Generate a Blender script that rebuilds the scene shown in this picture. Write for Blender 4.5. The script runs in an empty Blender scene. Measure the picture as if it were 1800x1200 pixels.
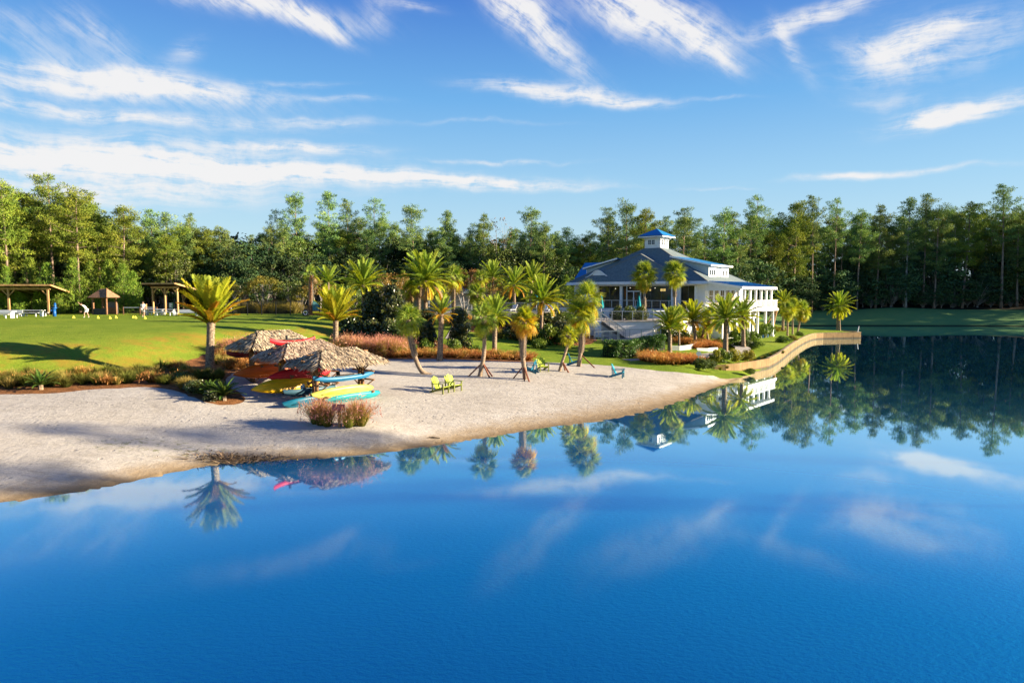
import bpy, math, random
import numpy as np
from mathutils import Vector, Matrix
from mathutils.geometry import delaunay_2d_cdt

SC = bpy.context.scene
COL = SC.collection
PI = math.pi
rnd = random.Random(11)
R = math.radians

# ------------------------------------------------------------------ camera
CAMH = 6.8                    # drone a little under seven metres over the lake
FPX = 1200.0                  # 24 mm on a 36 mm wide frame (photo 1800 px wide)
PITCH = math.atan(85 / FPX)
cam_d = bpy.data.cameras.new('camera')
cam = bpy.data.objects.new('camera', cam_d)
COL.objects.link(cam)
cam.location = (0, 0, CAMH)
cam.rotation_euler = (PI / 2 - PITCH, 0, 0)
cam_d.sensor_width = 36
cam_d.lens = 24
cam_d.clip_start = 0.5
cam_d.clip_end = 3000
SC.camera = cam

# ------------------------------------------------------------------ sun, exposure
SUN_EL = R(15.5)
SUN_A = R(4)                 # sun stands due right of the view
SUNV = Vector((math.cos(SUN_EL) * math.cos(SUN_A), -math.cos(SUN_EL) * math.sin(SUN_A), math.sin(SUN_EL)))
sun_d = bpy.data.lights.new('sun', 'SUN')
sun = bpy.data.objects.new('sun', sun_d)
COL.objects.link(sun)
sun.rotation_euler = SUNV.to_track_quat('Z', 'Y').to_euler()
sun_d.energy = 4.9
sun_d.angle = R(0.5)
sun_d.color = (1.0, 0.84, 0.62)
SKY_STRENGTH = 0.05
EXPOSURE = 1.75
SC.view_settings.view_transform = 'Standard'
SC.view_settings.look = 'None'
SC.view_settings.exposure = EXPOSURE
SC.view_settings.gamma = 1.0
SC.view_settings.use_curve_mapping = False
SC.cycles.max_bounces = 8
SC.cycles.transparent_max_bounces = 8
SC.cycles.caustics_reflective = False
SC.cycles.caustics_refractive = False
SC.cycles.sample_clamp_indirect = 6

# photo measurement -> place in the world
CT, ST = math.cos(PITCH), math.sin(PITCH)
def ray(px, py):
    u = (px - 900) / FPX
    w = -(py - 600) / FPX
    return Vector((u, CT + w * ST, -ST + w * CT))
def P(px, py, z=0.0):
    d = ray(px, py)
    t = (z - CAMH) / d.z
    return Vector((d.x * t, d.y * t, z))
def AT(px, py, y):
    d = ray(px, py)
    t = y / d.y
    return Vector((d.x * t, y, CAMH + d.z * t))

# ------------------------------------------------------------------ node helper
class NT:
    def __init__(s, tree):
        s.t = tree
        s.n = tree.nodes
        s.l = tree.links
    def new(s, typ, **kw):
        n = s.n.new(typ)
        for k, v in kw.items():
            setattr(n, k, v)
        return n
    def put(s, sock, v):
        if isinstance(v, bpy.types.NodeSocket):
            s.l.new(v, sock)
        elif v is not None:
            sock.default_value = v
    def m(s, op, a, b=None, c=None, clamp=False):
        n = s.new('ShaderNodeMath', operation=op)
        n.use_clamp = clamp
        for i, v in enumerate((a, b, c)):
            if v is not None:
                s.put(n.inputs[i], v)
        return n.outputs[0]
    def mix(s, f, a, b, blend='MIX'):
        n = s.new('ShaderNodeMix', data_type='RGBA', blend_type=blend)
        s.put(n.inputs[0], f)
        s.put(n.inputs[6], a if isinstance(a, bpy.types.NodeSocket) else tuple(a) + (1,) * (4 - len(a)))
        s.put(n.inputs[7], b if isinstance(b, bpy.types.NodeSocket) else tuple(b) + (1,) * (4 - len(b)))
        return n.outputs[2]
    def noise(s, vec=None, scale=5, detail=3, rough=0.5, dist=0.0, out=0):
        n = s.new('ShaderNodeTexNoise')
        if vec is not None:
            s.l.new(vec, n.inputs['Vector'])
        n.inputs['Scale'].default_value = scale
        n.inputs['Detail'].default_value = detail
        n.inputs['Roughness'].default_value = rough
        n.inputs['Distortion'].default_value = dist
        return n.outputs[out]
    def ramp(s, f, stops, interp='LINEAR'):
        n = s.new('ShaderNodeValToRGB')
        s.put(n.inputs[0], f)
        cr = n.color_ramp
        cr.interpolation = interp
        while len(cr.elements) < len(stops):
            cr.elements.new(0.5)
        for e, (p, c) in zip(cr.elements, stops):
            e.position = p
            e.color = tuple(c) + (1,) * (4 - len(c)) if not isinstance(c, (int, float)) else (c, c, c, 1)
        return n.outputs[0]
    def sstep(s, x, a, b):
        n = s.new('ShaderNodeMapRange', interpolation_type='SMOOTHSTEP')
        s.put(n.inputs[0], x)
        n.inputs[1].default_value = a
        n.inputs[2].default_value = b
        return n.outputs[0]
    def mapping(s, vec, scale=(1, 1, 1), rot=(0, 0, 0), loc=(0, 0, 0)):
        n = s.new('ShaderNodeMapping')
        s.l.new(vec, n.inputs[0])
        n.inputs['Location'].default_value = loc
        n.inputs['Rotation'].default_value = rot
        n.inputs['Scale'].default_value = scale
        return n.outputs[0]
    def comb(s, x, y, z=0.0):
        n = s.new('ShaderNodeCombineXYZ')
        s.put(n.inputs[0], x); s.put(n.inputs[1], y); s.put(n.inputs[2], z)
        return n.outputs[0]

# ------------------------------------------------------------------ world: Nishita sky with cirrus
world = bpy.data.worlds.new('World')
SC.world = world
world.use_nodes = True
wt = NT(world.node_tree)
wt.n.clear()
wout = wt.new('ShaderNodeOutputWorld')
wbg = wt.new('ShaderNodeBackground')
wbg.inputs[1].default_value = SKY_STRENGTH
wt.l.new(wbg.outputs[0], wout.inputs[0])
sky = wt.new('ShaderNodeTexSky')
sky.sky_type = 'NISHITA'
sky.sun_disc = False
sky.sun_elevation = SUN_EL
sky.sun_rotation = math.atan2(SUNV.x, SUNV.y)
sky.altitude = 0
sky.air_density = 1.0
sky.dust_density = 0.15
sky.ozone_density = 2.5
wtc = wt.new('ShaderNodeTexCoord')
sep = wt.new('ShaderNodeSeparateXYZ')
wt.l.new(wtc.outputs['Generated'], sep.inputs[0])
AZ = wt.m('ARCTAN2', sep.outputs[0], sep.outputs[1])
EL = wt.m('ARCSINE', sep.outputs[2])
def azel(px, py):
    d = ray(px, py).normalized()
    return math.atan2(d.x, d.y), math.asin(d.z)
# cx, cy, half length, half width, slope (deg, down to the right), strength, fibre class
STREAKS = [
    (470, 14, 150, 20, 11, 1.15, 1), (560, 40, 60, 14, 30, .8, 1), (945, 52, 120, 26, 41, 1.1, 1),
    (900, 10, 60, 30, 25, .6, 1), (1160, 38, 140, 36, 24, 1.0, 1), (1250, 92, 60, 14, 38, .8, 1), (1110, 20, 130, 30, 10, .6, 1),
    (1440, 26, 105, 15, -16, .95, 0), (1390, 85, 62, 11, 62, .55, 1),
    (1600, 92, 92, 40, -14, .95, 0), (1660, 52, 60, 13, -16, .6, 0), (1530, 90, 60, 16, 10, .5, 1),
    (1705, 192, 105, 15, -13, 1.1, 0), (1640, 200, 50, 13, 0, .8, 0), (960, 160, 130, 15, 4, 1.1, 0),
    (1100, 176, 80, 9, 3, .9, 0), (1265, 177, 60, 3.5, 0, .5, 0),
    (100, 150, 200, 15, 2, .8, 0), (300, 150, 130, 14, 6, .9, 0), (330, 172, 200, 20, 5, .55, 1),
    (170, 200, 280, 11, 5, .95, 0), (560, 212, 100, 7, 2, .6, 0), (150, 258, 290, 26, 3, .95, 0),
    (530, 260, 120, 9, 3, .95, 0), (250, 292, 330, 17, 3, 1.25, 0), (560, 308, 280, 13, 3, 1.2, 0), (830, 318, 130, 7, 1, .8, 0),
    (930, 330, 180, 8, 0, .7, 0), (880, 285, 130, 4.5, 0, .7, 0),
    (1570, 305, 170, 6, -5, .65, 0), (1490, 312, 60, 7, -2, .5, 0), (1270, 335, 60, 3, 1, .5, 0),
    (70, 80, 90, 24, 20, .5, 1), (190, 70, 80, 28, 40, .5, 1), (60, 30, 90, 16, 10, .3, 1), (120, 118, 150, 10, 4, .6, 0), (325, 90, 34, 17, -30, .55, 0),
    (720, 8, 55, 10, 8, .6, 0), (660, 15, 30, 20, 50, .4, 1), (80, 325, 320, 26, 1, .75, 0), (250, 345, 420, 22, 0, .4, 0), (1560, 175, 60, 10, -5, .4, 0),
    (1780, 60, 60, 25, -40, .35, 0), (600, 170, 90, 6, 3, .45, 0), (520, 145, 90, 5, 0, .4, 0), (850, 215, 160, 5, 1, .35, 0),
]
wv = wt.comb(AZ, EL)
warp = wt.noise(wv, 9, 3, .55, out=1)
wsub = wt.new('ShaderNodeVectorMath', operation='SUBTRACT'); wt.l.new(warp, wsub.inputs[0]); wsub.inputs[1].default_value = (.5, .5, .5)
wsc = wt.new('ShaderNodeVectorMath', operation='SCALE'); wt.l.new(wsub.outputs[0], wsc.inputs[0]); wsc.inputs['Scale'].default_value = .03
wadd = wt.new('ShaderNodeVectorMath', operation='ADD'); wt.l.new(wv, wadd.inputs[0]); wt.l.new(wsc.outputs[0], wadd.inputs[1])
wv2 = wadd.outputs[0]
fine = wt.noise(wt.mapping(wv2, (13, 95, 1), (0, 0, R(4))), 1, 9, .68, .15)
diag = wt.noise(wt.mapping(wt.mapping(wv2, rot=(0, 0, R(34))), (9, 75, 1)), 1, 9, .68, .2)
puff = wt.noise(wv2, 30, 8, .66, .1)
s2 = wt.new('ShaderNodeSeparateXYZ'); wt.l.new(wv2, s2.inputs[0])
acc = [None, None]
for cx, cy, ln, wd, ang, stg, cls in STREAKS:
    a0, e0 = azel(cx, cy)
    a1, e1 = azel(cx + 20, cy + 20 * math.tan(R(ang)) if abs(ang) < 80 else cy + 20)
    th = math.atan2(e1 - e0, a1 - a0)
    k = 1.0 / FPX
    da = wt.m('SUBTRACT', s2.outputs[0], a0 - 0.0)
    de = wt.m('SUBTRACT', s2.outputs[1], e0)
    c_, s_ = math.cos(th), math.sin(th)
    u = wt.m('ADD', wt.m('MULTIPLY', da, c_ / (ln * k)), wt.m('MULTIPLY', de, s_ / (ln * k)))
    v = wt.m('ADD', wt.m('MULTIPLY', da, -s_ / (wd * k)), wt.m('MULTIPLY', de, c_ / (wd * k)))
    q = wt.m('ADD', wt.m('MULTIPLY', u, u), wt.m('MULTIPLY', v, v))
    g = wt.m('MULTIPLY', wt.m('EXPONENT', wt.m('MULTIPLY', q, -1.0)), stg)
    acc[cls] = g if acc[cls] is None else wt.m('ADD', acc[cls], g)
def dens(mask, fib):
    f = wt.m('ADD', wt.m('MULTIPLY', fib, .65), wt.m('MULTIPLY', puff, .45))
    return wt.m('MULTIPLY', mask, wt.sstep(f, .29, .70))
den = wt.m('ADD', dens(acc[0], fine), dens(acc[1], diag))
# faint cirrus everywhere else in the sky, as above the lake
else_n = wt.m('MULTIPLY', wt.sstep(wt.noise(wt.mapping(wv2, (3, 7, 1)), 1, 4, .6), .52, .8), wt.m('MULTIPLY', fine, .30))
den = wt.m('ADD', den, else_n)
alpha = wt.m('MULTIPLY', wt.sstep(den, .015, 1.1), .95)
# clear autumn air: the same blue gradient all the way round, pale at the horizon, deep overhead
KS = 1.0 / (SKY_STRENGTH * 2 ** EXPOSURE)
grad = wt.ramp(wt.m('DIVIDE', EL, PI / 2), [(0.0, (.60, .79, .90)), (.055, (.50, .745, .90)), (.10, (.36, .655, .92)), (.17, (.165, .47, .89)), (.26, (.055, .21, .71)), (.45, (.011, .085, .43)), (1.0, (.004, .03, .20))])
gs = wt.new('ShaderNodeVectorMath', operation='SCALE'); wt.l.new(grad, gs.inputs[0]); gs.inputs['Scale'].default_value = KS
skyc = wt.mix(.16, gs.outputs[0], sky.outputs[0])
CLOUD = 0.92 / (SKY_STRENGTH * 2 ** EXPOSURE)
wcol = wt.mix(alpha, skyc, (CLOUD, CLOUD * .985, CLOUD * .98))
wt.l.new(wcol, wbg.inputs[0])

# ------------------------------------------------------------------ mesh builder
class MB:
    def __init__(s):
        s.v = []; s.f = []; s.c = []; s.n = 0
    def add(s, verts, faces, col=0.5):
        verts = np.asarray(verts, float).reshape(-1, 3)
        b = s.n
        s.v.append(verts); s.n += len(verts)
        for f in faces:
            s.f.append([i + b for i in f])
        c = np.full(len(verts), col) if np.isscalar(col) else np.asarray(col, float)
        s.c.append(c)
        return s
    def box(s, x0, x1, y0, y1, z0, z1, M=None, col=.5):
        v = [(x0, y0, z0), (x1, y0, z0), (x1, y1, z0), (x0, y1, z0), (x0, y0, z1), (x1, y0, z1), (x1, y1, z1), (x0, y1, z1)]
        if M is not None:
            v = [tuple(M @ Vector(p)) for p in v]
        return s.add(v, [(0, 3, 2, 1), (4, 5, 6, 7), (0, 1, 5, 4), (1, 2, 6, 5), (2, 3, 7, 6), (3, 0, 4, 7)], col)
    def beam(s, a, b, w, h=None, col=.5):
        """rectangular bar from a to b"""
        a, b = Vector(a), Vector(b)
        h = w if h is None else h
        d = (b - a)
        L = d.length
        q = d.to_track_quat('X', 'Z').to_matrix().to_4x4()
        M = Matrix.Translation(a) @ q
        return s.box(0, L, -w / 2, w / 2, -h / 2, h / 2, M, col)
    def tube(s, pts, rad, n=6, col=.5, cap=True):
        pts = [Vector(p) for p in pts]
        k = len(pts)
        rad = [rad] * k if np.isscalar(rad) else rad
        V = []
        up = Vector((0.13, 0.21, 1)).normalized()
        t0 = (pts[1] - pts[0]).normalized()
        if abs(t0.dot(up)) > .95:
            up = Vector((1, .1, 0))
        for i in range(k):
            t = (pts[min(i + 1, k - 1)] - pts[max(i - 1, 0)]).normalized()
            x = t.cross(up).normalized()
            y = x.cross(t)
            for j in range(n):
                a = 2 * PI * j / n
                V.append(pts[i] + (x * math.cos(a) + y * math.sin(a)) * rad[i])
        F = []
        for i in range(k - 1):
            for j in range(n):
                F.append((i * n + j, i * n + (j + 1) % n, (i + 1) * n + (j + 1) % n, (i + 1) * n + j))
        if cap:
            F.append(tuple(range(n - 1, -1, -1)))
            F.append(tuple((k - 1) * n + j for j in range(n)))
        return s.add([tuple(p) for p in V], F, col)
    def grid(s, V, nu, nv, closed=False, col=.5):
        F = []
        for i in range(nu - 1):
            for j in range(nv if closed else nv - 1):
                F.append((i * nv + j, i * nv + (j + 1) % nv, (i + 1) * nv + (j + 1) % nv, (i + 1) * nv + j))
        return s.add(V, F, col)
    def mesh(s, name, mat, smooth=False):
        me = bpy.data.meshes.new(name)
        V = np.concatenate(s.v) if s.v else np.zeros((0, 3))
        me.from_pydata(V.tolist(), [], s.f)
        at = me.attributes.new('tint', 'FLOAT', 'POINT')
        at.data.foreach_set('value', np.concatenate(s.c).astype(np.float32))
        if mat is not None:
            me.materials.append(mat)
        if smooth:
            me.polygons.foreach_set('use_smooth', [True] * len(me.polygons))
        me.update()
        return me
    def obj(s, name, mat, parent=None, smooth=False):
        return link(name, s.mesh(name, mat, smooth), parent)

def tri_mesh(name, V, mat, tint=None, k=3):
    """big soup of separate k-gons: V shaped (n,k,3)"""
    V = np.asarray(V, np.float32)
    n = len(V)
    me = bpy.data.meshes.new(name)
    me.vertices.add(n * k)
    me.vertices.foreach_set('co', V.reshape(-1))
    me.loops.add(n * k)
    me.loops.foreach_set('vertex_index', np.arange(n * k, dtype=np.int32))
    me.polygons.add(n)
    me.polygons.foreach_set('loop_start', np.arange(0, n * k, k, dtype=np.int32))
    me.polygons.foreach_set('loop_total', np.full(n, k, np.int32))
    at = me.attributes.new('tint', 'FLOAT', 'POINT')
    if tint is None:
        tint = np.full(n * k, .5)
    tint = np.asarray(tint, np.float32)
    if len(tint) == n:
        tint = np.repeat(tint, k)
    at.data.foreach_set('value', tint)
    me.update()
    me.validate()
    if mat is not None:
        me.materials.append(mat)
    return me

def link(name, me, parent=None):
    o = bpy.data.objects.new(name, me)
    COL.objects.link(o)
    if parent is not None:
        o.parent = parent
    return o
def tag(o, label=None, cat=None, group=None, kind=None):
    if label: o['label'] = label
    if cat: o['category'] = cat
    if group: o['group'] = group
    if kind: o['kind'] = kind
    return o
def thing(name, label, cat, loc=(0, 0, 0), rotz=0.0, group=None):
    o = bpy.data.objects.new(name, None)
    o.empty_display_size = .3
    COL.objects.link(o)
    o.location = loc
    o.rotation_euler = (0, 0, rotz)
    return tag(o, label, cat, group)
KIDS = {}
def kid(o):
    KIDS.setdefault(o.parent.name, []).append(o)
    return o
def copy_tree(root, label=None, group=None):
    """a copy of a thing with copies of its parts and sub-parts (mesh data shared)"""
    r = root.copy(); COL.objects.link(r)
    if label: r['label'] = label
    if group: r['group'] = group
    for ch in root.children:
        c = ch.copy(); COL.objects.link(c); c.parent = r
        for g in ch.children:
            d = g.copy(); COL.objects.link(d); d.parent = c
    return r

# ------------------------------------------------------------------ materials
def mat(name):
    m = bpy.data.materials.new(name)
    m.use_nodes = True
    t = NT(m.node_tree)
    t.n.clear()
    out = t.new('ShaderNodeOutputMaterial')
    return m, t, out
def plain(name, c, rough=.6, var=.12, scale=6, bump=0.0, bscale=30, spec=.4, metal=0.0, stretch=(1, 1, 1)):
    """matt procedural surface: colour with noise wear, optional bump"""
    m, t, out = mat(name)
    b = t.new('ShaderNodeBsdfPrincipled')
    tc = t.new('ShaderNodeTexCoord')
    v = t.mapping(tc.outputs['Object'], stretch)
    n = t.noise(v, scale, 5, .6)
    dk = tuple(x * (1 - var * 1.6) for x in c)
    lt = tuple(min(1, x * (1 + var)) for x in c)
    col = t.ramp(n, [(.3, dk), (.7, lt)])
    t.l.new(col, b.inputs['Base Color'])
    b.inputs['Roughness'].default_value = rough
    b.inputs['Specular IOR Level'].default_value = spec
    b.inputs['Metallic'].default_value = metal
    if bump:
        bp = t.new('ShaderNodeBump')
        bp.inputs['Strength'].default_value = bump
        bp.inputs['Distance'].default_value = .05
        t.l.new(t.noise(v, bscale, 4, .6), bp.inputs['Height'])
        t.l.new(bp.outputs[0], b.inputs['Normal'])
    t.l.new(b.outputs[0], out.inputs[0])
    return m
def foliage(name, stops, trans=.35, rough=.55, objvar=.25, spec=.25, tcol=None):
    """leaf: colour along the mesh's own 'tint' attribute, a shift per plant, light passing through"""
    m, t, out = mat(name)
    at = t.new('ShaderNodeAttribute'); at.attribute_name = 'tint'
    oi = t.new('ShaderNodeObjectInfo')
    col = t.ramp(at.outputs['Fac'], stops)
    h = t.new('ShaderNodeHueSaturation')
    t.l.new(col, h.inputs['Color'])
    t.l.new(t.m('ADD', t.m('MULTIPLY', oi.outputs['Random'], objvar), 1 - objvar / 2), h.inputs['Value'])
    t.l.new(t.m('ADD', t.m('MULTIPLY', oi.outputs['Random'], .035), .4825), h.inputs['Hue'])
    b = t.new('ShaderNodeBsdfPrincipled')
    t.l.new(h.outputs[0], b.inputs['Base Color'])
    b.inputs['Roughness'].default_value = rough
    b.inputs['Specular IOR Level'].default_value = spec
    tr = t.new('ShaderNodeBsdfTranslucent')
    t.l.new(t.mix(1.0, h.outputs[0], tcol or (1.3, 1.25, .5), 'MULTIPLY'), tr.inputs[0])
    mx = t.new('ShaderNodeMixShader')
    mx.inputs[0].default_value = trans
    t.l.new(b.outputs[0], mx.inputs[1])
    t.l.new(tr.outputs[0], mx.inputs[2])
    t.l.new(mx.outputs[0], out.inputs[0])
    return m
# ------------------------------------------------------------------ terrain heights
def W(lst):
    return [P(*q) if len(q) == 3 else Vector(q[:3]) for q in lst]
SHORE_BEACH = W([(0, 886, 0), (60, 878, 0), (130, 867, 0), (200, 855, 0), (300, 833, 0), (375, 818, 0), (420, 813, 0), (470, 811, 0), (520, 809, 0), (570, 806, 0),
                 (640, 800, 0), (700, 793, 0), (800, 779, 0), (900, 763, 0), (1000, 748, 0), (1060, 741, 0), (1100, 733, 0), (1160, 721, 0),
                 (1200, 706, 0), (1240, 691, 0), (1280, 675, 0), (1312, 661, 0), (1335, 652, 0), (1351, 646, 0)])
WALL = W([(1351, 646, 0), (1364, 640, 0), (1379, 628, 0), (1393, 616, 0), (1410, 605, 0), (1420, 600, 0), (1428, 597, 0), (1440, 595.5, 0), (1470, 594.8, 0), (1490, 594.4, 0), (1513, 594, 0)])
TIP = WALL[-1]
BACK = [Vector(p) for p in [(TIP.x + .6, TIP.y + 2.2, 0), (TIP.x - .8, TIP.y + 5, 0), (53.5, 118, 0), (51, 124, 0), (49.5, 130, 0), (49, 135, 0), (51, 139, 0)]]
FARB = [Vector(p) for p in [(58, 140.6, 0), (75, 140.8, 0), (92, 140.6, 0), (108, 138.5, 0), (120, 131, 0), (124, 120, 0), (128, 108, 0), (142, 95, 0), (148, 75, 0),
                            (136, 60, 0), (108, 50, 0), (80, 45, 0), (67, 38, 0), (62, 26, 0), (58, 12, 0), (50, 2, 0), (40, -14, 0), (20, -22, 0), (-15, -20, 0), (-38, -8, 0), (-44, 4, 0), (-36, 13, 0), (-26, 18.2, 0)]]
def chaikin(pts, it=2):
    for _ in range(it):
        q = [pts[0]]
        for a, b in zip(pts[:-1], pts[1:]):
            q += [a * .75 + b * .25, a * .25 + b * .75]
        q.append(pts[-1])
        pts = q
    return pts
def resample(pts, step):
    """points roughly every step(dist) metres"""
    out = [pts[0]]
    for p in pts[1:]:
        while True:
            d = (p - out[-1])
            st = step(out[-1])
            if d.length < st:
                break
            out.append(out[-1] + d.normalized() * st)
    if (out[-1] - pts[-1]).length < .3 * step(pts[-1]):
        out[-1] = pts[-1]
    else:
        out.append(pts[-1])
    return out
def SPC(p):
    d = math.hypot(p.x, p.y)
    return max(.42, min(9, d * .0135))
LAKE_A = resample(chaikin(SHORE_BEACH), SPC)
LAKE_W = resample(chaikin(WALL, 1), SPC)
LAKE_B = resample(chaikin(BACK + FARB, 2), lambda p: max(1.0, SPC(p)))
LAKE = LAKE_A + LAKE_W[1:] + LAKE_B

CTRL = [(0, 690, 1.55), (100, 688, 1.55), (200, 682, 1.6), (300, 684, 1.55), (345, 702, 1.3), (-150, 700, 1.5), (410, 700, 1.2),
        (0, 760, .95), (120, 750, .9), (250, 745, .8), (330, 770, .5), (400, 745, .75), (480, 740, .75), (560, 745, .7), (640, 745, .75), (0, 825, .45), (150, 815, .4), (280, 800, .32),
        (590, 712, .9), (545, 708, .95), (490, 696, 1.1), (441, 673, 1.4), (545, 675, 1.25), (600, 660, 1.35), (700, 690, .95), (700, 740, .55), (800, 720, .55), (785, 690, .78), (900, 700, .55), (1000, 700, .38),
        (740, 657, 1.1), (843, 660, 1.05), (922, 665, .95), (990, 651, 1.05), (1018, 641, 1.1), (1085, 663, .72), (1160, 680, .35), (1100, 700, .25), (1230, 672, .22),
        (700, 630, 1.5), (775, 632, 1.5), (870, 633, 1.45), (935, 636, 1.35), (1060, 640, 1.05), (1130, 648, .9), (1200, 654, .72), (1270, 658, .45), (1310, 655, .3),
        (520, 632, 1.7), (600, 636, 1.65), (460, 648, 1.7), (400, 660, 1.75), (368, 655, 1.85),
        (0, 662, 1.95), (150, 655, 2.0), (250, 648, 2.0), (330, 640, 2.05), (-150, 670, 1.95),
        (0, 620, 3.15), (100, 616, 3.15), (230, 612, 3.1), (330, 612, 2.85), (0, 592, 3.75), (100, 590, 3.75), (230, 588, 3.75), (340, 588, 3.65), (400, 600, 3.1), (440, 585, 3.55), (-150, 595, 3.75), (-150, 625, 3.1),
        (520, 592, 3.05), (560, 605, 2.4), (590, 610, 2.25), (640, 600, 2.2), (700, 604, 2.05), (760, 606, 1.95), (700, 585, 2.6), (640, 580, 2.9), (560, 575, 3.5),
        (830, 615, 1.8), (870, 618, 1.65), (940, 625, 1.4), (1000, 628, 1.25), (900, 595, 2.2), (960, 592, 2.2), (820, 585, 2.7), (760, 580, 2.9), (950, 570, 3.2), (880, 570, 3.3),
        (1050, 624, 1.1), (1100, 630, 1.02), (1177, 618, 1.15), (1275, 625, 1.0), (1230, 640, .95), (1200, 600, 1.25), (1307, 605, 1.1), (1340, 618, .9), (1380, 590, 1.05), (1380, 573, 1.25), (1430, 580, 1.0), (1475, 580, .86), (1345, 562, 1.5), (1355, 568, 1.35)]
ctrl = [P(*q) for q in CTRL]
ctrl += [Vector(p) for p in [(-45, 65, 4), (-30, 62, 3.95), (-60, 88, 4), (-35, 88, 4), (-75, 70, 4), (-22, 78, 3.9), (-12, 78, 3.8), (-20, 100, 4.1), (-60, 110, 4.3), (-30, 120, 4.3), (0, 86, 4.2), (-6, 84, 4.1), (4, 92, 4.3), (8, 90, 4.2),
        (-2, 104, 4.3), (12, 110, 4.2), (25, 112, 3.2), (36, 112, 2.0), (44, 118, 1.6), (30, 130, 3.5), (10, 130, 4.2), (45, 145, 1.6), (32, 98, 1.4), (27, 90, 1.25), (24, 82, 1.2), (18, 84, 1.4), (12, 88, 2.8),
        (60, 150, 2.0), (60, 160, 3.4), (90, 160, 3.5), (90, 150, 2.1), (120, 158, 3.5), (120, 149, 2.0), (150, 155, 3.5), (140, 140, 3.5), (140, 125, 3.2), (165, 110, 3.5), (172, 80, 3.5), (160, 42, 3.2), (125, 30, 3), (95, 34, 2.5), (78, 32, 1.8), (90, 10, 3), (68, 2, 2.2), (62, -12, 2.4), (50, -34, 3), (0, -40, 3), (-50, -28, 3), (-62, 5, 2.6), (-50, 20, 1.8), (-45, 30, 2.0),
        (-90, 40, 4), (-110, 80, 4.2), (-100, 120, 4.4), (-40, 160, 4.5), (20, 170, 4.4), (60, 190, 4.2), (130, 190, 4.2), (220, 150, 4.2), (240, 60, 4.2), (220, -60, 4), (0, -140, 4), (-150, -60, 4), (-180, 80, 4.5), (-120, 220, 5), (60, 300, 5), (260, 260, 5), (400, 100, 5), (-300, 150, 5), (-300, 400, 6), (100, 480, 6), (380, 440, 6), (380, -120, 5), (-300, -120, 5)]]
for p in LAKE_A[::5]:
    ctrl.append(Vector((p.x, p.y, -.02)))
_ramp = (.0, .02, .04, .08, .14, .25, .4, .55, .7)
for i, p in enumerate(LAKE_W):
    if i < 9 and i % 2 == 0: ctrl.append(Vector((p.x, p.y, _ramp[i])))
    if i >= 10 and i % 4 == 0: ctrl.append(Vector((p.x, p.y, .84)))
for p in LAKE_B[::3]:
    ctrl.append(Vector((p.x, p.y, -.02 if (p - TIP).length > 8 else .6)))
_cx = np.array([(p.x, p.y) for p in ctrl]); _cz = np.array([p.z for p in ctrl])
def _ker(r):
    return np.sqrt(r * r + .8)
_A = _ker(np.linalg.norm(_cx[:, None] - _cx[None], axis=2))
_A[np.diag_indices(len(_A))] -= .10
_n = len(_cx)
_B = np.zeros((_n + 3, _n + 3)); _B[:_n, :_n] = _A; _B[:_n, _n] = 1; _B[:_n, _n + 1:] = _cx; _B[_n, :_n] = 1; _B[_n + 1:, :_n] = _cx.T
_w = np.linalg.solve(_B, np.concatenate([_cz, [0, 0, 0]]))
def heights(xy):
    xy = np.asarray(xy, float).reshape(-1, 2)
    out = np.zeros(len(xy))
    for i in range(0, len(xy), 4000):
        q = xy[i:i + 4000]
        r = np.linalg.norm(q[:, None] - _cx[None], axis=2)
        out[i:i + 4000] = _ker(r) @ _w[:_n] + _w[_n] + q @ _w[_n + 1:]
    return out
def gz(x, y):
    return float(heights([(x, y)])[0])
def ground(px, py, zguess=2.0):
    """where the sight line through a photo pixel meets the ground"""
    d = ray(px, py)
    t = (zguess - CAMH) / d.z
    lo = 15.0
    ts = np.arange(15, 260, .25)
    pts = np.array([(d.x * k, d.y * k) for k in ts])
    zz = heights(pts)
    under = np.nonzero(CAMH + d.z * ts <= zz)[0]
    k = ts[under[0]] if len(under) else t
    return Vector((d.x * k, d.y * k, gz(d.x * k, d.y * k)))

def inside(xy, poly):
    xy = np.asarray(xy, float)
    x, y = xy[:, 0], xy[:, 1]
    px = np.array([p[0] for p in poly]); py = np.array([p[1] for p in poly])
    res = np.zeros(len(xy), bool)
    j = len(px) - 1
    for i in range(len(px)):
        c = ((py[i] > y) != (py[j] > y))
        with np.errstate(divide='ignore', invalid='ignore'):
            c &= x < (px[j] - px[i]) * (y - py[i]) / (py[j] - py[i] + 1e-30) + px[i]
        res ^= c
        j = i
    return res

# zone borders, drawn on the ground
SAND_BACK = W([(-260, 712, 1.5), (-120, 697, 1.55), (0, 691, 1.58), (60, 689, 1.6), (110, 688, 1.6), (150, 684, 1.6), (200, 682, 1.62), (250, 679, 1.62), (290, 683, 1.55), (320, 692, 1.42), (350, 703, 1.3), (385, 709, 1.2), (425, 707, 1.2), (436, 697, 1.25), (412, 684, 1.4), (396, 672, 1.55), (400, 661, 1.7),
               (425, 652, 1.72), (460, 646, 1.72), (500, 640, 1.7), (560, 640, 1.66), (620, 634, 1.62), (660, 631, 1.58), (700, 630, 1.52), (770, 631, 1.5), (830, 633, 1.48), (890, 635, 1.42), (935, 636.5, 1.33), (1000, 637, 1.2), (1060, 641, 1.05), (1130, 648, .9), (1165, 652, .82), (1200, 655, .7), (1240, 658.5, .55), (1290, 659.5, .36), (1322, 656, .2), (1338, 651, .02)])
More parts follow.
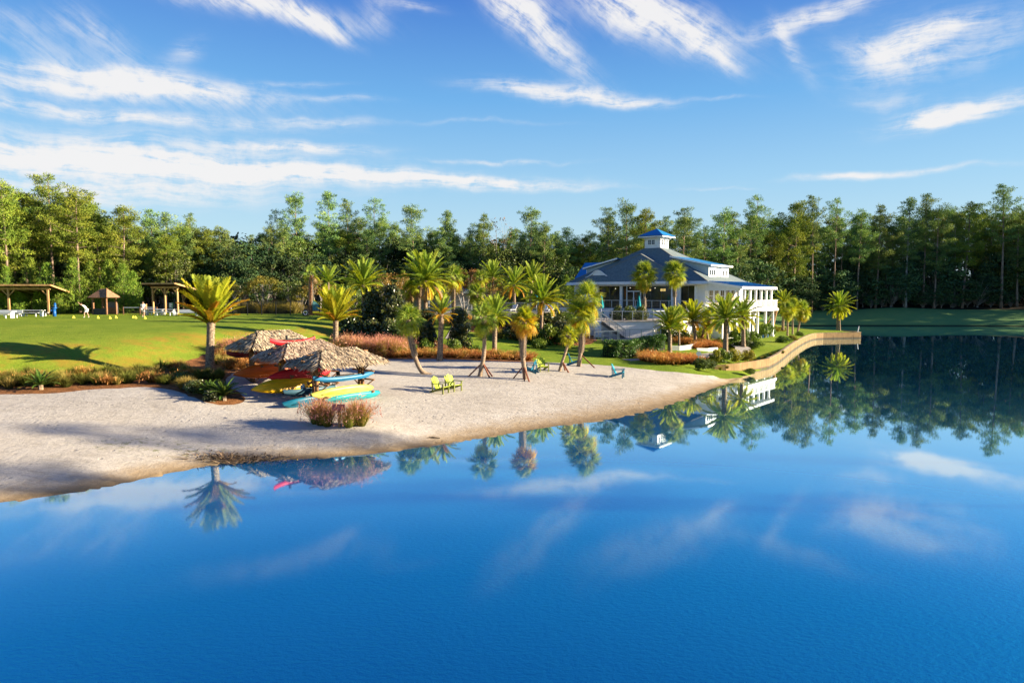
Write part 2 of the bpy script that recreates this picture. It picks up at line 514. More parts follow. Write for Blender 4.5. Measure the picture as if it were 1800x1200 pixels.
MULCH_TOP = W([(-260, 677, 1.9), (-120, 665, 1.95), (0, 661, 1.96), (80, 659, 1.98), (150, 655, 2.0), (210, 653, 2.0), (270, 646, 2.02), (330, 638, 2.08), (375, 626, 2.2), (420, 617, 2.35), (470, 612, 2.35), (520, 612, 2.3), (570, 611, 2.25), (620, 604, 2.2)])
HEDGE_TOP = W([(585, 598, 2.6), (610, 585, 2.85), (640, 575, 3.1), (700, 572, 3.1), (730, 580, 2.9), (770, 595, 2.4), (790, 606, 2.0), (830, 614, 1.8), (890, 620, 1.6), (940, 632, 1.38)])
def wob(pts, amp, seed):
    r = random.Random(seed)
    out = [pts[0]]
    for p in pts[1:-1]:
        out.append(p + Vector((r.uniform(-amp, amp), r.uniform(-amp, amp), 0)))
    return out + [pts[-1]]
SB = wob(resample(chaikin(SAND_BACK), SPC), .1, 3)
MT = wob(resample(chaikin(MULCH_TOP), SPC), .14, 4)
HT = wob(resample(chaikin(HEDGE_TOP), SPC), .12, 5)
POLE = wob(resample(chaikin([Vector(p) for p in [(-5.5, 71, 0), (-4, 79, 0), (1, 83, 0), (9, 82, 0), (9.5, 72, 0), (6.5, 66.5, 0), (2.5, 68, 0), (.5, 72, 0), (-2.5, 71, 0), (-5.5, 71, 0)]]), SPC), .1, 6)
FFB = resample([Vector(p) for p in [(-120, 40, 0), (-92, 91, 0), (-60, 95, 0), (-34, 98, 0), (-16, 104, 0), (5, 112, 0), (28, 122, 0), (46, 150, 0), (62, 159, 0), (90, 159.5, 0), (115, 157.5, 0), (128, 150, 0), (134, 138, 0), (136, 122, 0), (150, 110, 0), (166, 100, 0), (172, 60, 0), (170, 20, 0), (130, -12, 0)]], lambda p: 3.5)
BANKE = resample(chaikin([Vector(p) for p in [(48.6, 134, 0), (44, 136, 0), (38, 134, 0), (30, 124, 0)]]), lambda p: 1.5)

poly_sand = SB + [Vector((60, 40, 0)), Vector((0, 5, 0)), Vector((-60, 10, 0)), Vector((-60, 25, 0))]
poly_mulch = MT + HT + list(reversed([p for p in SB if p.x < HT[-1].x - .0]))[0:] + [Vector((-62, 26, 0))]
poly_pole = POLE
poly_forest = FFB + [Vector((400, -50, 0)), Vector((500, 600, 0)), Vector((-500, 600, 0)), Vector((-400, 40, 0))]
poly_bank = [Vector((p.x, p.y, 0)) for p in BANKE] + [Vector((30, 170, 0)), Vector((200, 200, 0)), Vector((260, 100, 0)), Vector((200, -100, 0)), Vector((-60, -140, 0)), Vector((-300, -100, 0)), Vector((-90, 0, 0)), Vector((-60, 10, 0)), Vector((-27, 17, 0)), Vector((60, 20, 0)), Vector((60, 125, 0))]

# constrained triangulation: every border is an edge, so each kind of ground is its own sheet
verts2, edges2 = [], []
def addline(pts, closed=False):
    b = len(verts2)
    verts2.extend([Vector((p.x, p.y)) for p in pts])
    for i in range(len(pts) - 1):
        edges2.append((b + i, b + i + 1))
    if closed:
        edges2.append((b + len(pts) - 1, b))
addline(LAKE, True)
for l in (SB, MT, HT, POLE, FFB, BANKE):
    addline(l)
addline([Vector((-420, -200, 0)), Vector((480, -200, 0)), Vector((480, 620, 0)), Vector((-420, 620, 0))], True)
_near = []
rr = np.random.default_rng(5)
r_ = 17.0
while r_ < 620:
    st = max(.45, min(22, r_ * .0145))
    if r_ > 125: st = max(st, 3.2)
    na = int(2 * PI * r_ / st)
    for i in range(na):
        a = 2 * PI * (i + rr.uniform(-.32, .32)) / na
        d = r_ + rr.uniform(-.3, .3) * st
        x, y = d * math.sin(a), d * math.cos(a)
        if abs(math.atan2(x, y)) > R(60) and (r_ < 60 or i % 3):
            if i % 6: continue
        _near.append((x, y))
    r_ += st * .9
_near = np.array(_near)
_near = _near[(_near[:, 0] > -410) & (_near[:, 0] < 470) & (_near[:, 1] > -190) & (_near[:, 1] < 610)]
_near = _near[~inside(_near, LAKE)]
verts2 += [Vector(p) for p in _near]
import time as _time
_t0 = _time.time()
ov, oe, of, _, _, _ = delaunay_2d_cdt(verts2, edges2, [], 0, 1e-4)
XY = np.array([(p.x, p.y) for p in ov])
FA = np.array([f for f in of if len(f) == 3])
cen = XY[FA].mean(1)
keep = ~inside(cen, LAKE)
FA, cen = FA[keep], cen[keep]
ZZ = heights(XY)
# shore vertices dip just under the water, wall line stays at wall height
shore = np.array([(p.x, p.y) for p in LAKE_A[:-2] + LAKE_B[4:]])
for i in range(0, len(XY), 3000):
    d = np.min(np.linalg.norm(XY[i:i + 3000, None] - shore[None], axis=2), axis=1)
    ZZ[i:i + 3000][d < .02] = -.05
    q = (d >= .02) & (ZZ[i:i + 3000] < .02)
    ZZ[i:i + 3000][q] = .02
# the strip of grass beside the start of the lake wall stays low and even
_w0 = LAKE_W[0]
_k = np.nonzero((np.hypot(XY[:, 0] - _w0.x, XY[:, 1] - _w0.y) < 12))[0]
_sh = np.array([(p.x, p.y) for p in LAKE_A[-24:] + LAKE_W[:9]])
_ds = np.min(np.linalg.norm(XY[_k][:, None] - _sh[None], axis=2), axis=1)
ZZ[_k] = np.minimum(ZZ[_k], .02 + .15 * _ds)
wl = np.array([(p.x, p.y) for p in LAKE_W])
d = np.min(np.linalg.norm(XY[:, None] - wl[None], axis=2), axis=1) if len(XY) < 60000 else np.full(len(XY), 9.)
ZZ[d < .02] = .82
for i, p in enumerate(LAKE_W[:9]):
    k = np.hypot(XY[:, 0] - p.x, XY[:, 1] - p.y) < .02
    ZZ[k] = (.0, .02, .04, .08, .14, .25, .4, .55, .7)[i]
zone = np.zeros(len(FA), int)                       # 0 lawn
zone[inside(cen, poly_bank)] = 4
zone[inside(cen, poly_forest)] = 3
zone[inside(cen, poly_mulch) | inside(cen, poly_pole)] = 2
zone[inside(cen, poly_sand)] = 1
print('terrain', len(XY), len(FA), 'cdt %.1fs' % (_time.time() - _t0))

# ------------------------------------------------------------------ ground materials
def m_sand():
    m, t, out = mat('beach sand')
    b = t.new('ShaderNodeBsdfPrincipled')
    g = t.new('ShaderNodeNewGeometry')
    pos = g.outputs['Position']
    sp = t.new('ShaderNodeSeparateXYZ'); t.l.new(pos, sp.inputs[0])
    big = t.noise(pos, .22, 4, .6)
    med = t.noise(pos, 1.6, 5, .65)
    col = t.ramp(t.m('ADD', t.m('MULTIPLY', big, .5), t.m('MULTIPLY', med, .5)), [(.3, (.37, .335, .275)), (.5, (.50, .46, .39)), (.72, (.58, .55, .48))])
    # footprints and raked scuffs: dark specks
    v = t.new('ShaderNodeTexVoronoi'); t.l.new(t.mapping(pos, (1.0, .8, 1)), v.inputs['Vector']); v.inputs['Scale'].default_value = 2.6; v.inputs['Randomness'].default_value = 1
    foot = t.m('MULTIPLY', t.m('SUBTRACT', 1.0, t.sstep(v.outputs['Distance'], .05, .26)), t.sstep(t.noise(pos, .35, 3, .6), .42, .6))
    col = t.mix(t.m('MULTIPLY', foot, .42), col, (.20, .18, .15))
    spk = t.new('ShaderNodeTexVoronoi'); t.l.new(pos, spk.inputs['Vector']); spk.inputs['Scale'].default_value = 5.5
    sp2 = t.m('MULTIPLY', t.m('SUBTRACT', 1.0, t.sstep(spk.outputs['Distance'], .06, .16)), t.sstep(t.noise(pos, .9, 4, .6), .50, .62))
    col = t.mix(t.m('MULTIPLY', sp2, .55), col, (.13, .105, .08))
    # drag marks and tyre tracks
    tr = t.noise(t.mapping(pos, (.35, 2.6, 1), (0, 0, R(14))), 1.1, 4, .6)
    col = t.mix(t.m('MULTIPLY', t.m('SUBTRACT', 1.0, t.sstep(t.m('ABSOLUTE', t.m('SUBTRACT', tr, .5)), .0, .022)), .35), col, (.24, .205, .16))
    # damp sand along the water's edge
    wet = t.m('SUBTRACT', 1.0, t.sstep(t.m('ADD', sp.outputs[2], t.m('MULTIPLY', t.m('SUBTRACT', med, .5), .22)), .04, .34))
    col = t.mix(t.m('MULTIPLY', wet, .85), col, (.34, .24, .125))
    wet2 = t.m('SUBTRACT', 1.0, t.sstep(t.m('ADD', sp.outputs[2], t.m('MULTIPLY', t.m('SUBTRACT', med, .5), .08)), .0, .11))
    col = t.mix(t.m('MULTIPLY', wet2, .8), col, (.17, .12, .065))
    # weeds creeping in the hollow near the left shore
    gz_ = t.new('ShaderNodeVectorMath', operation='DISTANCE')
    c = P(270, 785, .45)
    t.l.new(t.mapping(pos, (.32, 1.0, 0), loc=(-c.x * .32, -c.y, 0)), gz_.inputs[0]); gz_.inputs[1].default_value = (0, 0, 0)
    weed = t.m('MULTIPLY', t.m('SUBTRACT', 1.0, t.sstep(gz_.outputs['Value'], .3, 1.5)), t.sstep(t.noise(pos, 2.6, 6, .75), .52, .62))
    col = t.mix(t.m('MULTIPLY', weed, .8), col, (.12, .14, .03))
    t.l.new(col, b.inputs['Base Color'])
    b.inputs['Roughness'].default_value = .95
    b.inputs['Specular IOR Level'].default_value = .1
    bp = t.new('ShaderNodeBump'); bp.inputs['Strength'].default_value = .6; bp.inputs['Distance'].default_value = .09
    hgt = t.m('ADD', t.m('MULTIPLY', t.noise(pos, 3.2, 6, .72), .9), t.m('MULTIPLY', foot, -.35))
    hgt = t.m('ADD', hgt, t.m('MULTIPLY', t.noise(t.mapping(pos, (.9, 4.5, 1), (0, 0, .5)), 1.3, 3, .5), .35))
    t.l.new(hgt, bp.inputs['Height'])
    t.l.new(bp.outputs[0], b.inputs['Normal'])
    t.l.new(b.outputs[0], out.inputs[0])
    return m
def m_lawn(name, stops, yel=None, bump=.5, mow=True):
    m, t, out = mat(name)
    b = t.new('ShaderNodeBsdfPrincipled')
    g = t.new('ShaderNodeNewGeometry')
    pos = g.outputs['Position']
    big = t.noise(pos, .09, 4, .6)
    med = t.noise(pos, .7, 6, .7)
    fin = t.noise(pos, 9, 4, .7)
    f = t.m('ADD', t.m('ADD', t.m('MULTIPLY', big, .36), t.m('MULTIPLY', med, .36)), t.m('MULTIPLY', fin, .28))
    col = t.ramp(f, stops)
    if not yel:
        sp = t.new('ShaderNodeSeparateXYZ'); t.l.new(pos, sp.inputs[0])
        mud = t.m('SUBTRACT', 1.0, t.sstep(sp.outputs[2], .10, .28))
        col = t.mix(t.m('MULTIPLY', mud, .9), col, (.018, .022, .014))
    if yel:
        sp = t.new('ShaderNodeSeparateXYZ'); t.l.new(pos, sp.inputs[0])
        # dry turf on the slope below the playing field
        slope = t.new('ShaderNodeSeparateXYZ'); t.l.new(g.outputs['True Normal'], slope.inputs[0])
        dry = t.m('MULTIPLY', t.m('SUBTRACT', 1.0, t.sstep(slope.outputs[2], .985, .9985)), t.sstep(t.noise(pos, .55, 6, .72), .40, .62))
        dry = t.m('MULTIPLY', dry, t.m('SUBTRACT', 1.0, t.sstep(sp.outputs[0], -16, -8)))
        col = t.mix(t.m('MULTIPLY', dry, .8), col, yel)
    t.l.new(col, b.inputs['Base Color'])
    b.inputs['Roughness'].default_value = .9
    b.inputs['Specular IOR Level'].default_value = .08
    bp = t.new('ShaderNodeBump'); bp.inputs['Strength'].default_value = bump; bp.inputs['Distance'].default_value = .06
    t.l.new(t.m('ADD', t.noise(pos, 6, 5, .8), t.m('MULTIPLY', med, .6)), bp.inputs['Height'])
    t.l.new(bp.outputs[0], b.inputs['Normal'])
    t.l.new(b.outputs[0], out.inputs[0])
    return m
M_SAND = m_sand()
M_LAWN = m_lawn('lawn turf', [(.34, (.095, .165, .012)), (.5, (.185, .265, .022)), (.66, (.30, .335, .036))], (.33, .215, .03), .9)
M_BANK = m_lawn('far bank turf', [(.3, (.12, .25, .08)), (.5, (.19, .35, .11)), (.7, (.28, .38, .12))])
M_MULCH = plain('pine straw', (.27, .12, .045), .95, .35, 3.5, .9, 14, .1)
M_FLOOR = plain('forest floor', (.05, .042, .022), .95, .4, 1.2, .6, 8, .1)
def sheet(name, zi, m, kind='structure'):
    F = FA[zone == zi]
    ids = np.unique(F)
    mp = np.full(len(XY), -1); mp[ids] = np.arange(len(ids))
    V = np.column_stack([XY[ids], ZZ[ids]])
    me = bpy.data.meshes.new(name)
    me.from_pydata(V.tolist(), [], mp[F].tolist())
    me.materials.append(m)
    me.polygons.foreach_set('use_smooth', [True] * len(me.polygons))
    me.update()
    return tag(link(name, me), kind=kind)
sheet('lawn', 0, M_LAWN)
sheet('beach', 1, M_SAND)
sheet('pine_straw_bed', 2, M_MULCH)
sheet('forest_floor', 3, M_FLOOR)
sheet('grass_bank', 4, M_BANK)

# ------------------------------------------------------------------ lake
def m_water():
    m, t, out = mat('lake water')
    g = t.new('ShaderNodeNewGeometry')
    pos = g.outputs['Position']
    bp = t.new('ShaderNodeBump'); bp.inputs['Strength'].default_value = .03; bp.inputs['Distance'].default_value = .006
    t.l.new(t.m('ADD', t.noise(pos, 7, 3, .6), t.m('MULTIPLY', t.noise(pos, .8, 2, .5), .8)), bp.inputs['Height'])
    gl = t.new('ShaderNodeBsdfGlossy'); gl.inputs['Roughness'].default_value = .0
    gl.inputs['Color'].default_value = (.84, .97, 1.0, 1)
    t.l.new(bp.outputs[0], gl.inputs['Normal'])
    # deep blue reflection painted in: a rough gloss tinted by view angle, blurring clouds
    df = t.new('ShaderNodeBsdfGlossy'); df.inputs['Roughness'].default_value = .42; df.inputs['Color'].default_value = (.022, .46, .66, 1)
    lw = t.new('ShaderNodeLayerWeight'); lw.inputs['Blend'].default_value = .5
    t.l.new(t.ramp(lw.outputs['Facing'], [(.50, (.016, .35, .62)), (.62, (.024, .46, .76)), (.72, (.045, .58, .93))]), df.inputs['Color'])
    bp2 = t.new('ShaderNodeBump'); bp2.inputs['Strength'].default_value = .55; bp2.inputs['Distance'].default_value = .05
    t.l.new(t.m('ADD', t.noise(t.mapping(pos, (1.0, 1.6, 1)), 6, 4, .65), t.m('MULTIPLY', t.noise(pos, .35, 3, .6), .5)), bp2.inputs['Height'])
    t.l.new(bp2.outputs[0], df.inputs['Normal'])
    # facing: 0 head-on .. 1 grazing (1 - cos)
    t.l.new(t.ramp(lw.outputs['Facing'], [(.66, .05), (.74, .028), (.82, .010), (.88, .0)]), gl.inputs['Roughness'])
    f = t.ramp(lw.outputs['Facing'], [(.52, .02), (.61, .03), (.66, .10), (.71, .32), (.76, .60), (.82, .87), (.90, .97)])
    mx = t.new('ShaderNodeMixShader')
    t.l.new(f, mx.inputs[0]); t.l.new(df.outputs[0], mx.inputs[1]); t.l.new(gl.outputs[0], mx.inputs[2])
    t.l.new(mx.outputs[0], out.inputs[0])
    return m
wb = MB()
wb.add([(-90, -60, 0), (230, -60, 0), (230, 150, 0), (-90, 150, 0)], [(0, 1, 2, 3)])
tag(wb.obj('lake', m_water()), kind='structure')
# ------------------------------------------------------------------ plant materials
G_PALM = foliage('palm green', [(0, (.07, .125, .016)), (.5, (.20, .29, .032)), (1, (.40, .46, .06))], .35)
G_YEL = foliage('palm yellow green', [(0, (.12, .17, .012)), (.5, (.32, .37, .022)), (1, (.54, .49, .035))], .4)
G_ORG = foliage('palm orange', [(0, (.20, .11, .012)), (.5, (.48, .27, .02)), (1, (.60, .36, .04))], .4)
G_DEAD = foliage('dead frond', [(0, (.16, .09, .04)), (1, (.34, .22, .11))], .15)
G_SABAL = foliage('sabal green', [(0, (.07, .13, .018)), (.5, (.20, .29, .036)), (1, (.42, .46, .08))], .35)
M_TRUNK = plain('palm trunk', (.30, .225, .155), .9, .5, 9, .9, 16, .1)
M_TRUNKS = plain('smooth palm trunk', (.34, .25, .17), .85, .4, 5, .6, 10, .1, stretch=(1, 1, 5))
M_TRUNKO = plain('rusty palm trunk', (.26, .115, .055), .9, .4, 8, .7, 14, .1)
M_BOOT = plain('old leaf bases', (.36, .29, .22), .85, .3, 8, .4, 20, .1)
M_STAKE = plain('red brown stake', (.20, .075, .045), .8, .25, 6, .2, 20, .2)

# ------------------------------------------------------------------ palm fronds, unit length along +X, drooping towards -Z
def frond_mesh(name, droop, m, seed, lw=.0145, npair=40, llen=.21, lift=.45):
    r = random.Random(seed)
    tris, tint = [], []
    N = npair
    pts = []
    p = Vector((0, 0, 0)); a = 0.0
    steps = 14
    for i in range(steps + 1):
        pts.append((p.copy(), a))
        da = droop * (0.35 + 1.3 * i / steps) / steps
        p = p + Vector((math.cos(a), 0, -math.sin(a))) / steps
        a += da
    def at(t):
        f = t * steps; i = min(int(f), steps - 1); k = f - i
        return pts[i][0].lerp(pts[i + 1][0], k), pts[i][1] * (1 - k) + pts[i + 1][1] * k
    # rachis
    for i in range(steps):
        a0, a1 = pts[i][0], pts[i + 1][0]
        w0 = .016 * (1 - i / steps) + .003; w1 = .016 * (1 - (i + 1) / steps) + .003
        Y = Vector((0, 1, 0))
        tris += [(a0 - Y * w0, a0 + Y * w0, a1 + Y * w1), (a0 - Y * w0, a1 + Y * w1, a1 - Y * w1)]
        tint += [.85, .85]
    for i in range(N):
        t = .12 + .88 * (i + r.uniform(-.2, .2)) / N
        t = min(t, .995)
        c, ang = at(t)
        X = Vector((math.cos(ang), 0, -math.sin(ang))); Zl = Vector((math.sin(ang), 0, math.cos(ang)))
        L = llen * (math.sin(PI * (t * .80 + .14)) ** .7) * r.uniform(.85, 1.1)
        for s in (-1, 1):
            fw = r.uniform(.55, .85)
            d = (X * fw + Vector((0, s, 0)) * .8 + Zl * (lift + r.uniform(-.15, .15))).normalized()
            tip = c + d * L + Vector((0, 0, -1)) * L * L * 1.1
            b0 = c - X * lw; b1 = c + X * lw
            mid = c + d * L * .55 + Vector((0, 0, -.1 * L * L))
            q = X * lw * 1.1
            tris += [(b0, b1, mid + q * .8), (b0, mid + q * .8, mid - q * .8), (mid - q * .8, mid + q * .8, tip)]
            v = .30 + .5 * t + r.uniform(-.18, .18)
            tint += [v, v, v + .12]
    return tri_mesh(name, [[tuple(q) for q in t] for t in tris], m, np.clip(tint, 0, 1))

def fan_mesh(name, droop, m, seed, nseg=28):
    """costapalmate leaf: stalk then a drooping fan, unit length along +X"""
    r = random.Random(seed)
    tris, tint = [], []
    Y = Vector((0, 1, 0))
    p = Vector((0, 0, 0)); a = -.1
    st = [p.copy()]
    for i in range(6):
        p = p + Vector((math.cos(a), 0, -math.sin(a))) * (.48 / 6)
        a += droop * .5 / 6
        st.append(p.copy())
    for i in range(6):
        w = .012
        tris += [(st[i] - Y * w, st[i] + Y * w, st[i + 1] + Y * w), (st[i] - Y * w, st[i + 1] + Y * w, st[i + 1] - Y * w)]
        tint += [.7, .7]
    X = Vector((math.cos(a), 0, -math.sin(a))); Z = Vector((math.sin(a), 0, math.cos(a)))
    for i in range(nseg):
        th = R(-128 + 256 * (i + .5) / nseg)
        L = (.52 - .16 * (abs(th) / R(128)) ** 2) * r.uniform(.9, 1.08)
        base = p + X * .10 * (1 - abs(th) / R(128))
        d = X * math.cos(th) + Y * math.sin(th) + Z * (.22 * math.cos(2 * th) + r.uniform(-.06, .06))
        d.normalize()
        pr = Vector((0, 0, 1)).cross(d).normalized()
        m1 = base + d * L * .5
        tip = base + d * L - Vector((0, 0, 1)) * L * (.28 + .35 * droop * r.uniform(.6, 1.2)) * .8
        w = .021
        tris += [(base, m1 + pr * w, m1 - pr * w), (m1 - pr * w, m1 + pr * w, tip)]
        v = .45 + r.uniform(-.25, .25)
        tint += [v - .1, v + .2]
    return tri_mesh(name, [[tuple(q) for q in t] for t in tris], m, np.clip(tint, 0, 1))

FR = {}
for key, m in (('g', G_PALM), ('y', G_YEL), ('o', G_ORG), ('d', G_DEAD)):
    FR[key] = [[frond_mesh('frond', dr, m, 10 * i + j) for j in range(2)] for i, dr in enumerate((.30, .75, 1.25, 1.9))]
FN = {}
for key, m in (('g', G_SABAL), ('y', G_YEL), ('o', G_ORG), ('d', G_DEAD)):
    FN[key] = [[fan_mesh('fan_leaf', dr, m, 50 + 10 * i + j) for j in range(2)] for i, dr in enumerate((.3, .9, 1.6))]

def trunk_curve(pts, it=2):
    return chaikin([Vector(p) for p in pts], it)
def trunk_mesh(path, r0, r1, scale_h=.16, amp=.10, flare=.25, n=14):
    """trunk with raised diamond leaf scars"""
    r0, r1 = r0 * .86, r1 * .88
    b = MB()
    tot = sum((b_ - a_).length for a_, b_ in zip(path[:-1], path[1:]))
    pts = resample(path, lambda p: .055 if tot < 9 else .08)
    k = len(pts)
    V = []
    s = 0.0
    for i, p in enumerate(pts):
        if i: s += (p - pts[i - 1]).length
        t = s / max(tot, .01)
        tg = (pts[min(i + 1, k - 1)] - pts[max(i - 1, 0)]).normalized()
        x = tg.cross(Vector((0.05, 1, 0.02))).normalized(); y = x.cross(tg)
        rad = r0 + (r1 - r0) * t
        rad *= 1 + flare * math.exp(-s / .22) + .12 * math.exp(-((t - 1) / .1) ** 2)
        for j in range(n):
            a = 2 * PI * j / n
            ph = (s / scale_h + (j * 7 / n)) % 1.0
            ph2 = (s / scale_h - (j * 7 / n)) % 1.0
            bump = (1 - abs(2 * ph - 1)) * (1 - abs(2 * ph2 - 1))
            rr_ = rad * (1 + amp * (2.2 * bump - .4))
            V.append(tuple(p + (x * math.cos(a) + y * math.sin(a)) * rr_))
    b.grid(V, k, n, True)
    return b

def put_frond(parent, me, loc, az, elev, L, roll=0.0, name='frond'):
    o = link(name, me, parent)
    o.location = loc
    # local +X swung to azimuth az and raised by elev
    o.rotation_euler = (Matrix.Rotation(az, 3, 'Z') @ Matrix.Rotation(-elev, 3, 'Y') @ Matrix.Rotation(roll, 3, 'X')).to_euler()
    o.scale = (L, L, L)
    return o

def date_palm(label, base, top, L, n=44, mixc='g' * 7 + 'y' * 3, r0=.24, r1=.20, spread=(8, 82), via=None, name='date_palm', group=None, low=None, mt=None, amp=.12, droopk=1.0, clump=None):
    """feather palm; base and top are world points"""
    t = thing(name, label, 'palm tree', base, 0, group)
    b = Vector(base)
    path = [Vector((0, 0, -.15))] + [Vector(v) - b for v in (via or [])] + [Vector(top) - b]
    trunk_mesh(trunk_curve(path, 2), r0, r1, amp=amp).obj('trunk', mt or M_TRUNK, t, True)
    c = Vector(top) - b
    n = int(n * .86)
    for i in range(n):
        k = (i + .5) / n                     # 0 youngest, upright .. 1 oldest, lowest
        el = R(spread[1] + (spread[0] - spread[1]) * k ** .85 + rnd.uniform(-6, 6))
        az = i * 2.39996 + rnd.uniform(-.2, .2)
        key = mixc[min(int(k * len(mixc)), len(mixc) - 1)]
        if low and k > .86: key = rnd.choice(low)
        dv = min(3, max(0, int((.25 + 2.6 * k) * droopk + rnd.uniform(-.4, .4))))
        Lk = L * (.80 + .3 * math.sin(PI * min(1, k + .25))) * rnd.uniform(.9, 1.06)
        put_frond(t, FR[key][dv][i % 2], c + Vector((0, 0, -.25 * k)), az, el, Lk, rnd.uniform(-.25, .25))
    return t

def boots_mesh(path, r, s0, s1, dens=1.0, L=.22):
    """criss-cross stubs of old leaf bases along a stretch of trunk"""
    tris = []
    tot = sum((b_ - a_).length for a_, b_ in zip(path[:-1], path[1:]))
    pts = resample(path, lambda p: .09)
    k = len(pts)
    for i, p in enumerate(pts):
        t = i / max(1, k - 1)
        if t < s0 or t > s1: continue
        tg = (pts[min(i + 1, k - 1)] - pts[max(i - 1, 0)]).normalized()
        x = tg.cross(Vector((0.05, 1, 0.02))).normalized(); y = x.cross(tg)
        for j in range(5):
            a = 2 * PI * (j / 5) + i * 1.25
            o = x * math.cos(a) + y * math.sin(a); sd = -x * math.sin(a) + y * math.cos(a)
            l = L * rnd.uniform(.7, 1.3)
            for sg in (-1, 1):
                a0 = p + o * r * .95 + sd * sg * .05
                tip = p + o * (r + l * .5) + tg * l + sd * sg * .09
                wv = sd * .035
                tris.append((a0 - wv, a0 + wv, tip))
                tris.append((a0 - wv + o * .02, tip, a0 + wv + o * .03))
    return tri_mesh('leaf_base', [[tuple(q) for q in t] for t in tris], M_BOOT, np.full(len(tris), .5))

def sabal_palm(label, base, top, L, n=40, mixc='g' * 7 + 'y' * 3, r0=.17, r1=.14, via=None, group=None, stakes=None, boots=(.55, 1.0), elev=(-55, 85), low=None, mt=None, dense=1.0, heads=None):
    t = thing('cabbage_palm', label, 'palm tree', base, 0, group)
    b = Vector(base)
    path = trunk_curve([Vector((0, 0, -.15))] + [Vector(v) - b for v in (via or [])] + [Vector(top) - b], 3)
    trunk_mesh(path, r0, r1, scale_h=.12, amp=.04, flare=.35).obj('trunk', mt or M_TRUNKS, t, True)
    if boots:
        tag(link('leaf_base', boots_mesh(path, (r0 + r1) / 2, *boots), t), kind='stuff')
    cs = [Vector(top) - b] + [Vector(h) - b for h in (heads or [])]
    for c in cs:
        for i in range(n):
            k = (i + .5) / n
            el = R(elev[1] + (elev[0] - elev[1]) * k + rnd.uniform(-8, 8))
            az = i * 2.39996 + rnd.uniform(-.25, .25)
            key = mixc[min(int(k * len(mixc)), len(mixc) - 1)]
            if low and k > .8: key = rnd.choice(low)
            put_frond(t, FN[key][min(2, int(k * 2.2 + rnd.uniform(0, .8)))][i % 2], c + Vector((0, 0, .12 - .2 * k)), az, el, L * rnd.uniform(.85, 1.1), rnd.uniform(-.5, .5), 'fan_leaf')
    if stakes:
        for (sx, sy, h) in stakes:
            q = Vector((sx, sy, 0)) + b
            q.z = gz(q.x, q.y) - .08
            a = None
            for p in path:
                if p.z >= h: a = p; break
            m = MB(); m.beam(q - b, a, .085)
            m.obj('stake', M_STAKE, t)
    return t

def bt(px, py, tx, ty, lean=0.0, zg=2.0):
    """base on the ground under one pixel, trunk top over it at another"""
    b = ground(px, py, zg)
    return b, AT(tx, ty, b.y + lean)
def plen(base, px):
    return px / FPX * math.hypot(base.y, 0) 

# feather palms -----------------------------------------------------
def D(label, base, top, rpx, y=None, **kw):
    if y is None:
        b, t = bt(*base, *top)
    else:
        t = AT(*top, y); b = AT(*base, y)
    return date_palm(label, b, t, plen(b, rpx) * (.80 if base[0] > 600 and base[0] != 1476 else .86), **kw)
def S(label, base, top, rpx, y=None, via=None, **kw):
    if y is None:
        b, t = bt(*base, *top)
    else:
        t = AT(*top, y); b = AT(*base, y)
    v = [AT(*q, b.y) for q in via] if via else None
    return sabal_palm(label, b, t, plen(b, rpx) * .92, via=v, **kw)

D('tall yellow-green date palm with upswept fronds alone left of the thatched huts', (368, 656), (371, 566), 92, n=58, mixc='ggyyyyoyyo', r0=.29, r1=.24, spread=(33, 87), droopk=.5)
D('yellow date palm with upswept fronds on the lawn behind the thatched huts', (590, 611), (590, 562), 68, n=50, mixc='gyyyyyyyoy', r0=.27, r1=.22, spread=(26, 85), droopk=.55)
D('date palm with arching green fronds in front of the dark shrubs left of the hedge', (640, 560), (638, 500), 56, y=66, n=46, mixc='gggyyggyyy', r0=.22, r1=.18, spread=(-5, 84))
D('small date palm behind the lawn with only its green head showing', (577, 552), (577, 496), 38, y=92, n=30, mixc='gggggg', r0=.2, r1=.17, spread=(0, 80))
D('largest date palm of the grove with orange lower fronds and twin trunks', (748, 560), (748, 493), 66, y=72, n=64, mixc='ggggggyyyy', r0=.22, r1=.2, spread=(-28, 86), low='ooyd')
D('date palm with thick trunk at the back of the beach and few orange arching fronds', (773, 633), (776, 552), 42, n=26, mixc='gggyyoooood', r0=.26, r1=.2, spread=(-12, 84), low='oo')
D('date palm with green fan of fronds between the beach palms and the grass slope', (869, 619), (870, 556), 48, n=46, mixc='ggggggyyyo', r0=.24, r1=.2, spread=(-8, 84), low='oyg')
D('date palm with long arching fronds on the shrubby slope beside the pool', (951, 590), (953, 528), 58, n=48, mixc='ggggyyyyyo', r0=.2, r1=.16, spread=(-24, 85), low='oy')
D('date palm with V shaped crown in front of the white terrace corner', (1177, 619), (1178, 575), 50, n=44, mixc='ggggyyggyy', r0=.24, r1=.18, spread=(12, 84), droopk=.8)
D('yellow-green date palm against the white house wall beside the V shaped one', (1222, 598), (1217, 562), 46, y=73, n=48, mixc='gyyyyyyyoo', r0=.2, r1=.17, spread=(-12, 86), via=[AT(1222, 585, 73)])
D('broad dark green date palm standing alone by the curved path', (1275, 626), (1276, 559), 56, n=52, mixc='ggggggggyy', r0=.27, r1=.22, spread=(-24, 84))
D('date palm with yellow drooping fronds between the path and the balcony', (1307, 607), (1306, 555), 44, y=72, n=48, mixc='ggggyyyyyy', r0=.24, r1=.19, spread=(-28, 82))
D('date palm at the back of the small clump beyond the balcony', (1376, 578), (1378, 531), 28, y=100, n=44, mixc='gggyyyyyyy', r0=.2, r1=.17, spread=(-35, 86))
tip = D('double-stemmed date palm alone at the end of the walled point', (1476, 581), (1475, 538), 33, n=60, mixc='ggggggyyyy', r0=.17, r1=.15, spread=(-48, 86))
b_ = tip.location
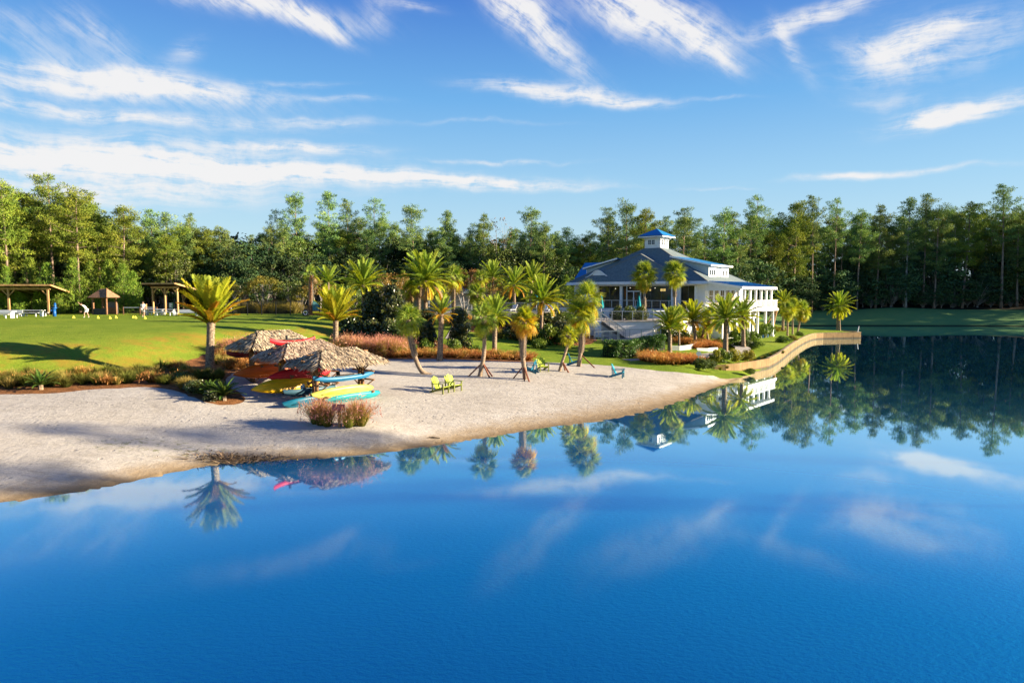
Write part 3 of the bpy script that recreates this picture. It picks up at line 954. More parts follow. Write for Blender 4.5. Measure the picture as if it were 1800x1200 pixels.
tb = MB(); trunk_mesh([Vector((-.32, .25, -.1)), Vector((-.3, .2, 3.6))], .15, .13).obj('trunk', M_TRUNK, tip, True)
D('date palm head low behind the grove right of the largest one', (930, 545), (935, 494), 46, y=92, n=34, mixc='ggggyygg', r0=.2, r1=.17, spread=(-20, 84))
D('date palm head behind the grove nearer the pool fence', (868, 530), (866, 487), 40, y=94, n=34, mixc='ggggyyg', r0=.2, r1=.17, spread=(-20, 84))
D('date palm half hidden between pool and house with drooping fronds', (905, 545), (903, 500), 44, y=88, n=34, mixc='ggygyyo', r0=.2, r1=.17, spread=(-28, 82))
D('low date palm in the bed under the largest palm of the grove', (1245, 600), (1240, 562), 30, y=76, n=24, mixc='gyyoo', r0=.14, r1=.12, spread=(-20, 84))

# fan palms ---------------------------------------------------------
S('leaning cabbage palm whose trunk sweeps up in a curve from the sand', (757, 658), (718, 562), 31, via=[(742, 655), (733, 638), (726, 617), (721, 595)], n=42, mixc='ggggggggyy', r0=.2, r1=.15, boots=(.42, .95), elev=(-50, 88))
S('staked cabbage palm with ragged green head left of the yellow one on the sand', (843, 661), (849, 560), 34, via=[(845, 652), (850, 630), (852, 600)], n=34, mixc='gggggggyyy', r0=.18, r1=.14, boots=(.72, 1), elev=(-62, 80), stakes=[(-.85, -.15, .85), (.75, -.5, .85), (.95, -.1, .85)])
S('staked cabbage palm with dense golden orange head on the sand', (924, 667), (922, 566), 29, via=[(922, 650), (918, 625), (919, 597)], n=58, mixc='gyyyyoyoooo', r0=.19, r1=.16, boots=(.4, .97), elev=(-38, 86), stakes=[(-.9, .1, .9), (-.1, -.7, .9), (.25, -.9, .9)])
S('shortest cabbage palm on the sand with small head and stakes', (983, 653), (999, 590), 20, via=[(986, 642), (992, 625), (998, 606)], n=34, mixc='gyyyyyyy', r0=.13, r1=.1, boots=(.7, .97), elev=(-60, 84), stakes=[(.7, -.45, .7), (.5, .4, .7)])
S('tall double-headed cabbage palm at the right end of the beach palms', (1017, 644), (1020, 556), 36, via=[(1019, 630), (1023, 605), (1022, 580)], n=40, mixc='ggyyggyyoy', r0=.19, r1=.15, boots=(.3, .97), elev=(-50, 82), stakes=[(1.3, -.4, .9)], heads=[AT(1032, 528, 53.5)])
S('cabbage palm rising from the upper terrace in front of the glass doors', (1132, 566), (1133, 485), 27, y=78, n=60, mixc='ggggyyyyyo', r0=.17, r1=.16, boots=(.05, .5), elev=(-62, 86), mt=M_BOOT)
S('cabbage palm on the upper terrace before the right-hand glass bay', (1186, 560), (1186, 482), 26, y=78, n=56, mixc='ggggggyyyy', r0=.17, r1=.15, boots=(.5, .95), elev=(-58, 86), mt=M_BOOT)
S('brown-skirted palm with sparse top on the lawn before the black fence', (545, 554), (546, 484), 20, n=12, mixc='gggyd', r0=.36, r1=.2, boots=(.25, 1), elev=(-30, 80), mt=M_TRUNKO, low='dd')
S('cabbage palm with slim pale trunk right of the largest date palm', (797, 572), (797, 488), 24, y=76, n=34, mixc='gggggyyy', r0=.18, r1=.17, boots=(.3, 1), elev=(-60, 82), low='do')
S('low cabbage palm at the left edge of the grove', (718, 560), (720, 512), 20, y=72, n=32, mixc='gggyyyo', r0=.17, r1=.15, boots=(.2, 1), elev=(-50, 82), low='od')
S('cabbage palm with crooked boots beside the twin trunks', (736, 560), (735, 506), 20, y=71, n=26, mixc='ggyyo', r0=.17, r1=.15, boots=(.2, 1), elev=(-45, 80), low='od')
S('cabbage palm with bright round head right of the grove', (832, 560), (837, 517), 22, y=74, n=36, mixc='gggggyyy', r0=.17, r1=.15, boots=(.3, 1), elev=(-50, 84))
S('cabbage palm on the rise behind the bright round-headed one', (846, 550), (845, 490), 18, y=84, n=32, mixc='ggggyyyo', r0=.2, r1=.18, boots=(.2, 1), elev=(-62, 82))
S('cabbage palm with dim head between the grove and the pool', (772, 560), (772, 512), 20, y=78, n=26, mixc='ggggyy', r0=.17, r1=.15, boots=(.3, 1), elev=(-60, 82))
S('nearest cabbage palm of the small clump beyond the balcony', (1384, 590), (1385, 546), 18, n=56, mixc='gggyyyyyyy', r0=.15, r1=.13, boots=None, elev=(-72, 86))
S('middle cabbage palm of the small clump beyond the balcony', (1393, 587), (1394, 541), 18, n=56, mixc='gggyyyyyyy', r0=.15, r1=.13, boots=None, elev=(-72, 86))
S('outer cabbage palm of the small clump beyond the balcony', (1401, 587), (1410, 546), 19, n=56, mixc='gggyyyyyyo', r0=.15, r1=.13, boots=None, elev=(-75, 86))
S('slim curved palm stem in the orange bed by the white house wall', (1194, 607), (1193, 560), 24, y=70, n=26, mixc='ggyyy', r0=.12, r1=.1, boots=None, elev=(-60, 80), via=[AT(1195, 597, 70)] and None)
S('leaning palm with orange stem against the white lower wall', (1233, 592), (1248, 560), 26, y=75, n=26, mixc='gyyyo', r0=.16, r1=.14, boots=(.2, 1), elev=(-50, 80), mt=M_TRUNKO)
# ------------------------------------------------------------------ clubhouse
M_WHITE = plain('white painted siding', (.80, .79, .77), .55, .06, 2.2, .12, 9, .3)
M_STUCCO = plain('white stucco', (.82, .80, .77), .8, .05, 1.6, .25, 22, .2)
M_TRIM = plain('white trim', (.83, .83, .82), .45, .04, 3, 0, 10, .4)
M_GREY = plain('grey siding', (.42, .47, .47), .6, .08, 3, .1, 12, .3)
M_SHINGLE = None
def m_shingle():
    m, t, out = mat('dark roof shingles')
    b = t.new('ShaderNodeBsdfPrincipled')
    tc = t.new('ShaderNodeTexCoord')
    br = t.new('ShaderNodeTexBrick')
    t.l.new(t.mapping(tc.outputs['Object'], (1, 1, 1)), br.inputs['Vector'])
    sp = t.new('ShaderNodeSeparateXYZ'); t.l.new(tc.outputs['Object'], sp.inputs[0])
    row = t.m('FRACT', t.m('MULTIPLY', sp.outputs[2], 5.5))
    n = t.noise(tc.outputs['Object'], 3.5, 5, .65)
    n2 = t.noise(t.mapping(tc.outputs['Object'], (1, 1, 5)), 4.0, 2, .5)
    col = t.ramp(t.m('ADD', t.m('MULTIPLY', n, .6), t.m('MULTIPLY', n2, .4)), [(.3, (.08, .115, .122)), (.55, (.15, .195, .20)), (.75, (.24, .265, .24))])
    col = t.mix(t.m('MULTIPLY', t.sstep(row, .0, .12), -.35), col, (0, 0, 0))
    t.l.new(col, b.inputs['Base Color'])
    b.inputs['Roughness'].default_value = .85
    bp = t.new('ShaderNodeBump'); bp.inputs['Strength'].default_value = .5; bp.inputs['Distance'].default_value = .03
    t.l.new(t.m('ADD', row, n2), bp.inputs['Height']); t.l.new(bp.outputs[0], b.inputs['Normal'])
    t.l.new(b.outputs[0], out.inputs[0])
    return m
M_SHINGLE = m_shingle()
M_BLUE = plain('blue standing seam metal', (.012, .20, .46), .35, .10, 1.2, 0, 10, .5)
def m_glass(name, c=(.012, .018, .020), rough=.06):
    m, t, out = mat(name)
    b = t.new('ShaderNodeBsdfPrincipled')
    tc = t.new('ShaderNodeTexCoord')
    n = t.noise(tc.outputs['Object'], .5, 3, .5)
    t.l.new(t.ramp(n, [(.35, tuple(x * .6 for x in c)), (.65, tuple(x * 1.7 for x in c))]), b.inputs['Base Color'])
    b.inputs['Roughness'].default_value = rough
    b.inputs['Specular IOR Level'].default_value = .35
    t.l.new(b.outputs[0], out.inputs[0])
    return m
M_GLASS = m_glass('dark window glass')
M_GLASSL = m_glass('small window glass', (.03, .045, .06))
M_ALU = plain('grey metal rail', (.42, .44, .46), .4, .08, 8, 0, 10, .5, .3)
M_CABLE = plain('dark cable', (.10, .105, .11), .5, .1, 8, 0, 10, .4)
M_CONC = plain('pale concrete', (.45, .41, .36), .9, .15, 1.5, .3, 18, .15)
M_CONCD = plain('step nosing concrete', (.13, .115, .10), .9, .2, 3, .2, 14, .2)
M_TEAL = plain('teal canvas', (.0, .23, .27), .8, .15, 5, .2, 12, .2)
M_TAN = plain('tan wood', (.42, .24, .11), .7, .25, 5, .3, 14, .2, stretch=(1, 1, .3))
def m_emit(name, c, s):
    m, t, out = mat(name)
    e = t.new('ShaderNodeEmission'); e.inputs[0].default_value = (*c, 1); e.inputs[1].default_value = s
    t.l.new(e.outputs[0], out.inputs[0])
    return m
M_LAMP = m_emit('lit lamp shade', (1, .72, .25), .22)
M_BULB = m_emit('lit downlight', (1, .9, .7), .5)

ZF = 4.8                       # main floor
club = thing('clubhouse', 'large white lakeside house with dark hipped roof, blue porch roof and roof cupola', 'building', (24, 85, 0), R(-40))
CLUB_M = Matrix.Translation((24, 85, 0)) @ Matrix.Rotation(R(-40), 4, 'Z')
CLUB_I = CLUB_M.inverted()
def part(name, mb, m, parent=None, **k):
    o = mb.obj(name, m, parent or club, **k)
    return o
def pxa(px, y=0.0):            # local x of a photo column on the plane local y
    r = (px - 900) / FPX
    # world: X = 24 + .766x + .643y ; Y = 85 - .643x + .766y
    return (r * (85 + .766 * y) - 24 - .643 * y) / (.766 + .643 * r)

def hipslab(b, eave, top, th=.16):
    """roof of four faces from an eave rectangle to a smaller rectangle; closed with an underside"""
    (x0, x1, y0, y1, z0), (u0, u1, v0, v1, z1) = eave, top
    V = [(x0, y0, z0), (x1, y0, z0), (x1, y1, z0), (x0, y1, z0), (u0, v0, z1), (u1, v0, z1), (u1, v1, z1), (u0, v1, z1)]
    V += [(x0, y0, z0 - th), (x1, y0, z0 - th), (x1, y1, z0 - th), (x0, y1, z0 - th)]
    F = [(0, 1, 5, 4), (1, 2, 6, 5), (2, 3, 7, 6), (3, 0, 4, 7), (4, 5, 6, 7), (8, 11, 10, 9)]
    b.add(V, F)
    return V
# main hip
rb = MB()
hipslab(rb, (-20.6, .6, -.6, 12.6, 8.26), (-11.25, -8.75, 4.75, 7.25, 13.0))
roof = part('roof', rb, M_SHINGLE)
fb = MB()
for (a, b2) in (((-20.6, -.6), (.6, -.6)), ((.6, -.6), (.6, 12.6)), ((.6, 12.6), (-20.6, 12.6)), ((-20.6, 12.6), (-20.6, -.6))):
    fb.beam((a[0], a[1], 8.14), (b2[0], b2[1], 8.14), .10, .30)
part('fascia', fb, M_TRIM)
# front wing hip
wbm = MB()
wbm.add([(-18.6, -1.1, 8.3), (-2.0, -1.1, 8.3), (-10.4, 2.3, 12.1), (-10.4, 4.6, 12.1), (-18.6, 2.4, 8.3), (-2.0, 2.4, 8.3)],
        [(0, 1, 2), (1, 5, 3, 2), (4, 0, 2, 3)])
part('wing_roof', wbm, M_SHINGLE)
# pale hip caps along the roof ridges
cb = MB()
for a, b2 in (((-20.6, -.6, 8.28), (-11.25, 4.75, 13.0)), ((.6, -.6, 8.28), (-8.75, 4.75, 13.0)), ((.6, 12.6, 8.28), (-8.75, 7.25, 13.0)), ((-18.6, -1.1, 8.32), (-10.4, 2.3, 12.12)), ((-2.0, -1.1, 8.32), (-10.4, 2.3, 12.12))):
    cb.beam(a, b2, .16, .06)
part('hip_cap', cb, plain('pale ridge cap', (.24, .24, .22), .8, .2, 3))
wf = MB(); wf.box(-18.7, -1.9, -1.2, -1.1, 7.98, 8.3)
part('wing_fascia', wf, M_TRIM)
sf = MB(); sf.box(-20.55, .55, -1.095, 0, 7.9, 7.975)
part('soffit', sf, M_WHITE)
# cupola
cub = MB(); cub.box(-11.2, -8.8, 4.8, 7.2, 12.6, 14.62)
cupola = part('cupola', cub, M_WHITE)
for side in range(2):
    for i in range(3 if side else 2):
        w = MB(); g = MB(); tr = MB()
        if side == 0:
            x = -10.42 + i * .56
            w.box(x - .27, x + .27, 4.74, 4.80, 13.45, 14.15); g.box(x - .21, x + .21, 4.725, 4.745, 13.5, 14.1)
            tr.box(x - .015, x + .015, 4.715, 4.727, 13.5, 14.1); tr.box(x - .21, x + .21, 4.716, 4.726, 13.78, 13.81)
        else:
            y = 5.35 + i * .65
            w.box(-8.80, -8.74, y - .2, y + .2, 13.35, 14.2); g.box(-8.742, -8.725, y - .15, y + .15, 13.4, 14.15)
            tr.box(-8.727, -8.715, y - .15, y + .15, 13.78, 13.81)
        f = part('window', w, M_TRIM, cupola); 
        g.obj('pane', M_GLASSL, cupola); tr.obj('glazing_bar', M_TRIM, cupola)
cr = MB()
cr.add([(-11.95, 4.05, 14.66), (-8.05, 4.05, 14.66), (-8.05, 7.95, 14.66), (-11.95, 7.95, 14.66), (-10, 6, 15.75),
        (-11.95, 4.05, 14.6), (-8.05, 4.05, 14.6), (-8.05, 7.95, 14.6), (-11.95, 7.95, 14.6)],
       [(0, 1, 4), (1, 2, 4), (2, 3, 4), (3, 0, 4), (5, 8, 7, 6)])
cr.obj('cupola_roof', M_BLUE, club)
ce = MB(); ce.box(-11.9, -8.1, 4.1, 4.2, 14.45, 14.598); ce.box(-11.9, -8.1, 7.8, 7.9, 14.45, 14.598); ce.box(-8.2, -8.1, 4.2, 7.8, 14.45, 14.598); ce.box(-11.9, -11.8, 4.2, 7.8, 14.45, 14.598)
ce.obj('cupola_eave', M_TRIM, club)
kb = MB()
for y in (4.95, 6, 7.05):
    kb.beam((-8.78, y, 14.05), (-8.2, y, 14.5), .07)
for x in (-11.05, -8.95):
    kb.beam((x, 4.78, 14.05), (x, 4.2, 14.5), .07)
kb.obj('eave_bracket', M_TRIM, club)
# roof dormers on both flanks
def dormer(sx):
    X = lambda v: -10 + sx * (10 + v)          # v measured from the right-hand eave line, mirrored for the left flank
    d = MB()
    wall = [(X(-.75), 2.5), (X(-.75), 8.7)]
    d.add([(X(-.75), 2.5, 8.8), (X(-.75), 2.5, 10.25), (X(-5.6), 2.5, 11.35), (X(-.75), 8.7, 8.8), (X(-.75), 8.7, 10.25), (X(-5.6), 8.7, 11.35)],
          [(0, 1, 2), (3, 5, 4), (0, 3, 4, 1)])
    dm = part('dormer', d, M_GREY)
    fr = MB()
    for (y0, y1) in ((2.45, 4.7), (6.3, 8.75)):
        a, b2 = sorted((X(-.75), X(-.68)))
        fr.box(a, b2, y0, y1, 8.72, 10.2)
    fr.obj('dormer_front', M_WHITE, dm)
    for y in (2.95, 3.57, 4.2, 6.95, 7.9):
        a, b2 = sorted((X(-.68), X(-.65)))
        w = MB(); w.box(a, b2, y - .2, y + .2, 9.1, 9.75); w.obj('window', M_GLASSL, dm)
    r = MB()
    V = [(X(-.3), 2.15, 10.28), (X(-.3), 9.05, 10.28), (X(-6.0), 9.05, 11.55), (X(-6.0), 2.15, 11.55)]
    r.add(V + [(x, y, z + .1) for x, y, z in V], [(0, 1, 2, 3), (4, 7, 6, 5), (0, 4, 5, 1), (1, 5, 6, 2), (2, 6, 7, 3), (3, 7, 4, 0)])
    r.obj('dormer_roof', M_BLUE, dm)
    e = MB(); a, b2 = sorted((X(-.3), X(-.22))); e.box(a, b2, 2.12, 9.08, 10.2, 10.42)
    e.beam((X(-.3), 2.13, 10.33), (X(-6.0), 2.13, 11.6), .05, .2)
    e.obj('dormer_eave', M_TRIM, dm)
dormer(1); dormer(-1)
# eyebrow dormer on the front slope
eb = MB(); eg = MB(); n = 14
Va, Vb = [], []
for i in range(n + 1):
    u = -1 + 2 * i / n
    h = .95 * (math.cos(PI * u) * .5 + .5)
    Va.append((-15.6 + 2.0 * u, -.28, 8.95 + h)); Vb.append((-15.6 + 2.0 * u, 2.6, 9.85 + h * .6))
eb.add(Va + Vb, [(i, i + 1, n + 1 + i + 1, n + 1 + i) for i in range(n)])
eb.obj('eyebrow_dormer', M_SHINGLE, club, True)
et = MB()
for i in range(n):
    et.beam((Va[i][0], -.32, Va[i][2] + .02), (Va[i + 1][0], -.32, Va[i + 1][2] + .02), .1, .12)
et.obj('eyebrow_trim', M_TRIM, club)
eg.add([(-15.6 + 2.0 * (-1 + 2 * i / n), -.26, 8.9) for i in range(n + 1)] + [(v[0], -.26, v[2] - .04) for v in Va], [(i, i + 1, n + 2 + i, n + 1 + i) for i in range(n)])
eg.obj('eyebrow_pane', M_TRIM, club)
# left rear wing under a blue metal roof
lw_ = MB(); lw_.add([(-23.0, 4.0, 8.3), (-14, 4.0, 8.3), (-14, 9.0, 11.5), (-24.0, 9.0, 11.5), (-24, 14, 8.3), (-14, 14, 8.3)], [(0, 1, 2, 3), (3, 2, 5, 4)])
lw_.obj('rear_wing_roof', M_BLUE, club)
lg = MB(); lg.add([(-22.6, 4.6, 4.2), (-22.6, 4.6, 8.3), (-22.6, 9, 11.0), (-22.6, 13.4, 8.3), (-22.6, 13.4, 4.2)], [(0, 1, 2, 3, 4)]); lg.box(-22.55, -19.6, 4.65, 4.8, 4.2, 8.3)
lg.obj('rear_wing_wall', M_WHITE, club)
# main walls
mw = MB()
mw.box(-19.6, -15.6, -.02, .3, .8, 7.92); mw.box(-12.2, -11.8, -.1, .3, .8, 7.92)
mw.box(-4.55, -3.3, -.02, .3, .8, 7.92); mw.box(-1.3, -.02, -.02, .3, .8, 7.92)
mw.box(-15.6, -12.2, 0, .3, .8, 4.78); mw.box(-11.8, -4.55, 0, .3, .8, 4.78); mw.box(-3.3, -1.3, 0, .3, .8, 4.78)
mw.box(-19.58, -.05, .302, .42, 7.7, 7.9)
mw.box(-19.6, -19.3, .3, 12, .8, 8.1); mw.box(-19.6, 0, 11.7, 12, .8, 8.1)
part('wall', mw, M_WHITE)
hd = MB(); hd.box(-15.6, -12.2, -.04, .2, 7.74, 7.92); hd.box(-11.8, -4.55, -.04, .2, 7.74, 7.92); hd.box(-3.3, -1.3, -.04, .2, 7.74, 7.92)
hd.obj('header', M_TRIM, club)
for x in (-15.75, -12.0, -4.4, -3.4, -19.45, -1.2):
    co = MB(); co.box(x - .16, x + .16, -.16, -.03 if x != -12.0 else -.105, 4.8, 7.74)
    co.obj('pilaster', M_TRIM, club)
for (x0, x1) in ((-15.6, -13.9), (-13.9, -12.2), (-11.8, -11.2), (-9.1, -7.6), (-7.6, -6.05), (-6.05, -4.55), (-3.3, -2.3), (-2.3, -1.3)):
    g = MB(); g.box(x0 + .03, x1 - .03, .16, .18, 4.82, 7.72); g.obj('glass_pane', M_GLASS, club)
    g = MB(); g.box(x0 - .03, x0 + .03, .12, .22, 4.82, 7.72); g.obj('mullion', plain('bronze mullion', (.09, .10, .10), .5, .1, 4) if 'bronze mullion' not in bpy.data.materials else bpy.data.materials['bronze mullion'], club)
# entrance: white framed double doors under a transom
dr = MB()
for x in (-11.2, -10.15, -9.1):
    dr.box(x - .06, x + .06, .08, .2, 4.82, 7.72 if x != -10.15 else 6.98)
dr.box(-11.2, -9.1, .08, .2, 6.98, 7.1); dr.box(-11.14, -9.16, .082, .2, 4.82, 5.05)
door = dr.obj('door_frame', M_TRIM, club)
for x in (-11.14, -10.09):
    g = MB(); g.box(x, x + .93, .13, .15, 5.05, 6.98); dl = g.obj('door', M_GLASS, club)
    h = MB(); h.box(x + .86 if x < -11 else x + .05, x + .89 if x < -11 else x + .08, .05, .12, 5.7, 6.2); h.obj('handle', M_ALU, dl)
g = MB(); g.box(-11.14, -9.16, .13, .15, 7.1, 7.72); g.obj('transom', M_GLASS, club)
lm = MB()
for x, z, s in ((-6.05, 7.2, .16), (-5.65, 7.2, .16), (-7.7, 7.2, .12)):
    lm.box(x - s, x + s, .10, .155, z - s, z + s)
lm.obj('lamp_shade', M_LAMP, club)
dl = MB()
for x, z in ((-10.7, 7.5), (-7.0, 7.45), (-13, 7.4)):
    dl.box(x - .04, x + .04, .1, .155, z - .04, z + .04)
dl.obj('downlight', M_BULB, club)
# right flank, upper storey: grey siding with tall windows, porch columns and balcony
ru = MB(); ru.box(-.30, .0, .3, 11.7, 4.8, 8.05); ru.obj('side_wall', M_WHITE, club)
for i in range(6):
    y = 1.0 + i * 1.75
    w = MB(); w.box(0, .05, y, y + 1.2, 4.95, 7.35); f = w.obj('window', M_TRIM, club)
    g = MB(); g.box(.05, .062, y + .1, y + 1.1, 5.05, 7.25); g.obj('pane', m_glass('porch window glass', (.22, .17, .07), .1) if 'porch window glass' not in bpy.data.materials else bpy.data.materials['porch window glass'], f)
    b = MB(); b.box(.062, .075, y + .57, y + .63, 5.05, 7.25); b.box(.0625, .0745, y + .1, y + 1.1, 6.4, 6.46); b.obj('glazing_bar', M_TRIM, f)
pr = MB()
V = [(.62, -.6, 8.2), (4.85, -.6, 7.5), (4.85, 11.3, 7.5), (.62, 12.6, 8.2)]
pr.add(V + [(x, y, z + .07) for x, y, z in V], [(0, 3, 2, 1), (4, 5, 6, 7), (0, 1, 5, 4), (1, 2, 6, 5), (2, 3, 7, 6), (3, 0, 4, 7)])
porch = pr.obj('porch_roof', M_BLUE, club)
sm = MB()
for i in range(30):
    y = -.5 + i * .42
    sm.beam((.62, y, 8.29), (4.85, y if y < 11.2 else 11.2, 7.59), .035, .05)
tag(sm.obj('roof_seam', M_BLUE, porch), kind='stuff')
pf = MB(); pf.box(4.85, 4.93, -.66, 11.36, 7.28, 7.58); pf.beam((.62, -.64, 8.12), (4.9, -.64, 7.42), .07, .3)
pf.obj('porch_fascia', M_TRIM, club)
gbl = MB(); gbl.add([(.1, -.5, 7.1), (4.6, -.5, 7.1), (4.6, -.5, 7.45), (.1, -.5, 8.15)], [(0, 1, 2, 3)]); gbl.add([(.1, -.42, 7.1), (4.6, -.42, 7.1), (4.6, -.42, 7.45), (.1, -.42, 8.15)], [(3, 2, 1, 0)])
gbl.obj('porch_gable', M_WHITE, club)
rt = MB()
for i in range(15):
    y = -.3 + i * .8
    rt.beam((3.2, y, 7.58), (5.15, y, 7.24), .05, .12)
tag(rt.obj('rafter_tail', M_TRIM, club), kind='stuff')
for i in range(7):
    y = -.1 + i * 1.85
    c = MB(); c.box(4.15, 4.4, y - .12, y + .12, 4.84, 7.42); c.box(4.1, 4.45, y - .17, y + .17, 4.84, 5.0); c.box(4.1, 4.45, y - .17, y + .17, 7.1, 7.25)
    c.obj('porch_column', M_TRIM, club)
dk = MB(); dk.box(-.0, 5.0, -.4, 11.9, 4.5, 4.8); dk.obj('balcony_floor', M_TRIM, club)
def baluster_rail(p0, p1, z, h=1.05, post=1.9, step=.13, white=True):
    p0, p1 = Vector(p0), Vector(p1)
    L = (p1 - p0).length; d = (p1 - p0) / L
    b = MB()
    b.beam((p0.x, p0.y, z + h), (p1.x, p1.y, z + h), .08, .07); b.beam((p0.x, p0.y, z + .12), (p1.x, p1.y, z + .12), .05, .06)
    o = b.obj('handrail', M_TRIM, club)
    b = MB()
    for i in range(int(L / step)):
        q = p0 + d * (i + .5) * step
        b.box(q.x - .013, q.x + .013, q.y - .013, q.y + .013, z + .14, z + h - .03)
    tag(b.obj('baluster', M_TRIM, club), kind='stuff')
    for i in range(int(L / post) + 1):
        q = p0 + d * min(L, i * post)
        b = MB(); b.box(q.x - .06, q.x + .06, q.y - .06, q.y + .06, z, z + h + .08); b.obj('rail_post', M_TRIM, club)
baluster_rail((4.85, -.3), (4.85, 11.8), 4.8)
baluster_rail((0, 11.8), (4.85, 11.8), 4.8)
baluster_rail((.2, -.3), (4.7, -.3), 4.8)
# lower storey on the lake side
lo = MB(); lo.box(2.0, 2.3, .0, 11.7, .7, 4.5); lo.box(.0, 2.0, .0, .3, .7, 4.5); lo.box(0, 2.0, 11.4, 11.7, .7, 4.5); lo.obj('lower_wall', M_STUCCO, club)
for i in range(6):
    y = .9 + i * 1.9
    w = MB(); w.box(2.3, 2.36, y, y + 1.3, 1.1, 3.6); f = w.obj('window', M_TRIM, club)
    g = MB(); g.box(2.36, 2.372, y + .1, y + 1.2, 1.2, 3.5); g.obj('pane', M_GLASSL, f)
for i in range(5):
    y = .2 + i * 2.75
    c = MB(); c.box(4.35, 4.62, y - .13, y + .13, .6, 4.5); c.box(4.28, 4.69, y - .2, y + .2, .6, 1.25); c.obj('lower_column', M_TRIM, club)
bk = MB()
bk.beam((4.45, 11.5, 2.2), (4.9, 11.5, 4.49), .16); bk.beam((2.8, 11.5, 1.2), (4.7, 11.5, 4.45), .16)
bk.obj('balcony_bracket', M_TAN, club)

# ------------------------------------------------------------------ terraces and stairs in front of the house
ter = thing('terrace', 'white walled front terraces and stairs with cable railings below the house', 'terrace', (0, 0, 0))
ZM, ZL = 3.74, 1.9
e2 = Vector((.643, .766, 0))
cor = Vector((15.7, 75.3, 0))
def prism(poly, z0, z1, m, name, parent, col=.5):
    b = MB(); n = len(poly)
    V = [(p[0], p[1], z0) for p in poly] + [(p[0], p[1], z1) for p in poly]
    F = [tuple(range(n - 1, -1, -1)), tuple(n + i for i in range(n))] + [(i, (i + 1) % n, n + (i + 1) % n, n + i) for i in range(n)]
    b.add(V, F)
    return b.obj(name, m, parent)
bR = cor + e2 * 12.3
main_poly = [(8.0, 75.3), (15.7, 75.3), (bR.x, bR.y), (9.6, 97.0), (7.0, 88.0)]
prism(main_poly, .5, ZM - .09, M_STUCCO, 'terrace_wall', ter)
cap = [(7.9, 75.2), (15.78, 75.2), (bR.x + .08, bR.y), (9.6, 97.05), (6.9, 88.0)]
prism(cap, ZM - .088, ZM, M_CONC, 'terrace_floor', ter)
# upper floor apron before the doors
up = [CLUB_M @ Vector(q) for q in ((-19.2, -.2, 0), (-.2, -.2, 0), (-.2, -4.2, 0), (-19.2, -4.2, 0))]
prism([(p.x, p.y) for p in up][::-1], ZM + .003, ZF - .004, M_STUCCO, 'upper_terrace_wall', ter)
prism([(p.x, p.y) for p in up][::-1], ZF - .003, ZF + .02, M_CONC, 'upper_terrace_floor', ter)
low_poly = [(5.9, 72.9), (7.2, 72.4), (15.1, 72.4), (16.2, 73.6), (15.7, 75.19), (6.6, 75.19), (5.6, 74.2)]
prism(low_poly, .4, ZL - .09, M_STUCCO, 'lower_terrace_wall', ter)
prism(low_poly, ZL - .088, ZL, M_CONC, 'lower_terrace_floor', ter)
# white lit curb of the lower terrace at the right
def cable_rail(pts, z0s, h=1.05, post=1.15, ncab=5, name='railing', gap=.0):
    """metal rail with square posts and horizontal cables along a polyline"""
    rl = MB(); cbm = MB()
    for (a, za), (b, zb) in zip(list(zip(pts, z0s))[:-1], list(zip(pts, z0s))[1:]):
        A, B = Vector((a[0], a[1], za)), Vector((b[0], b[1], zb))
        L = (B - A).length
        rl.beam(A + Vector((0, 0, h)), B + Vector((0, 0, h)), .07, .06)
        for i in range(ncab):
            z = .16 + i * (h - .25) / (ncab - 1)
            cbm.beam(A + Vector((0, 0, z)), B + Vector((0, 0, z)), .022)
        k = max(1, round(L / post))
        for i in range(k + 1):
            q = A.lerp(B, i / k)
            if i == k and b is not pts[-1]: continue
            p = MB(); p.box(q.x - .035, q.x + .035, q.y - .035, q.y + .035, q.z, q.z + h - .03)
            p.obj('rail_post', M_ALU, ter)
    rl.obj('handrail', M_ALU, ter)
    tag(cbm.obj('rail_cable', M_CABLE, ter), kind='stuff')
cable_rail([(9.9, 75.42), (15.6, 75.42)], [ZM, ZM])
cable_rail([(8.1, 75.42), (9.0, 75.42)], [ZM, ZM])
cable_rail([(5.75, 74.2), (6.0, 73.0), (7.3, 72.55), (9.2, 72.55)], [ZL] * 4)
cable_rail([(11.3, 72.55), (15.0, 72.55), (16.05, 73.6)], [ZL] * 3)
q0 = CLUB_M @ Vector((-19.1, -4.1, 0)); q1 = CLUB_M @ Vector((-.5, -4.1, 0))
cable_rail([(q0.x, q0.y), (q1.x, q1.y)], [ZF + .02] * 2)
cable_rail([(15.6, 75.5), tuple((cor + e2 * 7 - Vector((.1, 0, 0)))[:2])], [ZM] * 2)
# upper stair along the terrace front, lower stair along the platform front
def stair(xa, xb, y0, y1, za, zb, n):
    sl = MB()
    for i in range(n):
        t0, t1 = i / n, (i + 1) / n
        x0, x1 = xa + (xb - xa) * t0, xa + (xb - xa) * t1
        z = za + (zb - za) * t0
        s = MB(); s.box(min(x0, x1) - .01, max(x0, x1) + .01, y0, y1, min(zb, za) - .2, z - (za - zb) / n); s.obj('step', M_CONC, ter)
    d = Vector((xb - xa, 0, zb - za))
    for y in (y0 - .07, y1 + .01):
        sl.beam((xa, y + .03, za - .12), (xb, y + .03, zb - .12), .06, .32)
    sl.obj('stringer', M_CONCD, ter)
    for y in (y0, y1 - .08):
        r = MB(); r.beam((xa, y, za + .95), (xb, y, zb + .95), .07)
        r.beam((xa, y, za + .5), (xb, y, zb + .5), .03)
        r.obj('stair_handrail', M_ALU, ter)
        for i in range(4):
            t = i / 3
            p = MB(); p.box(xa + (xb - xa) * t - .03, xa + (xb - xa) * t + .03, y - .03, y + .03, za + (zb - za) * t - .2, za + (zb - za) * t + .95); p.obj('rail_post', M_ALU, ter)
stair(9.7, 12.3, 74.0, 75.15, ZM, ZL, 10)
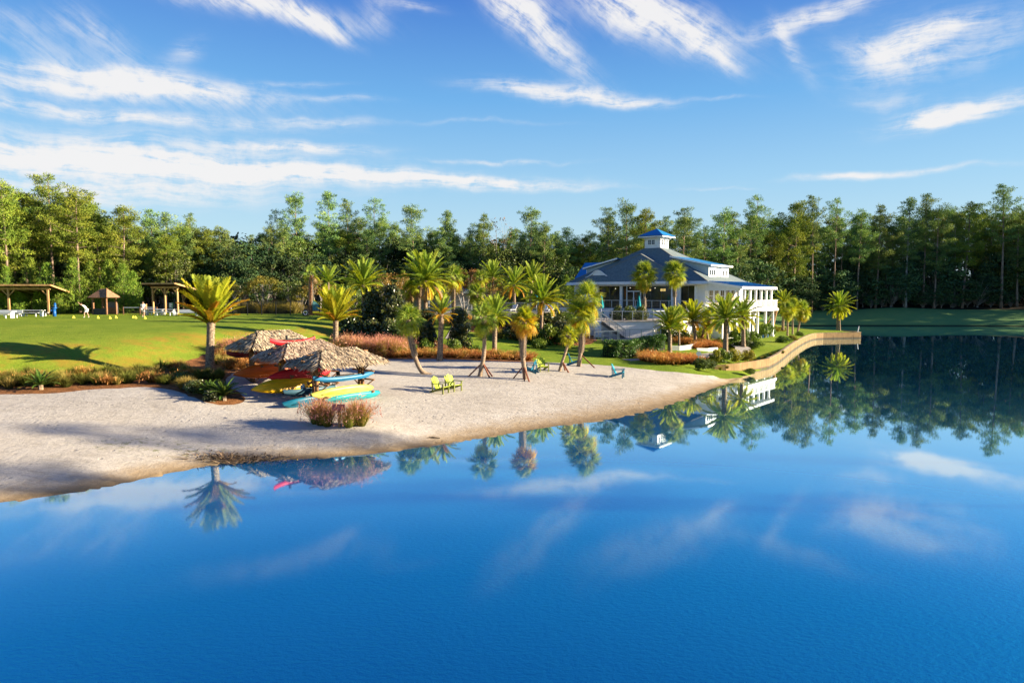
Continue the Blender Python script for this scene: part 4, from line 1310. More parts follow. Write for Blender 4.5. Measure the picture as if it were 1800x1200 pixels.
stair(11.2, 8.7, 71.2, 72.3, ZL, gz(9, 71.5) - .02, 6)
prism([(9.0, 74.0), (9.69, 74.0), (9.69, 75.15), (9.0, 75.15)], .5, ZM - .002, M_STUCCO, 'stair_landing', ter)
# white boulders / pots at the foot of the upper stair
st = MB()
for i in range(5):
    a = rnd.uniform(0, 6)
    st.box(12.5 + .12 * i, 12.75 + .12 * i, 73.6, 73.9, ZL, ZL + rnd.uniform(.15, .35), Matrix.Identity(4))
# low white garden walls right of the hedge
def bent_wall(label, pts, h, th=.3):
    t = thing('garden_wall', label, 'garden wall', (0, 0, 0))
    for a, b in zip(pts[:-1], pts[1:]):
        pass
    P3 = [ground(*q) for q in pts]
    b = MB(); V = []
    for p in P3:
        for dy, z in ((0, -.2), (0, h), (th, h), (th, -.2)):
            V.append((p.x, p.y + dy, p.z + z))
    n = len(P3)
    b.grid(V, n, 4, True); b.add([V[i] for i in (0, 1, 2, 3)], [(0, 1, 2, 3)]); b.add([V[-4], V[-3], V[-2], V[-1]], [(3, 2, 1, 0)])
    b.obj('wall', M_STUCCO, t)
    return t
bent_wall('low white curved garden wall holding the orange grass bed', [(1181, 616), (1195, 616), (1212, 614), (1222, 611), (1225, 607)], .42)
bent_wall('lower white garden wall end beside the orange grass mound', [(1226, 615), (1245, 615), (1262, 613)], .16)
# curved concrete path
def ribbon(name, pts, w, m, dz=.03):
    P3 = resample(chaikin([ground(*q) for q in pts], 2), lambda p: .6)
    V = []
    n = len(P3)
    for i, p in enumerate(P3):
        t = (P3[min(i + 1, n - 1)] - P3[max(i - 1, 0)]); t.z = 0; t.normalize()
        s = Vector((-t.y, t.x, 0)) * w / 2
        for k in (-1, -.33, .33, 1):
            q = p + s * k
            V.append((q.x, q.y, gz(q.x, q.y) + dz))
    b = MB(); b.grid(V, n, 4)
    b.add([(V[i * 4][0], V[i * 4][1], V[i * 4][2] - .1) for i in range(n)] + [V[i * 4] for i in range(n)], [(i, i + 1, n + i + 1, n + i) for i in range(n - 1)])
    return tag(b.obj(name, m), kind='structure')
ribbon('path', [(1100, 633), (1150, 631), (1210, 627), (1260, 623), (1295, 619), (1308, 614), (1303, 609), (1285, 605), (1262, 602), (1240, 600)], 1.5, M_CONC)
ribbon('garden_path', [(800, 596), (806, 585), (812, 572), (818, 562)], 2.0, M_CONC)

# ------------------------------------------------------------------ retaining wall along the point
M_BULK = None
def m_bulk():
    m, t, out = mat('weathered timber wall')
    b = t.new('ShaderNodeBsdfPrincipled')
    g = t.new('ShaderNodeNewGeometry'); sp = t.new('ShaderNodeSeparateXYZ'); t.l.new(g.outputs['Position'], sp.inputs[0])
    n = t.noise(g.outputs['Position'], 1.2, 5, .65)
    n2 = t.noise(t.mapping(g.outputs['Position'], (2.5, 2.5, .25)), 2.2, 4, .6)
    col = t.ramp(t.m('ADD', t.m('MULTIPLY', n, .5), t.m('MULTIPLY', n2, .5)), [(.3, (.12, .07, .022)), (.5, (.24, .145, .05)), (.7, (.34, .225, .095))])
    col = t.mix(t.m('MULTIPLY', t.m('SUBTRACT', 1, t.sstep(t.m('ADD', sp.outputs[2], t.m('MULTIPLY', n, .12)), .12, .34)), .85), col, (.04, .03, .014))
    t.l.new(col, b.inputs['Base Color']); b.inputs['Roughness'].default_value = .85
    t.l.new(b.outputs[0], out.inputs[0])
    return m
M_BULK = m_bulk()
M_CAPW = plain('sun bleached cap board', (.38, .29, .17), .8, .3, 3, .3, 14, .2)
bulk = thing('retaining_wall', 'curved timber lake wall with bleached cap boards along the point', 'retaining wall', (0, 0, 0))
wl3 = resample(chaikin(WALL, 1), lambda p: .9)
wl3.append(Vector((TIP.x + .5, TIP.y + 2.2, 0))); wl3.append(Vector((TIP.x - .6, TIP.y + 4.6, 0)))
nrm = []
for i in range(len(wl3)):
    t = wl3[min(i + 1, len(wl3) - 1)] - wl3[max(i - 1, 0)]; t.z = 0; t.normalize()
    nrm.append(Vector((t.y, -t.x, 0)))
for i in range(len(wl3) - 1):
    a, b2 = wl3[i], wl3[i + 1]
    d = (b2 - a).normalized()
    A = a + nrm[i] * .02 + d * .008; B = b2 + nrm[i + 1] * .02 - d * .008
    top0 = .84 * min(1, (i + .6) / 2.0); 
    p = MB()
    off = rnd.uniform(0, .02)
    V = []
    for q, nn in ((A, nrm[i]), (B, nrm[i + 1])):
        for o, z in ((off, -.5), (off, .44), (-.3, .44), (-.3, -.5)):
            V.append((q.x + nn.x * o, q.y + nn.y * o, z))
    p.grid(V, 2, 4, True); p.add(V[:4], [(0, 1, 2, 3)]); p.add(V[4:], [(3, 2, 1, 0)])
    o = p.obj('plank', M_BULK, bulk)
    p = MB(); V = []
    off = rnd.uniform(0, .02) - .01
    for q, nn in ((A, nrm[i]), (B, nrm[i + 1])):
        for o, z in ((off, .455), (off, .85), (-.3, .85), (-.3, .455)):
            V.append((q.x + nn.x * o, q.y + nn.y * o, z))
    p.grid(V, 2, 4, True); p.add(V[:4], [(0, 1, 2, 3)]); p.add(V[4:], [(3, 2, 1, 0)])
    p.obj('plank', M_BULK, bulk)
    p = MB(); V = []
    for q, nn in ((A, nrm[i]), (B, nrm[i + 1])):
        for o, z in ((.05, .853), (.05, .90), (-.24, .90), (-.24, .853)):
            V.append((q.x + nn.x * o, q.y + nn.y * o, z))
    p.grid(V, 2, 4, True); p.add(V[:4], [(0, 1, 2, 3)]); p.add(V[4:], [(3, 2, 1, 0)])
    p.obj('cap_board', M_CAPW, bulk)
# dry end of the wall running back into the beach
dry = [P(1351, 629.5, .86), P(1325, 634, .86), P(1298, 638, .84), P(1275, 640.5, .80), P(1255, 641.5, .76)]
for a, b2 in zip(dry[:-1], dry[1:]):
    p = MB(); p.beam((a.x, a.y, a.z - .5), (b2.x, b2.y, b2.z - .5), .16, 1.0); p.obj('plank', M_BULK, bulk)
# short white pipe standing at the tip
pp = MB(); pp.tube([(TIP.x - .3, TIP.y + .5, .6), (TIP.x - .1, TIP.y + .5, 1.75)], .06, 8)
tag(pp.obj('marker_post', M_TRIM), 'short white post at the end of the timber lake wall', 'post')
# ------------------------------------------------------------------ woods
PINE_ST = [(0, (.065, .12, .05)), (.4, (.145, .235, .07)), (.75, (.25, .335, .08)), (1, (.37, .39, .08))]
F_PINE = foliage('pine needles', PINE_ST, .10, .75, .45, .08)
F_PINEY = foliage('sunlit pine needles', [(0, (.06, .105, .022)), (.45, (.165, .235, .032)), (.8, (.29, .33, .042)), (1, (.40, .37, .05))], .12, .75, .4, .08)  # yellower copy of the pine needles, low sunlight put into the colour
F_YOUNG = foliage('young pine needles', [(0, (.045, .095, .018)), (.5, (.14, .225, .032)), (1, (.31, .37, .045))], .15, .75, .35, .08)
F_OAK = foliage('broad leaves', [(0, (.035, .065, .018)), (.5, (.095, .14, .026)), (1, (.22, .24, .045))], .22, .45, .45, .3)
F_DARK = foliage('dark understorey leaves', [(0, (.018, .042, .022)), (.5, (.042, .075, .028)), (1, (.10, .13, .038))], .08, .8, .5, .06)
F_DARKR = foliage('shade-lifted bank leaves', [(0, (.03, .07, .042)), (.5, (.07, .135, .058)), (1, (.15, .21, .065))], .08, .8, .5, .06)  # understorey leaves again, coloured lighter to lift the shade on the right bank
F_MYRTLE = foliage('autumn crape myrtle leaves', [(0, (.08, .09, .016)), (.5, (.19, .185, .028)), (1, (.34, .24, .04))], .3, .55, .3, .2)
F_RUST = foliage('rusty autumn leaves', [(0, (.09, .05, .02)), (.5, (.22, .12, .035)), (1, (.36, .22, .06))], .25, .6, .35, .15)
F_MAG = foliage('glossy magnolia leaves', [(0, (.015, .03, .010)), (.55, (.045, .07, .018)), (.8, (.12, .14, .04)), (1, (.28, .23, .10))], .1, .30, .3, .5)
F_BUSH = foliage('bright shrub leaves', [(0, (.03, .07, .010)), (.5, (.10, .17, .018)), (1, (.24, .30, .03))], .25, .45, .3, .3)
F_BUSHY = foliage('yellow shrub leaves', [(0, (.08, .10, .010)), (.5, (.24, .25, .016)), (1, (.42, .36, .03))], .28, .45, .3, .3)
F_HEDGE = foliage('clipped hedge leaves', [(0, (.022, .055, .012)), (.5, (.06, .13, .022)), (1, (.17, .27, .035))], .2, .4, .1, .35)
M_BARK = plain('pine bark', (.30, .215, .16), .9, .35, 2.5, .7, 8, .1, stretch=(1, 1, .35))
M_BARKG = plain('grey bark', (.38, .34, .30), .9, .3, 2.5, .5, 8, .1, stretch=(1, 1, .3))
RG = np.random.default_rng(21)

def blades(c, n, rad, L, w, up=.25, flat=.6, tint=(.3, .8), jit=.5):
    """n needle-like triangles scattered in an ellipsoid round c, pointing outwards"""
    d = RG.normal(size=(n, 3)); d /= np.linalg.norm(d, axis=1)[:, None]
    rr_ = RG.uniform(.25, 1, n) ** .6
    off = d * rr_[:, None] * np.array([rad, rad, rad * flat])
    dirv = d * (1 - jit) + RG.normal(size=(n, 3)) * jit
    dirv[:, 2] += up
    dirv /= np.linalg.norm(dirv, axis=1)[:, None]
    s = np.cross(dirv, RG.normal(size=(n, 3))); s /= np.linalg.norm(s, axis=1)[:, None]
    b = np.asarray(c) + off
    l = (L * RG.uniform(.6, 1.25, n))[:, None]
    T = np.stack([b - s * w, b + s * w, b + dirv * l], axis=1)
    hgt = off[:, 2] / (rad * flat)
    t = np.clip(tint[0] + (tint[1] - tint[0]) * RG.uniform(0, 1, n) + .0 * hgt, 0, 1)
    return T, t
def leaves(c, n, rad, L, flat=.8, tint=(.2, .9)):
    """n leaf-shaped quads in a clump"""
    d = RG.normal(size=(n, 3)); d /= np.linalg.norm(d, axis=1)[:, None]
    rr_ = RG.uniform(.35, 1, n) ** .5
    p = np.asarray(c) + d * rr_[:, None] * np.array([rad, rad, rad * flat])
    nrm = d * .7 + RG.normal(size=(n, 3)) * .6; nrm[:, 2] += .35
    nrm /= np.linalg.norm(nrm, axis=1)[:, None]
    a = np.cross(nrm, RG.normal(size=(n, 3))); a /= np.linalg.norm(a, axis=1)[:, None]
    b = np.cross(nrm, a)
    l = (L * RG.uniform(.6, 1.3, n))[:, None]
    Q = np.stack([p - a * l * .5, p + b * l * .28, p + a * l * .5, p - b * l * .28], axis=1)
    return Q, np.clip(RG.uniform(tint[0], tint[1], n), 0, 1)

def pine_meshes(H, cb, wid, dens, seed, needle=F_PINE, bark=M_BARK, r0=.30, sparse=.0, top=.6):
    """trunk mesh and crown mesh of a tall pine; cb = bare share of the trunk"""
    r = random.Random(seed)
    lean = (r.uniform(-.025, .025), r.uniform(-.025, .025))
    path = []
    for i in range(9):
        t = i / 8
        path.append(Vector((H * lean[0] * t + .22 * math.sin(3 * t + seed), H * lean[1] * t + .2 * math.cos(2.3 * t + seed), H * t - .2 * (i == 0))))
    def ax(z):
        f = max(0, min(7.999, z / H * 8)); i = int(f)
        return path[i].lerp(path[i + 1], f - i)
    tb = MB()
    tb.tube(path, [r0 * (1.25 if i == 0 else 1) * (1 - .86 * i / 8) for i in range(9)], 7)
    T, tt = [], []
    z = H * cb
    k = 0
    while z < H * .985:
        u = (z - H * cb) / (H * (1 - cb))             # 0 crown base .. 1 top
        prof = (.62 + 1.0 * u) if u < .35 else (.97 - .72 * ((u - .35) / .65) ** 1.9)
        nb = 3 if u < .9 else 2
        for j in range(nb):
            if r.random() < sparse + .10: continue
            az = k * 2.39996 + r.uniform(-.5, .5); k += 1
            L = wid * 1.22 * max(.16, prof) * r.uniform(.45, 1.2)
            el = R(-8 + 55 * u ** 1.3 + r.uniform(-10, 14))
            a = ax(z)
            d = Vector((math.cos(az) * math.cos(el), math.sin(az) * math.cos(el), math.sin(el)))
            mid = a + d * L * .55 + Vector((0, 0, -.03 * L)); e = a + d * L + Vector((0, 0, .10 * L))
            rb_ = .05 * (1 - u) + .018
            tb.tube([a, mid, e], [rb_, rb_ * .7, rb_ * .3], 3, cap=False)
            nc = max(2, int(L * 1.25))
            for q in range(nc):
                f = .42 + .62 * (q + r.random() * .8) / nc
                c = a.lerp(mid, f / .55) if f < .55 else mid.lerp(e, min(1.1, (f - .55) / .45))
                c = c + Vector((r.uniform(-.3, .3), r.uniform(-.3, .3), r.uniform(-.05, .3))) * (.5 + .22 * L)
                rad = r.uniform(.55, 1.05) * (.78 + .09 * wid)
                base = r.uniform(.05, .62)
                A, B = blades(tuple(c), int(58 * dens), rad, .42, .060, up=.35, flat=.5, tint=(base, base + .35))
                T.append(A); tt.append(B)
        z += H * (1 - cb) / (11 + 7 * dens) * r.uniform(.5, 1.5)
    A, B = blades(tuple(ax(H)), int(70 * dens), .95, .4, .06, .6, .9, (.2, .7)); T.append(A); tt.append(B)
    return tb.mesh('trunk', bark, True), tri_mesh('crown', np.concatenate(T), needle, np.concatenate(tt))
def young_pine_meshes(H, wid, seed):
    r = random.Random(seed)
    tb = MB(); tb.tube([(0, 0, -.2), (0, 0, H * .5), (0, 0, H)], [.14, .08, .02], 6)
    T, tt = [], []
    z = .3; k = 0
    while z < H:
        u = z / H
        for j in range(6):
            az = k * 2.39996 + r.uniform(-.4, .4); k += 1
            L = wid * (1 - u) ** .75 * r.uniform(.65, 1.15) + .12
            el = R(12 + 40 * u)
            d = Vector((math.cos(az) * math.cos(el), math.sin(az) * math.cos(el), math.sin(el)))
            e = Vector((0, 0, z)) + d * L
            tb.tube([(0, 0, z), e], [.03, .01], 3, cap=False)
            for q in range(max(2, int(L * 2.2))):
                f = .3 + .75 * q / max(1, int(L * 2.2) - 1) if L > .5 else .8
                c = Vector((0, 0, z)).lerp(e, f)
                base = r.uniform(.1, .6)
                A, B = blades(tuple(c), 18, .36, .36, .045, .7, .8, (base, base + .4)); T.append(A); tt.append(B)
        z += H / 17 * r.uniform(.7, 1.3)
    return tb.mesh('trunk', M_BARK, True), tri_mesh('crown', np.concatenate(T), F_YOUNG, np.concatenate(tt))
def broad_meshes(H, wid, cb, seed, leaf, bark, n=60, L=.34, per=46, forks=1, trunkr=.22, flat=.7):
    """round-headed tree: forked trunk, crown of leaf clumps with gaps"""
    r = random.Random(seed)
    tb = MB()
    T, tt = [], []
    ends = []
    for f in range(forks):
        az = 2 * PI * f / forks + r.uniform(-.3, .3)
        sp = .0 if forks == 1 else wid * .28
        b0 = Vector((math.cos(az) * .12 * (forks > 1), math.sin(az) * .12 * (forks > 1), -.15))
        m = Vector((math.cos(az) * sp, math.sin(az) * sp, H * cb))
        tb.tube([b0, b0.lerp(m, .5) + Vector((r.uniform(-.1, .1), r.uniform(-.1, .1), 0)), m], [trunkr / math.sqrt(forks), trunkr * .8 / math.sqrt(forks), trunkr * .6 / math.sqrt(forks)], 6)
        ends.append(m)
    cz = H * (cb + (1 - cb) * .5); rz = H * (1 - cb) * .5
    for i in range(n):
        a = r.uniform(0, 2 * PI); ph = math.asin(r.uniform(-.75, 1))
        q = r.uniform(.35, 1) ** .55
        c = Vector((math.cos(a) * math.cos(ph) * wid * q, math.sin(a) * math.cos(ph) * wid * q, cz + math.sin(ph) * rz * q))
        c *= 1.0
        o = min(ends, key=lambda e: (e - c).length)
        if r.random() < .6:
            tb.tube([o, o.lerp(c, .5) + Vector((0, 0, .08 * H)), c], [trunkr * .28, trunkr * .16, trunkr * .05], 3, cap=False)
        base = r.uniform(.0, .6)
        A, B = leaves(tuple(c), per, wid * r.uniform(.16, .30), L, flat, (base, min(1, base + .4)))
        T.append(A); tt.append(B)
    return tb.mesh('trunk', bark, True), tri_mesh('crown', np.concatenate(T), leaf, np.concatenate(tt), 4)

PINES = [pine_meshes(24, .50, 3.6, 1.0, 1), pine_meshes(26, .55, 3.2, .9, 2, sparse=.12), pine_meshes(22, .42, 3.8, 1.1, 3), pine_meshes(27, .60, 3.4, .85, 4, sparse=.2),
         pine_meshes(23, .38, 4.0, 1.0, 5), pine_meshes(20, .45, 3.4, 1.1, 6), pine_meshes(25, .48, 3.0, 1.0, 7, bark=M_BARKG), pine_meshes(18, .35, 3.4, 1.2, 8)]
PINESY = [pine_meshes(20, .36, 4.0, 1.15, 21, F_PINEY), pine_meshes(22, .42, 4.0, 1.1, 22, F_PINEY), pine_meshes(18, .30, 3.8, 1.2, 23, F_PINEY), pine_meshes(23, .45, 3.8, 1.0, 24, F_PINEY, sparse=.1)]
YOUNG = [young_pine_meshes(8.0, 2.3, 31), young_pine_meshes(7.0, 2.2, 32), young_pine_meshes(6.0, 1.9, 33)]
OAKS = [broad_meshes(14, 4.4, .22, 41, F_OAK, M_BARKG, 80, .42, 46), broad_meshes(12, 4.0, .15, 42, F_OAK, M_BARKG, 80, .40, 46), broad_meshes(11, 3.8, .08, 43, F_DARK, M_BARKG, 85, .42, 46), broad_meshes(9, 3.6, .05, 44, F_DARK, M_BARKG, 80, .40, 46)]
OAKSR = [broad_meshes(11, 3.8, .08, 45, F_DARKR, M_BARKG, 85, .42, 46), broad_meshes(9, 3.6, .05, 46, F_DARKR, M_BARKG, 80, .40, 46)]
MYRT = [broad_meshes(5.4, 2.6, .40, 51, F_MYRTLE, M_BARKG, 60, .2, 60, 4, .14, .6), broad_meshes(5.0, 2.4, .42, 52, F_MYRTLE, M_BARKG, 55, .2, 60, 4, .14, .6), broad_meshes(5.2, 2.5, .38, 53, F_RUST, M_BARKG, 50, .2, 50, 3, .13, .6), broad_meshes(4.6, 2.3, .3, 54, F_OAK, M_BARKG, 60, .2, 55, 3, .13, .7)]

def tree(name, label, cat, meshes, x, y, H, H0, group=None, rz=None, wscale=1.0, z=None):
    t = thing(name, label, cat, (x, y, (gz(x, y) if z is None else z) - .05), rnd.uniform(0, 6.28) if rz is None else rz, group)
    s = H / H0
    t.scale = (s * wscale, s * wscale, s)
    link('trunk', meshes[0], t); link('crown', meshes[1], t)
    return t
HT0 = {id(m): h for m, h in zip(PINES + PINESY + YOUNG + OAKS + OAKSR + MYRT, [24, 26, 22, 27, 23, 20, 25, 18, 20, 22, 18, 23, 8, 7, 6, 14, 12, 11, 9, 11, 9, 5.4, 5.0, 5.2, 4.6])}
def pine_at(px, top, y, kind, label, group=None, ws=1.0, name='pine_tree', cat='pine tree', z=None):
    """a tree whose tip shows at (px, top) when it stands y metres out"""
    q = AT(px, top, y)
    g = gz(q.x, y)
    return tree(name, label, cat, kind, q.x, y, q.z - g, HT0[id(kind)], group, None, ws)

# pines that stand out along the skyline, left to right
for (px, top, y, kind, label, ws) in [
    (2, 322, 92, PINESY[1], 'yellow-green pine cut by the left edge of the view, behind the pavilion', 1.0),
    (40, 345, 97, PINESY[0], 'full yellow-green pine behind the left timber pavilion', 1.05),
    (88, 311, 98, PINESY[3], 'tallest pine of the left wood with thin open top', 1.0),
    (128, 334, 96, PINESY[1], 'broad yellow-green pine right of the tallest one in the left wood', 1.05),
    (170, 368, 101, PINESY[2], 'pine with sloping shoulder between two taller ones in the left wood', 1.0),
    (212, 369, 100, PINESY[0], 'pine with bare lower stem behind the little gabled hut', .95),
    (268, 375, 106, PINES[2], 'twin-topped pine above the right-hand pavilion, left one', .9),
    (292, 380, 107, PINES[5], 'twin-topped pine above the right-hand pavilion, right one', .9),
    (330, 380, 112, PINES[1], 'thin pine with ragged tip above the upswept palm', .8),
    (360, 408, 108, PINESY[2], 'low rounded pine left of the gap in the skyline', 1.0),
    (390, 405, 110, PINES[7], 'rounded dark pine at the gap in the skyline', 1.1),
    (488, 371, 128, PINES[3], 'small leaning pine left of the pair of tall ones in the centre', .7),
    (520, 342, 126, PINES[0], 'tallest pine of the centre with bare straight stem above the lawn', .78),
    (576, 342, 128, PINES[6], 'tall pine with stepped branches, second of the centre row', .95),
    (612, 356, 130, PINES[1], 'slim pine with pale stem, third of the centre row', .85),
    (655, 351, 131, PINES[3], 'pine with lopsided open top, fourth of the centre row', .9),
    (727, 363, 128, PINES[0], 'broad-topped pine over the largest date palm', .95),
    (786, 374, 130, PINES[6], 'round-topped pine right of the largest date palm', .9),
    (848, 383, 130, PINES[2], 'bushy pointed pine above the yellow cabbage palm', .85),
    (931, 368, 132, PINES[0], 'tall pine with ragged tip left of the house', .95),
    (955, 394, 130, PINES[4], 'wide pine leaning against the tall one left of the house', .9),
    (998, 405, 134, PINES[5], 'small pine in the dip of the skyline left of the house', .9),
    (1105, 357, 134, PINES[4], 'wide dark pine behind the left slope of the house roof', .9),
    (1070, 372, 138, PINES[2], 'dark pine at the left end of the house roof', .9),
    (1135, 372, 132, PINESY[1], 'sunlit pine directly behind the roof cupola', .9),
    (1202, 372, 136, PINES[2], 'pine just right of the roof cupola', .95),
    (1270, 372, 140, PINES[4], 'pine with rounded head above the roof dormer', .9),
    (1333, 347, 150, PINES[3], 'tall thin-topped pine above the end of the blue porch roof', .85),
    (1400, 362, 152, PINESY[0], 'rounded bright pine above the small palm clump', .9),
    (1432, 350, 154, PINES[1], 'open-topped tall pine left of the lone point palm', .85),
    (1472, 352, 156, PINES[3], 'tall pine above the lone palm on the point', .85),
    (1512, 372, 158, PINES[0], 'pine with long pale stem right of the lone point palm', .9),
    (1545, 368, 160, PINES[2], 'dense dark pine next to the pine with the long pale stem', .85),
    (1600, 352, 160, PINES[6], 'pine with flat broken top over the far bank', 1.0),
    (1632, 348, 161, PINES[1], 'pine with two leading tips over the far bank', .95),
    (1648, 366, 160, PINES[4], 'wide green pine over the middle of the far bank', .9),
    (1700, 360, 161, PINESY[3], 'yellowish open pine left of the tall pine at the right edge', .95),
    (1770, 331, 159.6, PINES[1], 'tallest pine of the far bank with long pale stem near the right edge', 1.05),
    (1795, 372, 160, PINES[2], 'pine cut by the right edge of the view', .9),
]:
    pine_at(px, top, y, kind, label, None, ws)

# the woods behind them, in three stretches; a tree is told by what it stands above
MARKS = [(-400, 'out of view'), (-40, 'above the left timber pavilion'), (45, 'behind the left timber pavilion'), (95, 'beside the blue drinking fountain'), (140, 'behind the bending player'), (185, 'above the gabled hut'), (235, 'behind the second player'), (280, 'above the right timber pavilion'), (330, 'left of the upswept palm head'), (395, 'right of the upswept palm head'), (455, 'above the biggest crape myrtle'), (505, 'behind the black fence'), (548, 'above the brown-skirted palm'), (592, 'above the yellow palm behind the huts'), (640, 'above the arching palm'), (690, 'above the dark hedge group'), (745, 'above the largest date palm'), (797, 'above the slim pale palm trunk'), (845, 'above the ragged staked palm'), (890, 'above the golden staked palm'), (945, 'above the pool'), (1000, 'left of the house'), (1050, 'above the left roof slope'), (1105, 'left of the roof cupola'), (1150, 'behind the roof cupola'), (1200, 'right of the roof cupola'), (1255, 'above the roof dormer'), (1310, 'above the blue porch roof'), (1360, 'at the end of the balcony'), (1405, 'above the small palm clump'), (1450, 'left of the lone point palm'), (1490, 'right of the lone point palm'), (1540, 'beyond the white post at the wall end'), (1595, 'over the near part of the far bank'), (1645, 'over the middle of the far bank'), (1700, 'left of the tallest far bank pine'), (1760, 'around the tallest far bank pine'), (1820, 'at the right edge of the view')]
def where(px):
    return min(MARKS, key=lambda m: abs(m[0] - px))[1]
# the woods themselves
def wood(n, xr, yf, tops, kinds, label, group, seed, ws=(.8, 1.05), depth=26):
    r = random.Random(seed)
    for i in range(n):
        px = xr[0] + (xr[1] - xr[0]) * (i + r.uniform(.1, .9)) / n
        y0 = np.interp(px, *yf)
        y = y0 + depth * r.random() ** 1.4 + 3
        top = np.interp(px, *tops) + r.uniform(2, 42)
        pine_at(px, top, y, r.choice(kinds), label + ' ' + where(px), group, r.uniform(*ws))
YF = ([-60, 0, 300, 420, 560, 1000, 1300, 1380, 1500, 1900], [92, 94, 100, 108, 122, 130, 138, 150, 159, 160])
TOPS = ([-60, 0, 90, 130, 200, 300, 380, 420, 480, 520, 660, 700, 800, 900, 1000, 1060, 1110, 1200, 1300, 1400, 1500, 1600, 1770, 1860], [325, 340, 345, 350, 375, 385, 410, 420, 395, 385, 385, 385, 390, 395, 415, 395, 372, 380, 372, 370, 372, 365, 358, 360])
wood(38, (-60, 430), YF, TOPS, PINESY + PINES[4:6] + [PINES[7]], 'yellow-green pine of the left wood', 'pines of the left wood', 1, (.9, 1.15))
wood(64, (430, 1130), YF, TOPS, PINES + PINESY[:2], 'mixed green pine of the centre wood', 'pines of the centre wood', 2)
wood(74, (1130, 1870), YF, TOPS, PINES + PINES[:4] + PINESY[1:2], 'dark green pine of the right wood', 'pines of the right wood', 3, (.85, 1.15))
wood(16, (-330, -60), ([-400, -60], [86, 92]), ([-400, -60], [350, 330]), PINESY + PINES[4:6], 'pine of the wood beyond the left edge', 'pines beyond the left edge', 4, (.9, 1.2))
# leafy trees and saplings under the pines
def under(n, xr, kinds, tops, label, group, seed, dy=(0, 14), nm='broadleaf_tree', cat='tree', ws=(.9, 1.25)):
    r = random.Random(seed)
    for i in range(n):
        px = xr[0] + (xr[1] - xr[0]) * (i + r.uniform(.1, .9)) / n
        y = np.interp(px, *YF) + r.uniform(*dy)
        q = AT(px, r.uniform(*tops), y)
        g = gz(q.x, y)
        k = r.choice(kinds)
        tree(nm, label + ' ' + where(px), cat, k, q.x, y, max(3.5, q.z - g), HT0[id(k)], group, None, r.uniform(*ws))
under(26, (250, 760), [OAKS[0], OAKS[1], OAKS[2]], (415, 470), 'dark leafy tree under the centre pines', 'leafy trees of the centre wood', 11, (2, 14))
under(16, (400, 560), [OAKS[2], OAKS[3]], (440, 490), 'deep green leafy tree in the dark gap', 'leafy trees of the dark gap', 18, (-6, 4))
under(26, (740, 1150), [OAKS[0], OAKS[1], OAKS[2]], (420, 480), 'leafy tree under the pines', 'leafy trees left of the house', 12, (0, 14))
under(44, (1180, 1840), [OAKSR[0], OAKSR[1], OAKSR[0], OAKS[0]], (425, 500), 'shaded leafy tree under the right pines', 'leafy trees of the right bank', 13, (3, 16))
under(30, (1240, 1850), OAKSR, (450, 510), 'low dark leafy tree at the wood edge', 'low trees of the right bank', 19, (1.5, 6), ws=(1.1, 1.6))
under(22, (-50, 420), [OAKS[2], OAKS[3], OAKS[1]], (430, 500), 'dark leafy tree among the left stems', 'leafy trees of the left wood', 14, (4, 16))
under(34, (560, 1080), [OAKS[3], OAKS[2]], (455, 500), 'low dark leafy tree behind the grove', 'low trees behind the grove', 20, (-4, 6))
for (px, top, y, k, label) in [
    (10, 470, 91.5, 0, 'bright young pine behind the left pavilion, at the edge of the view'), (52, 455, 92.5, 0, 'bright young pine with round top behind the left pavilion'),
    (82, 466, 92, 1, 'young pine with dead twigs beside the left pavilion'), (128, 456, 92, 0, 'tallest bright young pine left of the gabled hut'),
    (158, 462, 93, 0, 'bright young pine just left of the gabled hut'), (190, 461, 93.5, 1, 'pointed young pine just behind the gabled hut'),
    (215, 466, 93, 0, 'full young pine right of the gabled hut'), (232, 480, 94, 2, 'low young pine left of the right-hand pavilion'),
    (105, 500, 90.8, 2, 'low young pine behind the blue drinking fountain'), (35, 505, 90.5, 2, 'low young pine under the left pavilion roof'), (180, 505, 92, 2, 'low young pine seen through the gabled hut')]:
    pine_at(px, top, y, YOUNG[k], label, None, 1.0, 'young_pine')
r = random.Random(77)
under(26, (560, 1060), YOUNG, (475, 505), 'young green pine rising', 'young pines behind the grove', 15, (-16, -4), 'young_pine', 'pine tree', (.9, 1.2))
under(14, (-40, 250), YOUNG, (485, 520), 'young green pine of the wood edge', 'young pines of the left wood', 16, (-1.5, 1.5), 'young_pine', 'pine tree', (.9, 1.2))
under(12, (1330, 1840), [OAKSR[1]], (505, 530), 'grey-green shrub at the wood edge', 'shrubs along the right wood', 17, (1, 2.5), 'shrub', 'shrub', (1.2, 1.6))
